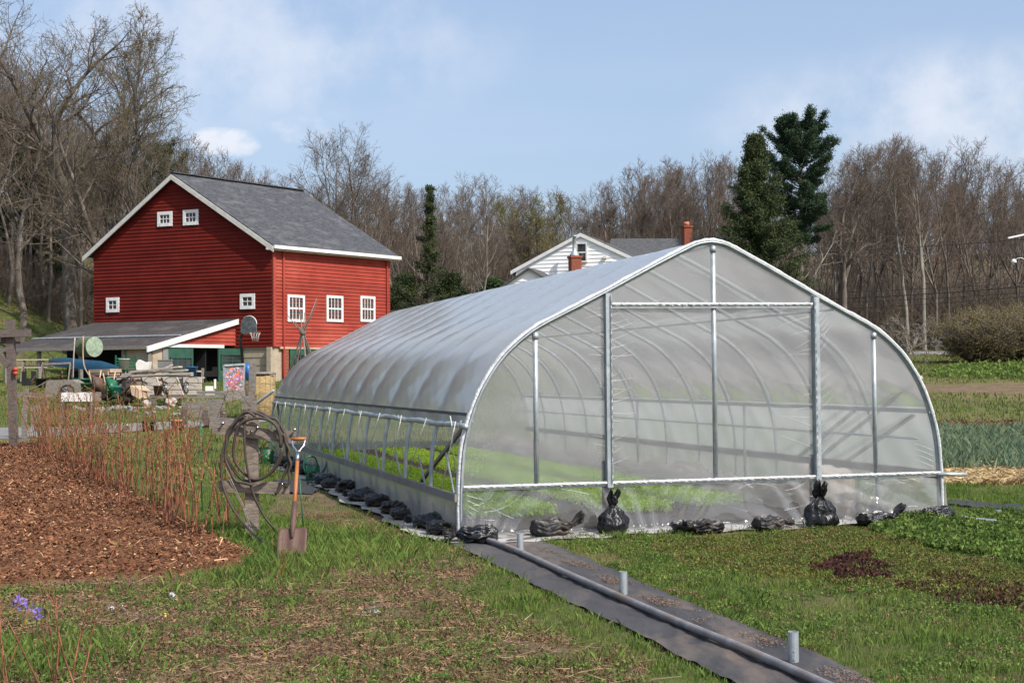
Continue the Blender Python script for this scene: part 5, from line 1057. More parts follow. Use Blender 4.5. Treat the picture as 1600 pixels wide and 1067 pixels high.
tub(278, 673, 656, 23, 'terracotta', 'terracotta pot standing on the path edge behind the canes'); tub(232, 674, 658, 22, 'black', 'dark plastic pot left of the terracotta pot'); tub(333, 668, 652, 36, 'red_plastic', 'wide orange tub beneath the grey planter', 'tub')
tub(165, 671, 661, 6, 'teal', 'small teal pot among the canes'); tub(199, 672, 663, 10, 'white_board', 'small pale pot beside the teal pot')
# white planter on legs
p = at(120, 668); Yw = p[1]; ww = lambda a, c, dy=0: atY(a, c, Yw+dy); t = thing('planter_table', 'white board planter box raised on wooden legs amid the canes', 'planter', p)
mb = MB(); a, b = ww(96, 627), ww(144, 627); h = 14/F*Yw; mb.box((a+b)/2+np.array([0, .0, h/2]), (b[0]-a[0], .05, h)); build(mb, 'front_board', 'white_board', t)
mb = MB(); mb.box(b+np.array([.03, .3, h/2]), (.05, .6, h)); mb.box(a+np.array([-.03, .3, h/2]), (.05, .6, h)); mb.box((a+b)/2+np.array([0, .6, h/2]), (b[0]-a[0], .05, h)); mb.box((a+b)/2+np.array([0, .3, .05]), (b[0]-a[0]-.02, .54, .04)); build(mb, 'side_board', 'grey_wood', t)
for (x, dy) in ((97, .0), (144, .0), (101, .55), (138, .55)): mb = MB(); f_ = ww(x, 668, dy); f_[2] = float(GH(f_[0], f_[1])); g2 = ww(x, 627, dy); g2[0] = f_[0]; mb.beam(f_, (f_[0], f_[1], a[2]), .09, .09, up=(0, 1, 0)); build(mb, 'leg', 'grey_wood', t)
p = at(30, 625); t = MB(); a, b = atY(12, 615, 32.), atY(82, 618, 32.); t.beam(a, b, .08, .12); t.beam(atY(40, 640, 32.), atY(41, 606, 32.), .11, .09, up=(0, 1, 0)); t.beam(atY(72, 640, 32.), atY(72, 612, 32.), .09, .09, up=(0, 1, 0)); tag(build(t, 'rail_fence', 'arm_wood', loc=a), 'pale plank rail on short posts left of the white planter', 'rail')
# low cart with wheel
def wheel(mb, c, r_, ax, n=20, w_=.03):
    ax = np.array(ax, float); ax /= np.linalg.norm(ax); u = np.array([0, 0, 1.]); v_ = np.cross(ax, u); mb.tube([c+(u*math.sin(a)+v_*math.cos(a))*r_ for a in np.linspace(0, 6.283, n+1)], w_, 6)
def spokes(mb, c, r_, ax, n=10):
    ax = np.array(ax, float); ax /= np.linalg.norm(ax); u = np.array([0, 0, 1.]); v_ = np.cross(ax, u)
    for i in range(n): a = 6.283*i/n; mb.tube([c+ax*.03, c+(u*math.sin(a)+v_*math.cos(a))*r_], .006, 4)
    mb.tube([c-ax*.06, c+ax*.06], .03, 8)
Yl = 42.; cc = lambda a, c, dy=0: atY(a, c, Yl+dy)
t = thing('garden_cart', 'grey plywood garden cart standing level with one bicycle wheel showing', 'cart', cc(95, 632))
mb = MB(); P = [cc(70, 613), cc(73, 594), cc(112, 593), cc(121, 598), cc(121, 613), cc(104, 621), cc(80, 615)]; mb.prism(P, (0, .7, 0)); build(mb, 'body', 'grey_wood', t)
mb = MB(); wheel(mb, cc(105, 613, -.1), .22, (0, 1, 0)); w2 = build(mb, 'wheel', 'rubber', t); mb = MB(); spokes(mb, cc(105, 613, -.1), .22, (0, 1, 0)); build(mb, 'spokes', 'galv', w2)
mb = MB(); mb.tube([cc(73, 596), cc(66, 600), cc(40, 614)], .02, 6); build(mb, 'handle', 'pipe_grey', t)
# four slatted carts stored on end
for i, (x0, label) in enumerate(((221, 'slatted grey cart stored on end, leftmost of the four, with a brown crate before it'), (253, 'slatted grey cart stored on end, second from the left of four'), (286, 'slatted grey cart stored on end, third from the left by the open door'))):
    Yd = 43.+i*.3; dd = lambda a, c, dy=0: atY(a, c, Yd+dy); t = thing('garden_cart', label, 'cart', dd(x0+15, 620), 'slatted carts stored on end')
    sk = 11 if i < 2 else 0; wd_ = 23 if i < 2 else 28
    for j in range(3):
        yt_, yb_ = 589+j*10.2, 598.0+j*10.2; xo = sk*j/3; mb = MB(); mb.prism([dd(x0+xo, yt_), dd(x0+wd_+xo, yt_), dd(x0+wd_+xo+sk/3, yb_), dd(x0+xo+sk/3, yb_)], (.02, .05, 0)); build(mb, 'slat', 'pale_wood', t)
    mb = MB(); mb.prism([dd(x0+sk-1, 617), dd(x0+wd_+sk+1, 617), dd(x0+wd_+sk+1, 622), dd(x0+sk, 623)], (0, .75, 0)); build(mb, 'lower_end', 'grey_wood', t)
    mb = MB(); mb.prism([dd(x0-2, 590, .02), dd(x0+1, 589, .02), dd(x0+sk+1, 620, .02), dd(x0+sk-4, 620, .02)], (0, .7, 0)); build(mb, 'side_panel', 'dark_soil', t)
    mb = MB(); mb.tube(dense([tuple(dd(x0+3, 596, -.1)), tuple(dd(x0+10, 590, -.15)), tuple(dd(x0+22, 591, -.15)), tuple(dd(x0+24, 597, -.1))], 4), .008, 6); build(mb, 'handle', 'black', t)
    mb = MB(); c = dd(x0+5, 605, -.12); wheel(mb, c, .17, (1, -.28, 0), w_=.02); w2 = build(mb, 'wheel', 'rubber', t); mb = MB(); spokes(mb, c, .16, (1, -.28, 0), 6); build(mb, 'spokes', 'galv', w2)
Yd = 41.; dd = lambda a, c, dy=0: atY(a, c, Yd+dy)
t = thing('wooden_crate', 'open brown wooden crate tipped forward before the leftmost slatted cart', 'crate', dd(220, 625))
mb = MB(); mb.prism([dd(203, 602), dd(217, 609), dd(217, 623), dd(206, 617)], (0, .05, 0)); mb.prism([dd(217, 609), dd(234, 617, .2), dd(232, 622, .2), dd(217, 623)], (0, .05, 0)); mb.prism([dd(203, 602), dd(224, 602, .5), dd(238, 612, .5), dd(217, 609)], (0, .03, -.02)); build(mb, 'board', 'lumber', t)
# wheelbarrows
def barrow(x, y, Yd, mm, label, flip=1):
    dd = lambda a, c, dy=0: atY(x+(a)*flip, y+c, Yd+dy); t = thing('wheelbarrow', label, 'wheelbarrow', dd(0, 0)); rows = []
    for i in range(9):
        u = i/8; row = []
        for j in range(13): v = j/12; c = dd(-9+19*u+3*math.sin(v*3.14), -31+29*v+6*u-6*u*v, 0); row.append(c+np.array([0, -.22*math.sin(u*3.14)*math.sin(v*3.14), 0]))
        rows.append(row)
    mb = MB(); mb.grid(rows); o = build(mb, 'tray', mm, t, smooth=True); o.modifiers.new('s', 'SOLIDIFY').thickness = .02
    mb = MB(); mb.tube([dd(-11, -36, .1), dd(-6, -12, .15), dd(2, -2, .1)], .02, 6); mb.tube([dd(8, -38, .3), dd(4, -14, .25), dd(2, -2, .1)], .02, 6); build(mb, 'handle', 'lumber', t)
    mb = MB(); wheel(mb, dd(6, -5, .25), .15, (.3, 1, 0), w_=.04); build(mb, 'wheel', 'rubber', t)
    mb = MB(); mb.tube([dd(-8, -10, .1), dd(-10, 0, 0)], .015, 6); mb.tube([dd(10, -14, .2), dd(13, -1, .2)], .015, 6); build(mb, 'leg', 'rust', t)
barrow(172, 619, 43, 'green_plastic', 'green wheelbarrow standing up on its nose'); barrow(150, 616, 44, 'rust', 'rusty red brown wheelbarrow left of the green one'); 
p = atY(127, 618, 43.); mb = MB(); mb.lathe([(.22, 0), (.26, .5), (.28, .5), (.28, .55), (.24, .55), (.2, .48)], p, 18); tag(build(mb, 'bin', 'green_plastic', loc=p), 'dark green bin left of the wheelbarrows', 'bin')
# mixed iron rubbish between barrow and carts
for i, (a, c, r_, m_) in enumerate(((195, 606, .30, 'rubber'), (203, 598, .2, 'rust'), (189, 616, .2, 'teal'))):
    p = atY(a, c, 44.); mb = MB(); wheel(mb, p, r_, (.5, 1, .1), w_=.035); wheel(mb, p+np.array([.05, .2, -.05]), r_*.7, (.8, 1, .1), w_=.03); spokes(mb, p, r_, (.5, 1, .1), 8); tag(build(mb, 'old_wheel', m_, loc=p), ['large dark spoked wheel right of the green wheelbarrow', 'small rusty wheel above the large dark wheel', 'small green wheel below the large dark wheel'][i], 'wheel')
# net drum on two poles
Yn = 45.; dd = lambda a, c, dy=0: atY(a, c, Yn+dy); c = dd(142, 542); base = dd(120, 600); t = thing('net_drum', 'round drum of pale green netting lying sideways on thin poles', 'drum', base)
ax = np.array([.80, -.60, 0]); u = np.array([0, 0, 1.]); v_ = np.cross(ax, u); rd_ = .34; mb = MB(); rows = []
for i in range(10): rows.append([c+ax*(-.42+.62*i/9)+(u*math.sin(a)+v_*math.cos(a))*rd_*(1+.02*math.sin(a*5+i)) for a in np.linspace(0, 6.283, 29)])
mb.grid(rows); build(mb, 'side', 'net_green', t, smooth=True)
mb = MB(); cc_ = c+ax*.20; mb.add([cc_+ax*.03]+[cc_+(u*math.sin(a)+v_*math.cos(a))*rd_*.99 for a in np.linspace(0, 6.283, 29)[:-1]], [(0, i+1, (i+1) % 28+1) for i in range(28)]); build(mb, 'end_net', 'net_pale', t)
for (x0, y0, x1, y1, x2, y2, m_) in ((117, 528, 115, 560, 114, 592, 'pale_wood'), (130, 525, 131, 570, 145, 594, 'lumber')): mb = MB(); mb.tube(dense([tuple(dd(x0, y0, -.35)), tuple(dd(x1, y1, -.35)), tuple(dd(x2, y2, -.2))], 5), .022, 6); build(mb, 'pole', m_, t)
# canoe
Yq = 51.; a, b = atY(76, 562, Yq), atY(186, 573, Yq-1.5); t = thing('canoe', 'upturned blue canoe lying on rests below the shed eave', 'canoe', (a+b)/2-np.array([0, 0, .5])); rows = []
for i in range(31):
    u = i/30; c = a*(1-u)+b*u; w_ = .36*math.sin(math.pi*min(1, max(0, u)))**.6+.01; h = .36+.12*abs(2*u-1)**3; row = []
    for j in range(15): an = math.pi*j/14; row.append(c+np.array([.2, 1, 0])*(-w_*math.cos(an))+np.array([0, 0, h*math.sin(an)**.7*(.5+.5*min(1, 4*u, 4*(1-u)))-.22]))
    rows.append(row)
mb = MB(); mb.grid(rows); build(mb, 'hull', 'canoe', t, smooth=True); mb = MB()
for u in (.37, .62): c = a*(1-u)+b*u; mb.beam(c+np.array([0, -.42, -.28]), c+np.array([0, .42, -.28]), .07, .07); mb.tube([c+np.array([0, -.37*math.cos(q_), .36*math.sin(q_)-.2]) for q_ in np.linspace(0, 3.14, 9)], .012, 4); mb.beam(c+np.array([0, -.3, -.3]), c+np.array([0, -.3, -.9]), .07, .07, up=(0, 1, 0))
build(mb, 'strap', 'black', t)
# picnic table
Yp = 52.; dd = lambda a, c, dy=0: atY(a, c, Yp+dy); t = thing('picnic_table', 'weathered picnic table before the left end of the shed', 'table', dd(50, 592))
mb = MB(); 
for i in range(5): mb.box(dd(53, 562, -.4+.17*i), (1.5, .15, .04))
build(mb, 'table_top', 'pale_wood', t); mb = MB(); mb.box(dd(55, 574, -.9), (1.4, .24, .04)); build(mb, 'bench', 'pale_wood', t); mb = MB(); mb.box(dd(70, 572, .6), (1.4, .24, .04)); build(mb, 'bench', 'pale_wood', t)
for x in (38, 68): mb = MB(); mb.beam(dd(x, 563, -.3), dd(x-4, 590, -.8), .05, .09); mb.beam(dd(x, 563, .3), dd(x+2, 588, .8), .05, .09); mb.beam(dd(x, 575, -.9), dd(x, 575, .6), .05, .09); build(mb, 'leg', 'grey_wood', t)
p = atY(45, 603, 46.); mb = MB(); mb.box(p+np.array([0, 0, .12]), (.36, .36, .22)); mb.box(p+np.array([-.16, 0, .35]), (.05, .34, .3)); mb.box(p+np.array([.16, 0, .35]), (.05, .34, .3)); tag(build(mb, 'black_chair', 'black', loc=p), 'small black plastic chair on the grass left of the cart', 'chair')
# timber stacks
def stack(name, label, items, loc, m_):
    mb = MB()
    for (x0, y0, x1, y1, w_, h, Yd) in items: mb.beam(atY(x0, y0, Yd), atY(x1, y1, Yd-.6), w_, h)
    tag(build(mb, name, m_, loc=loc), label, 'timber')
stack('timber_stack', 'long pale boards stacked above the slatted carts', [(206, 581, 282, 573, .25, .05, 46), (192, 585, 292, 578, .22, .05, 46.3), (190, 588, 300, 583, .2, .05, 45.6), (170, 589, 300, 586, .25, .05, 45.9), (184, 592, 318, 590, .2, .05, 45.2), (245, 580, 312, 580, .2, .05, 46.6)], atY(240, 590, 46), 'pale_wood')
stack('timber_stack', 'short thick light boards right of the canoe', [(147, 580, 181, 579, .5, .12, 47), (152, 584, 178, 583, .5, .12, 47)], atY(165, 590, 47), 'lumber')
mb = MB()
for y_ in (596, 612): mb.beam(atY(150, y_, 45.5), atY(312, y_-4, 45.0), .08, .08)
for x_ in (152, 185, 230, 275, 310): mb.beam(atY(x_, 622, 45.3), atY(x_, 588, 45.3), .09, .09, up=(0, 1, 0))
tag(build(mb, 'timber_rack', 'rust', loc=atY(220, 620, 45.3)), 'rusty low rack under the long pale boards', 'rack')
P = [atY(213, 578, 49), atY(232, 578, 49), atY(234, 565, 49), atY(225, 566, 49), atY(216, 562, 49), atY(212, 568, 49)]; mb = MB(); mb.prism(P, (0, .3, 0)); tag(build(mb, 'white_sack', 'white_board', loc=P[0]), 'cream crumpled sack on the boards by the shed corner', 'sack')
P = atY(258, 572, 52); mb = MB(); mb.box(P, (.5, .3, .42)); mb.box(P+np.array([0, 0, .23]), (.54, .34, .04)); tag(build(mb, 'storage_box', 'concrete', loc=P), 'grey box on the boards against the shed end wall', 'box')
# green slatted chairs under the eave
for i, (x0, lb) in enumerate(((190, 'green slatted garden chair under the eave, left one'), (203, 'green slatted garden chair under the eave, right one'))):
    Yg = 54.; dd = lambda a, c, dy=0: atY(a, c, Yg+dy); t = thing('garden_chair', lb, 'chair', dd(x0, 590), 'green garden chairs')
    for k in range(4): mb = MB(); mb.box(dd(x0, 560+k*4.5), (.5, .03, .06)); build(mb, 'slat', 'green_plastic', t)
    mb = MB(); mb.box(dd(x0, 579, -.25), (.5, .5, .05)); build(mb, 'seat', 'green_plastic', t)
    mb = MB(); mb.beam(dd(x0-9, 590), dd(x0-9, 555), .05, .05, up=(0, 1, 0)); mb.beam(dd(x0+9, 590), dd(x0+9, 555), .05, .05, up=(0, 1, 0)); build(mb, 'leg', 'green_plastic', t)
p = atY(316, 598, 45.); mb = MB(); mb.beam(p, atY(317, 575, 45), .08, .08, up=(0, 1, 0)); tag(build(mb, 'wooden_post', 'grey_wood', loc=p), 'thin grey post before the dark shed doorway', 'post')
p = atY(328, 612, 43.); mb = MB(); mb.box(p, (.30, .25, .36), rot=.3); mb.box(p+np.array([.16, 0, .25]), (.06, .25, .3), rot=.3); tag(build(mb, 'paint_bucket', 'white_board', loc=p), 'white box with green lid beside the open green door', 'box')
# more yard odds and ends
def bucket(px, yb, h_, r_, Yb_, m_, label, nm='bucket'):
    p = atY(px, yb, Yb_); mb = MB(); mb.lathe([(r_*.75, 0), (r_, h_), (r_*1.06, h_), (r_*1.06, h_+.02), (r_*.9, h_+.02), (r_*.7, .05)], p, 14); tag(build(mb, nm, m_, loc=p), label, 'bucket')
bucket(182, 620, .32, .17, 43, 'teal', 'teal bucket at the foot of the green wheelbarrow'); bucket(134, 617, .35, .2, 42.5, 'green_plastic', 'green tub between the low cart and the rusty wheelbarrow'); bucket(64, 606, .3, .18, 45, 'black', 'black bucket by the handle of the low cart')
bucket(247, 618, .3, .15, 42.6, 'rust', 'rusty pail between the first two slatted carts'); bucket(194, 576, .35, .2, 50, 'white_board', 'white bucket by the nose of the canoe'); bucket(300, 592, .4, .2, 46, 'blue_plastic', 'small blue bin behind the third slatted cart')
for i, (x0, y0, x1, y1, Yd, lb) in enumerate(((163, 600, 186, 612, 43.5, 'rusty bar leaning across the wheelbarrows'), (196, 612, 216, 592, 43.2, 'rusty bar leaning over the wheels'), (208, 618, 204, 588, 44, 'upright iron rod by the dark wheel'), (88, 600, 98, 582, 47, 'bent iron leg behind the low cart'), (236, 586, 270, 570, 47.5, 'loose pale pole lying up on the long boards'), (182, 598, 226, 604, 44.2, 'iron rail low across the wheels'))):
    a, b = atY(x0, y0, Yd), atY(x1, y1, Yd-.4); mb = MB(); mb.tube([a, (a+b)/2+np.array([0, 0, .03]), b], .025, 6); tag(build(mb, 'iron_bar', 'pale_wood' if i == 4 else 'rust', loc=a), lb, 'bar')
for i, (x0, Yd, m_) in enumerate(((200, 43.8, 'dark_soil'), (192, 44.6, 'rust'), (176, 45., 'dark_soil'))):
    p = atY(x0, 612, Yd); mb = MB(); blob(mb, p, (.3, .25, .28), 70+i, .5, n=12); tag(build(mb, 'machine_part', m_, loc=p, smooth=True), ['dark lump of machinery under the wheels', 'rusty lump of machinery beside the green wheelbarrow', 'dark lump behind the green wheelbarrow'][i], 'machinery')
for i, (xx, yy) in enumerate(((14, 588), (88, 588))):
    Yd = 50.; a = atY(xx-22, yy, Yd); b = atY(xx+22, yy-2, Yd); t = thing('saw_horse', ['pale sawhorse under the left end of the shed', 'pale sawhorse below the canoe tip'][i], 'sawhorse', a); mb = MB(); mb.beam(a+np.array([0, 0, .45]), b+np.array([0, 0, .45]), .07, .07); build(mb, 'top_rail', 'arm_wood', t)
    for c in (a, b):
        for dy in (-.25, .25): mb = MB(); mb.beam(c+np.array([0, dy, -.25]), c+np.array([0, 0, .45]), .04, .05); build(mb, 'leg', 'arm_wood', t)
# stones along the path
rs = random.Random(9)
for i in range(26):
    px = 100+i*7.3+rs.uniform(-3, 3); p = at(px, 645+rs.uniform(-6, 5)); mb = MB(); s_ = rs.uniform(.08, .18); blob(mb, p+np.array([0, 0, s_*.3]), (s_, s_*.7, s_*.62), i, .3, n=9); tag(build(mb, 'edging_stone', 'stone' if i % 3 else 'concrete', loc=p, smooth=True), 'rough edging stone in the row before the carts', 'stone', 'edging stones along the yard bed')
for i, (px, py) in enumerate(((232, 638), (266, 636))):
    p = at(px, py); mb = MB(); blob(mb, p+np.array([0, 0, .14]), (.20, .13, .14), i+40, .35, n=12); tag(build(mb, 'pale_rock', 'pale_wood', loc=p, smooth=True), ['large pale rock in the edging, left one', 'large pale rock in the edging, right one'][i], 'rock')
# ================================================================ WHITE HOUSE
HY = 70.; hA = atY(907.5, 367, HY); hd = np.array([.30, .954, 0]); hd /= np.linalg.norm(hd); hg = np.array([-hd[1], hd[0], 0]); 
hn = -hd   # gable faces the camera side
def hpx(px, py): return onplane(px, py, hA, hn)
eL = hpx(812, 422); half = abs((eL-hA)@hg)*1.06; drop = hA[2]-eL[2]; hz0 = float(GH(hA[0], hA[1]))
HO = np.array([hA[0], hA[1], 0]); EZh = eL[2]; RZh = hA[2]; sl = drop/half
house = thing('white_house', 'white clapboard house with grey roof beyond the tunnel', 'house', (hA[0], hA[1], hz0))
hgs = hg if (eL-hA)@hg > 0 else -hg
mb = MB(); boards(mb, HO+hgs*-half, hgs, hn, lambda z: max(0, (z-EZh)/sl), lambda z: min(2*half, 2*half-(z-EZh)/sl), 1.5, RZh-.05, h=.20, proj=.03); build(mb, 'gable_wall', 'house_white', house)
def hp(u, w_, z): return HO+hgs*u+hd*w_+np.array([0, 0, z])
HLn = 6.0; mb = MB(); mb.prism([hp(-half+.02, .02, 1.5), hp(-half+.02, .02, EZh-.04), hp(0, .02, RZh-.06), hp(half-.02, .02, EZh-.04), hp(half-.02, .02, 1.5)], hd*HLn); build(mb, 'wall', 'house_white', house)
for sg in (-1, 1):
    mb = MB(); mb.prism([hp(sg*(half+.25), -.09, EZh-sl*.25), hp(0, -.09, RZh), hp(0, -.09, RZh+.13), hp(sg*(half+.25), -.09, EZh-sl*.25+.13)], hd*(HLn+.3)); build(mb, 'roof', 'house_roof', house)
    mb = MB(); mb.prism([hp(sg*(half+.27), -.13, EZh-sl*.27-.10), hp(0, -.13, RZh-.10), hp(0, -.13, RZh+.09), hp(sg*(half+.27), -.13, EZh-sl*.27+.09)], hd*.035); build(mb, 'rake_board', 'white_trim', house)
# main block behind, ridge running right
mA, mB_ = atY(955, 373, HY+6.5), atY(1200, 372, HY+4); md = mB_-mA; md /= np.linalg.norm(md); mn = np.array([md[1], -md[0], 0])
mb = MB(); mb.prism([mA+np.array([0, 0, 0]), mA+mn*3.2+np.array([0, 0, -2.3]), mA-mn*0+np.array([0, 0, -2.6]), mA-mn*3.2+np.array([0, 0, -2.3])], md*7.4); build(mb, 'main_roof', 'house_roof', house)
mb = MB(); mb.prism([mA+mn*2.9+np.array([0, 0, -2.25]), mA+mn*2.9+np.array([0, 0, -8]), mA-mn*2.9+np.array([0, 0, -8]), mA-mn*2.9+np.array([0, 0, -2.25])], md*6.0); build(mb, 'main_wall', 'house_white', house)
def brickstack(p, w_, d_, z0, z1, rot, nm, parent, cap=True):
    mb = MB(); z = z0; i = 0
    while z < z1: mb.box((p[0], p[1], z+.035), (w_+.008*(i % 2), d_+.008*(i % 2), .062), rot=rot); z += .075; i += 1
    if cap: mb.box((p[0], p[1], z+.03), (w_+.10, d_+.10, .10), rot=rot)
    c = build(mb, nm, 'brick', parent); mb = MB(); mb.box((p[0], p[1], (z0+z1)/2), (w_-.02, d_-.02, z1-z0), rot=rot); build(mb, 'mortar', 'mortar', c); return c
p = atY(1073, 370, HY+3.5); z1 = atY(1073, 356, HY+3.5)[2]; c = brickstack(p, .46, .42, z1-1.7, z1, .3, 'chimney', house); mb = MB(); mb.lathe([(.16, 0), (.15, .22), (.12, .22), (.12, .1)], (p[0], p[1], z1+.1), 12); build(mb, 'chimney_pot', 'terracotta', c)
p = atY(898.5, 425, HY-.6); z1 = atY(899, 404, HY-.6)[2]; c = brickstack(p, .55, .5, 2, z1, .3, 'chimney', house)
mb = MB(); mb.lathe([(.26, 0), (.24, .12), (.13, .28), (.10, .34), (.10, 1.05), (.13, 1.06), (.10, 1.12)], (p[0]-.02, p[1], z1+.08), 14); build(mb, 'flue', 'galv', c)
winpx(900, 379, 918, 410, HO+hn*.03, hgs, hn, 1, 2, house, tw=.08, rail=True)
p = hpx(946, 402); mb = MB(); mb.box(p+hn*.08, (.18, .16, .12), rot=math.atan2(hgs[1], hgs[0])); build(mb, 'vent_hood', 'white_trim', house)
p = atY(946, 376, HY+2.5); mb = MB(); mb.tube([p-np.array([0, 0, .4]), p+np.array([0, 0, .5])], .05, 8); build(mb, 'vent_pipe', 'rust', house)
# small porch wing on the left
wa = atY(827, 421, HY-2.2); wL = atY(795, 450, HY-2.0); wR = atY(848, 434, HY-2.3)
hw_ = 1.35; mbz = wa[2]; og2 = lambda u, w_, z: np.array([wa[0], wa[1], 0])+hgs*u+hd*w_+np.array([0, 0, z])
mb = MB(); boards(mb, og2(-hw_, 0, 0)*np.array([1, 1, 0]), hgs, hn, lambda z: max(0, (z-mbz+.8)/.62) if z > mbz-.8 else 0, lambda z: 2*hw_-(max(0, (z-mbz+.8)/.62) if z > mbz-.8 else 0)+(0), 3.0, mbz-.03, h=.2, proj=.03); build(mb, 'porch_wall', 'house_white', house)
mb = MB(); mb.prism([og2(hw_-.9, .03, mbz-.75), og2(hw_+1.3, .03, mbz-1.75), og2(hw_+1.3, .03, 3), og2(hw_-.9, .03, 3)], hd*2.2); build(mb, 'wing_wall', 'house_white', house)
for sg in (-1, 1): mb = MB(); mb.prism([og2(sg*(hw_+.15), -.2, mbz-.93), og2(0, -.2, mbz), og2(0, -.2, mbz+.09), og2(sg*(hw_+.15), -.2, mbz-.84)], hd*2.5); build(mb, 'porch_roof', 'house_roof', house)
window(og2(0, 0, 0), hgs, hn, .05, mbz-.95, .8, .5, 1, 1, house, tw=.1)
# ================================================================ UTILITY POLE LAMP AND WIRES AT THE RIGHT
YW = 88.; p = atY(1608, 552, YW); p[2] = float(GH(p[0], p[1])); t = thing('utility_pole', 'utility pole just past the right edge carrying wires over the road', 'utility pole', p)
mb = MB(); mb.tube([p, atY(1608, 300, YW)], [.17, .12], 10); build(mb, 'pole', 'bark', t); mb = MB(); mb.beam(atY(1575, 372, YW-.5), atY(1640, 358, YW+.5), .1, .1); build(mb, 'cross_arm', 'white_trim', t)
mb = MB(); mb.tube(dense([tuple(atY(1606, 412, YW)), tuple(atY(1598, 404, YW)), tuple(atY(1590, 404, YW)), tuple(atY(1586, 407, YW))], 4), .035, 6); build(mb, 'lamp_arm', 'galv', t); mb = MB(); c = atY(1584, 408, YW); mb.lathe([(.02, .14), (.12, .10), (.19, -.06), (.16, -.12), (.02, -.14)], c, 12); build(mb, 'lamp_head', 'lamp_white', t)
def wire(y0, y1, sag, label, r_=.018):
    P = []
    for i in range(31): u = i/30; px = 1190+430*u; py = y0+(y1-y0)*u+sag*4*u*(1-u); P.append(atY(px, py, 94-6*u))
    mb = MB(); mb.tube(P, r_, 4); tag(build(mb, 'overhead_wire', 'black', loc=P[15]), label, 'wire', 'overhead wires along the road')
for (y0, y1, sg, lb) in ((398, 372, 3, 'topmost overhead wire across the wood'), (460, 440, 3, 'upper wire of the lower bundle across the wood'), (470, 446, 4, 'thick middle wire of the lower bundle across the wood'), (476, 456, 3, 'lowest but one wire across the wood'), (488, 462, 3, 'lowest overhead wire across the wood')): wire(y0, y1, sg, lb, .03 if 'thick' in lb else .018)
# ================================================================ TREES
def skeleton(seed, H, tr, limbs=9, subs=8, twigs=7, fine=3, up=.35, spread=.9, clear_=.25, fork=0, wig=.10, droop=0.0, limb_len=.45):
    r = np.random.default_rng(seed); S = {0: [], 1: [], 2: [], 3: [], 4: []}
    def run(p, d, Ln, r0, r1, lvl, n, wg, upb):
        pts = [p]; rad = [r0]
        for i in range(n):
            d = d+r.normal(0, wg, 3)+np.array([0, 0, upb]); d = d/np.linalg.norm(d); p = p+d*Ln/n; ra = r0+(r1-r0)*(i+1)/n; S[lvl].append((pts[-1], p, rad[-1], ra)); pts.append(p); rad.append(ra)
        return pts, rad, d
    def rnd_dir(d, ang):
        a = r.normal(size=3); a = a-d*(a@d); a /= np.linalg.norm(a); return d*math.cos(ang)+a*math.sin(ang)
    stems = []
    if fork:
        pts, rad, d = run(np.zeros(3), np.array([0, 0, 1.]), H*clear_, tr, tr*.85, 0, 5, .03, .02)
        for k in range(fork):
            dd = rnd_dir(d, r.uniform(.22, .5)+.05*(fork > 3)); q, rr_, _ = run(pts[-1], dd, H*(1-clear_)*r.uniform(.8, 1.0), tr*.68, tr*.06, 0, 12, wig*.6, .07); stems.append((q, rr_, 0.05))
    else:
        q, rr_, _ = run(np.zeros(3), np.array([r.normal(0, .03), r.normal(0, .03), 1.]), H, tr, tr*.08, 0, 14, wig*.75, .09); stems.append((q, rr_, clear_))
    def child(q, rr_, t): i = min(int(t*(len(q)-1)), len(q)-2); f = t*(len(q)-1)-i; p = q[i]*(1-f)+q[i+1]*f; d = q[i+1]-q[i]; return p, d/np.linalg.norm(d), rr_[i]*(1-f)+rr_[i+1]*f
    for (q, rr_, t0) in stems:
        for a in range(limbs):
            t = t0+(.97-t0)*((a+r.random())/limbs)**.9; p, d, ra = child(q, rr_, t); L1 = H*limb_len*(1-t*.62)*r.uniform(.7, 1.15)*(1 if not fork else .72)
            p1, r1, _ = run(p, rnd_dir(d, spread*r.uniform(.6, 1.15)*(1-.35*t)), L1, max(ra*.55, .02), .014, 1, 8, wig, up*.25-droop)
            for b in range(subs):
                t2 = .18+.8*((b+r.random())/subs); p_, d_, ra_ = child(p1, r1, t2); L2 = L1*.58*(1.15-t2*.7)*r.uniform(.6, 1.3)
                p2, r2, _ = run(p_, rnd_dir(d_, r.uniform(.55, 1.15)), L2, max(ra_*.6, .014), .009, 2, 5, wig, up*.3-droop)
                for c in range(twigs):
                    t3 = .15+.85*((c+r.random())/twigs); p_, d_, ra_ = child(p2, r2, t3); L3 = max(L2*.5, .5)*(1.1-t3*.5)*r.uniform(.6, 1.3)
                    p3, r3, _ = run(p_, rnd_dir(d_, r.uniform(.5, 1.1)), L3, .0085, .0055, 3, 3, wig, up*.15-droop)
                    for e in range(fine):
                        p_, d_, ra_ = child(p3, r3, r.uniform(.2, 1)); run(p_, rnd_dir(d_, r.uniform(.3, .8)), L3*r.uniform(.3, .7), 0.006, .0035, 4, 1, wig, up*.3)
    return S
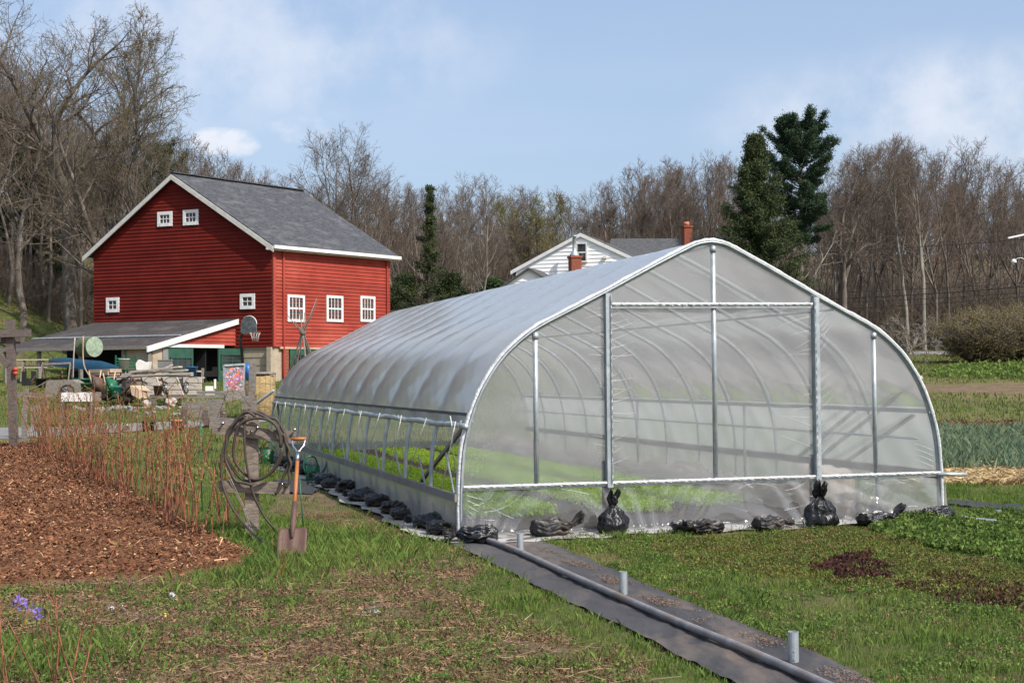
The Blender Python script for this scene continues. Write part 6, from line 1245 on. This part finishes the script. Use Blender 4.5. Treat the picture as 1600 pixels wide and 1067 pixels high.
def tree_meshes(S, name, tm, cm, t, lf=None, lsize=.05, lper=1, tw=1.0, seed=0):
    def arr(lv):
        q = [s for l in lv for s in S[l]]; return np.array([s[0] for s in q]), np.array([s[1] for s in q]), np.array([s[2] for s in q]), np.array([s[3] for s in q])
    a = arr((0, 1)); V, Fc = prisms(*a, k=6); o = fast_mesh('trunk', V, Fc, tm, t); o.data.shade_smooth()
    b = arr((2, 3, 4)); V, Fc = prisms(b[0], b[1], b[2]*tw, b[3]*tw, k=3); fast_mesh('crown', V, Fc, cm, t)
    if lf:
        r = np.random.default_rng(seed); e = np.array([s[1] for s in S[4]]+[s[1] for s in S[3]]); e = np.repeat(e, lper, 0)+r.normal(0, .05, (len(e)*lper, 3)); V, Fc = leaves(e, lsize, r); fast_mesh('leaves', V, Fc, lf, t)
PR = {}
ZM = {}
def proto(key, name, label, cat, group, S, tm='bark', cm='twig', **k):
    t = thing(name, label, cat, (0, 0, 0), group); tree_meshes(S, name, tm, cm, t, **k); PR[key] = [t, False]; ZM[key] = float(np.percentile([q[1][2] for l in (3, 4) for q in S[l]], 99.3)); return t
def put(key, px, py, Y, h=None, H0=None, rot=0.0, label=None, group=None, sx=1.0):
    p = atY(px, py, Y); x = p[0]; z = float(GH(x, Y))-.1; t, used = PR[key]
    sc_ = 1.0
    if h is not None: sc_ = ((atY(px, h, Y)[2]-z)/ZM[key])
    o = t if not used else copy_tree(t); PR[key][1] = True; o.location = (float(x), float(Y), z); o.rotation_euler = (0, 0, rot); o.scale = (sc_*sx, sc_*sx, sc_)
    if label: o['label'] = label
    if group: o['group'] = group
    elif label and 'group' in o.keys(): del o['group']
    return o
rt = random.Random(31)
gw = 'bare trees of the wood'; lw_ = 'bare brown tree of the wood with thin grey trunk'
HG = 17.0
for k in range(6):
    S = skeleton(100+k, HG, .17, limbs=10, subs=7, twigs=6, fine=3, clear_=[.38, .30, .45, .3, .35, .4][k], fork=[0, 2, 0, 3, 0, 2][k], spread=.85, up=.42, limb_len=.40, wig=.12)
    proto('w%d' % k, 'bare_tree', lw_, 'tree', gw, S, tm='bark_pale' if k in (0, 4) else 'bark', cm=['twig', 'twig_red', 'twig_red', 'twig', 'twig_pale', 'twig_red'][k], tw=1.15)
# skyline of the wood read from the photo: (px, tree top y)
SKY = [(-120, 240), (330, 225), (400, 262), (450, 272), (480, 285), (560, 290), (640, 270), (700, 278), (740, 272), (800, 290), (850, 305), (890, 345), (930, 310), (985, 252), (1050, 240), (1110, 240), (1180, 260), (1290, 262), (1330, 240), (1380, 212), (1440, 212), (1500, 228), (1560, 250), (1620, 258), (1700, 262)]
sx_ = [a for a, _ in SKY]; sy_ = [b for _, b in SKY]
n_w = 0
for row, (Y, step, dy) in enumerate(((99, 34, 22), (106, 30, 4), (114, 30, 0), (124, 34, 10), (137, 40, 18))):
    px = 335+row*9
    while px < 1680:
        if not (560 < px < 0):
            top = float(np.interp(px, sx_, sy_))+rt.uniform(-6, 26)+dy; YY = Y+rt.uniform(-3, 3)
            if 1150 < px < 1260 and YY < 112: px += step; continue
            o = put('w%d' % rt.randrange(6), px, 500, YY, top, HG*.98, rt.uniform(0, 6.28), sx=rt.uniform(.8, 1.1)); n_w += 1
            zone = 'behind the barn roof' if px < 620 else 'between the barn and the white house' if px < 800 else 'behind the white house' if px < 1130 else 'across the road on the right'
            o['label'] = 'bare brown tree in the wood '+zone; o['group'] = 'bare trees '+zone
        px += step*rt.uniform(.75, 1.25)
# wood on the left hill
for row, (Y, step) in enumerate(((83, 30), (88, 26), (97, 26), (108, 30))):
    px = -140+row*8
    while px < 330:
        top = float(np.interp(px, [-150, 0, 60, 130, 250, 330], [60, 70, 110, 180, 200, 225]))+rt.uniform(-10, 50); o = put('w%d' % rt.randrange(6), px, 400, Y+rt.uniform(-3, 3), top, HG*.98, rt.uniform(0, 6.28), sx=rt.uniform(.7, 1.0))
        o['label'] = 'bare brown tree on the hill left of the barn'; o['group'] = 'bare trees on the left hill'; px += step*rt.uniform(.75, 1.3)
# named big trees
def big(key, seed, H, tr, px, pyb, Y, top, label, rot=0.0, tm='bark', cm='twig', name='bare_tree', **k):
    lf = {q: k.pop(q) for q in ('lf', 'lsize', 'lper', 'tw') if q in k}; S = skeleton(seed, H, tr, **k); t = thing(name, label, 'tree'); tree_meshes(S, name, tm, cm, t, **lf)
    zmax = float(np.percentile([s[1][2] for l in (3, 4) for s in S[l]], 99.5)); p = atY(px, pyb, Y); z = float(GH(p[0], Y))-.1; s_ = (atY(px, top, Y)[2]-z)/zmax; t.location = (float(p[0]), float(Y), z); t.rotation_euler = (0, 0, rot); t.scale = (s_,)*3; return t
big('a', 501, 24, .42, 112, 450, 74, -40, 'tallest bare tree left of the barn with a crooked forked trunk', 1.0, clear_=.42, fork=3, limbs=11, subs=8, twigs=6, fine=3, wig=.2, up=.35, limb_len=.42, lf='bud_brown', lsize=.035, tw=1.2)
big('b', 502, 20, .30, 180, 400, 72, 42, 'broad rounded bare tree touching the barn roof on its left', .5, clear_=.22, fork=5, limbs=12, subs=8, twigs=6, fine=4, wig=.10, up=.25, limb_len=.52, spread=1.0, lf='bud_green', lsize=.03, tw=1.1)
big('b2', 503, 20, .30, 30, 430, 70, 60, 'bare tree at the far left edge with drooping branches', 2.5, clear_=.3, fork=0, limbs=16, subs=7, twigs=6, fine=3, wig=.16, up=.1, limb_len=.40, tw=1.2)
big('c', 504, 17, .2, 545, 480, 80, 206, 'tall fine bare tree with a round crown behind the barn roof, left of two', .3, cm='twig', clear_=.35, fork=3, limbs=12, subs=7, twigs=6, fine=3, wig=.09, up=.3, limb_len=.5, spread=.9)
big('c2', 505, 17, .2, 578, 480, 82, 214, 'tall fine bare tree with a round crown behind the barn roof, right of two', 1.3, cm='twig', clear_=.35, fork=2, limbs=14, subs=7, twigs=6, fine=3, wig=.09, up=.3, limb_len=.5, spread=.9)
big('d', 506, 15, .17, 738, 500, 84, 275, 'bare tree with a sunlit pale trunk between barn and house', .3, tm='bark_pale', clear_=.3, fork=0, limbs=16, subs=7, twigs=6, fine=3, wig=.09, up=.35, limb_len=.36)
big('e', 507, 14, .17, 848, 440, 96, 300, 'bare tree budding yellow green left of the white house', .3, cm='twig_pale', clear_=.3, fork=3, limbs=11, subs=7, twigs=6, fine=3, up=.55, spread=.55, lf='bud_green', lsize=.05, lper=2)
big('f', 508, 13, .18, 950, 440, 92, 296, 'dark dense bare tree with a rounded crown over the house roof', .9, clear_=.2, fork=4, limbs=12, subs=8, twigs=6, fine=3, up=.3, limb_len=.4)
big('g', 509, 17, .2, 1445, 540, 93, 220, 'pale barked forked tree in front of the right wood', .9, tm='bark_pale', cm='twig_red', clear_=.38, fork=2, limbs=12, subs=7, twigs=6, fine=3, up=.5, spread=.6, limb_len=.33)
big('h', 510, 17, .2, 1418, 540, 95, 216, 'straight grey tree just left of the pale forked tree', .2, tm='bark_pale', cm='twig_red', clear_=.45, fork=0, limbs=16, subs=7, twigs=6, fine=3, up=.5, spread=.6, limb_len=.33)
big('i', 511, 15, .24, 1318, 540, 90, 232, 'dark twisting forked tree right of the tall pine', .2, cm='twig', clear_=.30, fork=3, limbs=11, subs=7, twigs=6, fine=3, up=.4, wig=.24, limb_len=.30)
big('j', 512, 9, .16, 1262, 540, 86, 330, 'leaning bare tree with pale limbs below the pine', 2.2, tm='bark_pale', clear_=.3, fork=2, limbs=10, subs=6, twigs=5, fine=2, up=.1, wig=.2, limb_len=.4)
S = None
# old apple tree near the road
big('k', 513, 3.6, .17, 1416, 560, 66, 492, 'small gnarled bare apple tree beside the tunnel, before the road', .2, tm='bark_pale', cm='bark_pale', name='apple_tree', clear_=.28, fork=4, limbs=7, subs=4, twigs=3, fine=1, up=-.12, wig=.34, spread=1.1, limb_len=.55, tw=1.3)
# ---------------------------------------------------------------- conifers
def conifer(seed, H, R0, label, px, Y, top, m_='needle', shape='spruce', name='spruce_tree', base=.0, den=1.0, pyb=450, loc_rot=0.0, tuft=.16, nt=26):
    r = np.random.default_rng(seed); t = thing(name, label, 'tree'); P0 = []; P1 = []; A = []; B = []; Tf = []; lean = r.normal(0, .01, 2)
    n = 16
    for i in range(n): z0, z1 = H*i/n, H*(i+1)/n; P0.append((lean[0]*z0, lean[1]*z0, z0)); P1.append((lean[0]*z1, lean[1]*z1, z1)); A.append(.014*H*(1-i/n)+.02); B.append(.014*H*(1-(i+1)/n)+.02)
    V, Fc = prisms(P0, P1, A, B, 8); fast_mesh('trunk', V, Fc, 'bark', t); P0 = []; P1 = []; A = []; B = []
    nb = int(130*den) if shape == 'spruce' else int(95*den)
    for b in range(nb):
        u = base+(1-base)*(b+r.random())/nb; z = H*u; az = r.random()*6.283 if shape != 'slim' else b*2.4
        if shape in ('spruce', 'slim'): Lb = R0*(1-u)**(.80 if shape == 'spruce' else 1.15)*r.uniform(.45, 1.35)*(1+.18*math.sin(az*2+1)+.14*math.sin(az*3+u*9)); rise = .05-.42*(1-u)+.5*u
        else: Lb = R0*(math.sin(min(1, (1.04-u)/(1.04-base))*2.2)**.8)*r.uniform(.55, 1.2)*(1+.2*math.sin(az*2+u*7)); rise = .25+.55*u
        if Lb < .15: Lb = .15
        d = np.array([math.cos(az), math.sin(az), rise]); d /= np.linalg.norm(d); p = np.array([lean[0]*z, lean[1]*z, z]); ns = 6
        for k in range(ns):
            d = d+np.array([0, 0, .09 if shape != 'pine' else .06])+r.normal(0, .05, 3); d /= np.linalg.norm(d); q = p+d*Lb/ns; P0.append(p); P1.append(q); A.append(.035*(1-k/ns)+.01); B.append(.035*(1-(k+1)/ns)+.01)
            lo_ = .22 if shape != 'pine' else .42
            if (k+1)/ns > lo_:
                m__ = 4 if shape == 'pine' else 4
                for w_ in range(m__):
                    side = np.cross(d, (0, 0, 1)); off = side*r.normal(0, .22*Lb*(1-.5*k/ns)*.8)+np.array([0, 0, r.normal(0, .10)-(0.06 if shape != 'pine' else -.06)])+d*r.normal(0, .10); Tf.append(p+(q-p)*r.random()+off)
            p = q
    if shape == 'pine':    # plumes: branchlets off each bough, each ending in an upturned brush
        P0, P1, A, B, Tf = P0[:0], P1[:0], [], [], []
        nb = int(62*den)
        for b in range(nb):
            u = base+(1-base)*((b+r.random())/nb)**.95; z = H*u; az = b*2.4+r.normal(0, .4); tt = (u-base)/(1-base); env = (.40+.60*tt/.55) if tt < .55 else math.sqrt(max(.04, 1-((tt-.55)/.50)**2)); Lb = max(.4, R0*env*r.uniform(.55, 1.2)*(.55 if tt < .2 and b % 2 else 1)); d = np.array([math.cos(az), math.sin(az), .05+.85*max(0, tt-.1)**1.5]); d /= np.linalg.norm(d); p = np.array([lean[0]*z, lean[1]*z, z])
            for k in range(7):
                d = d+np.array([0, 0, .05])+r.normal(0, .06, 3); d /= np.linalg.norm(d); q = p+d*Lb/7; P0.append(p); P1.append(q); A.append(.04*(1-k/7)+.012); B.append(.04*(1-(k+1)/7)+.012)
                if k > 1:
                    for w_ in range(4):
                        side = np.cross(d, (0, 0, 1))*r.choice([-1, 1]); e = side*r.uniform(.4, 1)+d*.6+np.array([0, 0, .45]); e /= np.linalg.norm(e); s0 = p+(q-p)*r.random(); s1 = s0+e*r.uniform(.25, .62)*(1.1-k/12)*min(1, Lb/1.4); P0.append(s0); P1.append(s1); A.append(.012); B.append(.006); Tf.append(s1); Tf.append((s0+s1*2)/3)
                p = q
            Tf.append(p)
    V, Fc = prisms(P0, P1, A, B, 4); fast_mesh('branches', V, Fc, 'bark', t)
    Tf = np.array(Tf); c = np.repeat(Tf, nt, 0); sg = np.array([tuft*1.25, tuft*1.25, tuft*.62]) if shape != 'pine' else np.array([.10, .10, .085])*tuft/.17; c = c+r.normal(0, 1, c.shape)*sg; V, Fc = leaves(c, .048, r, .5, 1.6); fast_mesh('crown', V, Fc, m_, t)
    p = atY(px, pyb, Y); z = float(GH(p[0], Y))-.1; s_ = (atY(px, top, Y)[2]-z)/float(Tf[:, 2].max()+.1); t.location = (float(p[0]), float(Y), z); t.scale = (s_,)*3; t.rotation_euler = (0, 0, loc_rot); return t
conifer(1, 12.5, 3.5, 'dense dark spruce just right of the tunnel peak', 1182, 72, 208, 'needle_pine', 'spruce', tuft=.14, den=1.45, nt=46)
conifer(2, 15.5, 3.0, 'tall white pine with spreading crown behind the dense spruce', 1252, 80, 171, 'needle_blue', 'pine', 'pine_tree', base=.50, den=1.35, tuft=.22, nt=30)
conifer(3, 11, 2.3, 'slim ragged spruce with a bare leader right of the barn', 668, 84, 290, 'needle_pine', 'slim', base=.12, den=.50, tuft=.10, nt=16)
conifer(4, 5.5, 2.3, 'low dark evergreen at the wood edge right of the barn', 632, 84, 425, 'needle_pine', 'spruce', 'evergreen', den=.8)
conifer(5, 5.2, 2.2, 'low dark evergreen under the slim ragged spruce', 704, 86, 425, 'needle_pine', 'spruce', 'evergreen', den=.8)
conifer(6, 4.5, 2.4, 'low dark evergreen right of the sunlit trunk', 772, 88, 432, 'needle', 'spruce', 'evergreen', den=.8)
conifer(7, 16, 3.2, 'dark pine at the far left behind the bare trees', 12, 86, 175, 'needle_blue', 'pine', 'pine_tree', base=.3, den=1.1, tuft=.2, nt=18)
conifer(8, 15, 3.2, 'dark pine behind the broad bare tree left of the barn', 255, 84, 215, 'needle', 'pine', 'pine_tree', base=.3, den=1.0, tuft=.2, nt=18)
conifer(9, 13, 3.2, 'dark pine low between the left bare trees', 90, 88, 250, 'needle', 'pine', 'pine_tree', base=.25, den=1.0, tuft=.2, nt=18)
conifer(10, 15, 3.0, 'dark pine rising between the barn and the broad bare tree', 220, 90, 250, 'needle', 'pine', 'pine_tree', base=.2, den=1.0, tuft=.2, nt=18)
conifer(11, 15, 3.0, 'dark pine at the edge of the hill wood behind the tallest bare tree', 52, 92, 205, 'needle', 'pine', 'pine_tree', base=.2, den=1.2, tuft=.2, nt=18)
# far wood: one mass of stems and twigs behind the single trees
r = np.random.default_rng(55); P0 = []; P1 = []; A = []; B = []
def farwood(n, ymin, ymax, xl, xr, frac, seed):
    r = np.random.default_rng(seed); out = []
    Y = r.uniform(ymin, ymax, n); px = r.uniform(xl, xr, n); top = np.interp(px, sx_, sy_)+34; left = px < 320; top = np.where(left, np.interp(px, [-150, 0, 60, 130, 250, 330], [150, 150, 175, 220, 240, 260]), top)
    for y, a, tp in zip(Y, px, top):
        x = (a-800)/F*y; z0 = float(GH(x, y)); H = max(4, (1.6+(587-tp)/F*y-z0)*r.uniform(.66, .95)); out.append((x, y, z0, H))
    return np.array(out)
fw_t = farwood(420, 118, 175, -220, 1750, 1, 3)
for (x, y, z0, H) in fw_t:
    p = np.array([x, y, z0-.3]); d = np.array([r.normal(0, .04), 0, 1.]); n = 6; pts = [p]
    for i in range(n): d = d+r.normal(0, .05, 3); d[2] = abs(d[2]); d /= np.linalg.norm(d); q = p+d*H/n; P0.append(p); P1.append(q); A.append(.10*(1-i/n)+.025); B.append(.10*(1-(i+1)/n)+.025); p = q; pts.append(p)
    for b in range(26):
        u = r.uniform(.3, 1)*(n-1); i = int(u); c = pts[i]*(1-(u-i))+pts[i+1]*(u-i); dd = np.array([r.normal(0, 1), r.normal(0, 1), r.uniform(.3, 2.0)]); dd /= np.linalg.norm(dd); L_ = H*r.uniform(.10, .24); m1 = c+dd*L_*.5; e = m1+(dd+np.array([0, 0, .35]))*L_*.5
        P0 += [c, m1]; P1 += [m1, e]; A += [.035, .022]; B += [.022, .010]
        for w_ in range(7): s0 = c+(e-c)*r.uniform(.3, 1); dq = dd+r.normal(0, .6, 3); dq[2] += .3; dq /= np.linalg.norm(dq); P0.append(s0); P1.append(s0+dq*L_*r.uniform(.25, .5)); A.append(.013); B.append(.006)
V, Fc = prisms(np.array(P0), np.array(P1), A, B, 3); tag(fast_mesh('far_wood', V, Fc, 'twig_red'), 'far brown wood of bare trees closing the view', 'wood', kind='stuff')
# undergrowth: brown brush along the wood edge
def brush(n, seed, ym, yM, xl, xr, hmin, hmax, m_, label, name='undergrowth', rad=.012, cond=None, spread=.45):
    r = np.random.default_rng(seed); Y = r.uniform(ym, yM, n); px = r.uniform(xl, xr, n); x = (px-800)/F*Y
    if cond is not None: k = cond(x, Y); x, Y, px = x[k], Y[k], px[k]; n = len(x)
    z = GH(x, Y); h = r.uniform(hmin, hmax, n)*(.6+.5*np.clip(wob(x, Y, .25)+.4, 0, 1)); P0 = []; P1 = []; A = []; B = []
    b0 = np.stack([x, Y, z-.05], 1); d = np.stack([r.normal(0, spread, n), r.normal(0, spread, n), np.ones(n)], 1); m1 = b0+d*(h*.5)[:, None]; d2 = d+r.normal(0, .3, d.shape); t1 = m1+d2*(h*.5)[:, None]
    P0 = [b0, m1]; P1 = [m1, t1]; A = [np.full(n, rad), np.full(n, rad*.7)]; B = [np.full(n, rad*.7), np.full(n, rad*.4)]
    for k in range(4):
        u = r.uniform(.2, 1, (n, 1)); s0 = m1+(t1-m1)*u if k % 2 else b0+(m1-b0)*(.5+.5*u); dq = r.normal(0, .7, (n, 3)); dq[:, 2] = np.abs(dq[:, 2]); P0.append(s0); P1.append(s0+dq*(h*.25)[:, None]); A.append(np.full(n, rad*.6)); B.append(np.full(n, rad*.35))
    V, Fc = prisms(np.vstack(P0), np.vstack(P1), np.concatenate(A), np.concatenate(B), 3); return tag(fast_mesh(name, V, Fc, m_), label, 'undergrowth', kind='stuff')
brush(24000, 61, 98, 132, 540, 1750, 1.5, 6.5, 'twig', 'brown brush filling the foot of the wood', rad=.018)
brush(9000, 62, 82, 104, -250, 330, .8, 4.0, 'twig', 'brown brush on the left hill beside the barn', rad=.014, cond=lambda x, y: x < -.28*y+2)
brush(6000, 63, 74, 96, 560, 860, .8, 3.5, 'twig_pale', 'tangled scrub between the barn and the house', rad=.013)
r = np.random.default_rng(71); n = 16000; Y = np.concatenate([r.uniform(82, 98, 9000), r.uniform(94, 104, 7000)]); px = np.concatenate([r.uniform(-200, 150, 9000), r.uniform(1200, 1560, 7000)]); x = (px-800)/F*Y; k = wob(x, Y, .3, 2) > .1; x, Y = x[k], Y[k]; Pc = np.stack([x, Y, GH(x, Y)+r.uniform(.05, 1.6, len(x))], 1); V, Fc = leaves(Pc, .07, r); tag(fast_mesh('green_scrub', V, Fc, 'bud_green'), 'fresh green scrub low along the edge of the wood', 'scrub', kind='stuff')
# big olive bushes by the road
def bush(px, pyb, Y, Rx, Rz, label, seed):
    r = np.random.default_rng(seed); p = atY(px, pyb, Y); z = float(GH(p[0], Y)); t = thing('bush', label, 'bush', (p[0], Y, z)); n = 2600; az = r.random(n)*6.283; L_ = r.uniform(.55, 1.0, n); tilt = r.uniform(0, 1.15, n); rx = Rx*np.sin(tilt)*L_; d = np.stack([np.cos(az)*rx, np.sin(az)*rx*.8, Rz*np.cos(tilt*.75)*L_], 1)
    b0 = np.array([p[0], Y, z])+np.stack([np.cos(az)*rx*.28, np.sin(az)*rx*.28, 0*az], 1); m1 = b0+d*.5+r.normal(0, .06, d.shape); e = m1+d*.5+r.normal(0, .1, d.shape); P0 = [b0, m1]; P1 = [m1, e]
    tw_ = []
    for k in range(6): u = r.uniform(.1, 1.1, (n, 1)); s0 = m1+(e-m1)*u; dq = r.normal(0, .36, (n, 3))+np.array([0, 0, .12]); P0.append(s0); P1.append(s0+dq); tw_.append(s0+dq)
    V, Fc = prisms(np.vstack(P0), np.vstack(P1), np.full(n*8, .011), np.full(n*8, .006), 3); fast_mesh('stems', V, Fc, 'twig_pale', t); e = np.vstack(tw_); e = np.repeat(e, 4, 0)+r.normal(0, .09, (len(e)*4, 3)); V, Fc = leaves(e, .04, r); fast_mesh('leaves', V, Fc, 'bushleaf', t)
bush(1535, 574, 74, 2.4, 2.5, 'large olive brown bush beside the road, left of two', 5); bush(1610, 574, 75, 3.0, 2.7, 'large olive brown bush at the right edge', 6)
for k, (t_, used) in PR.items():
    if not used:
        for ch in list(t_.children): bpy.data.objects.remove(ch)
        bpy.data.objects.remove(t_)
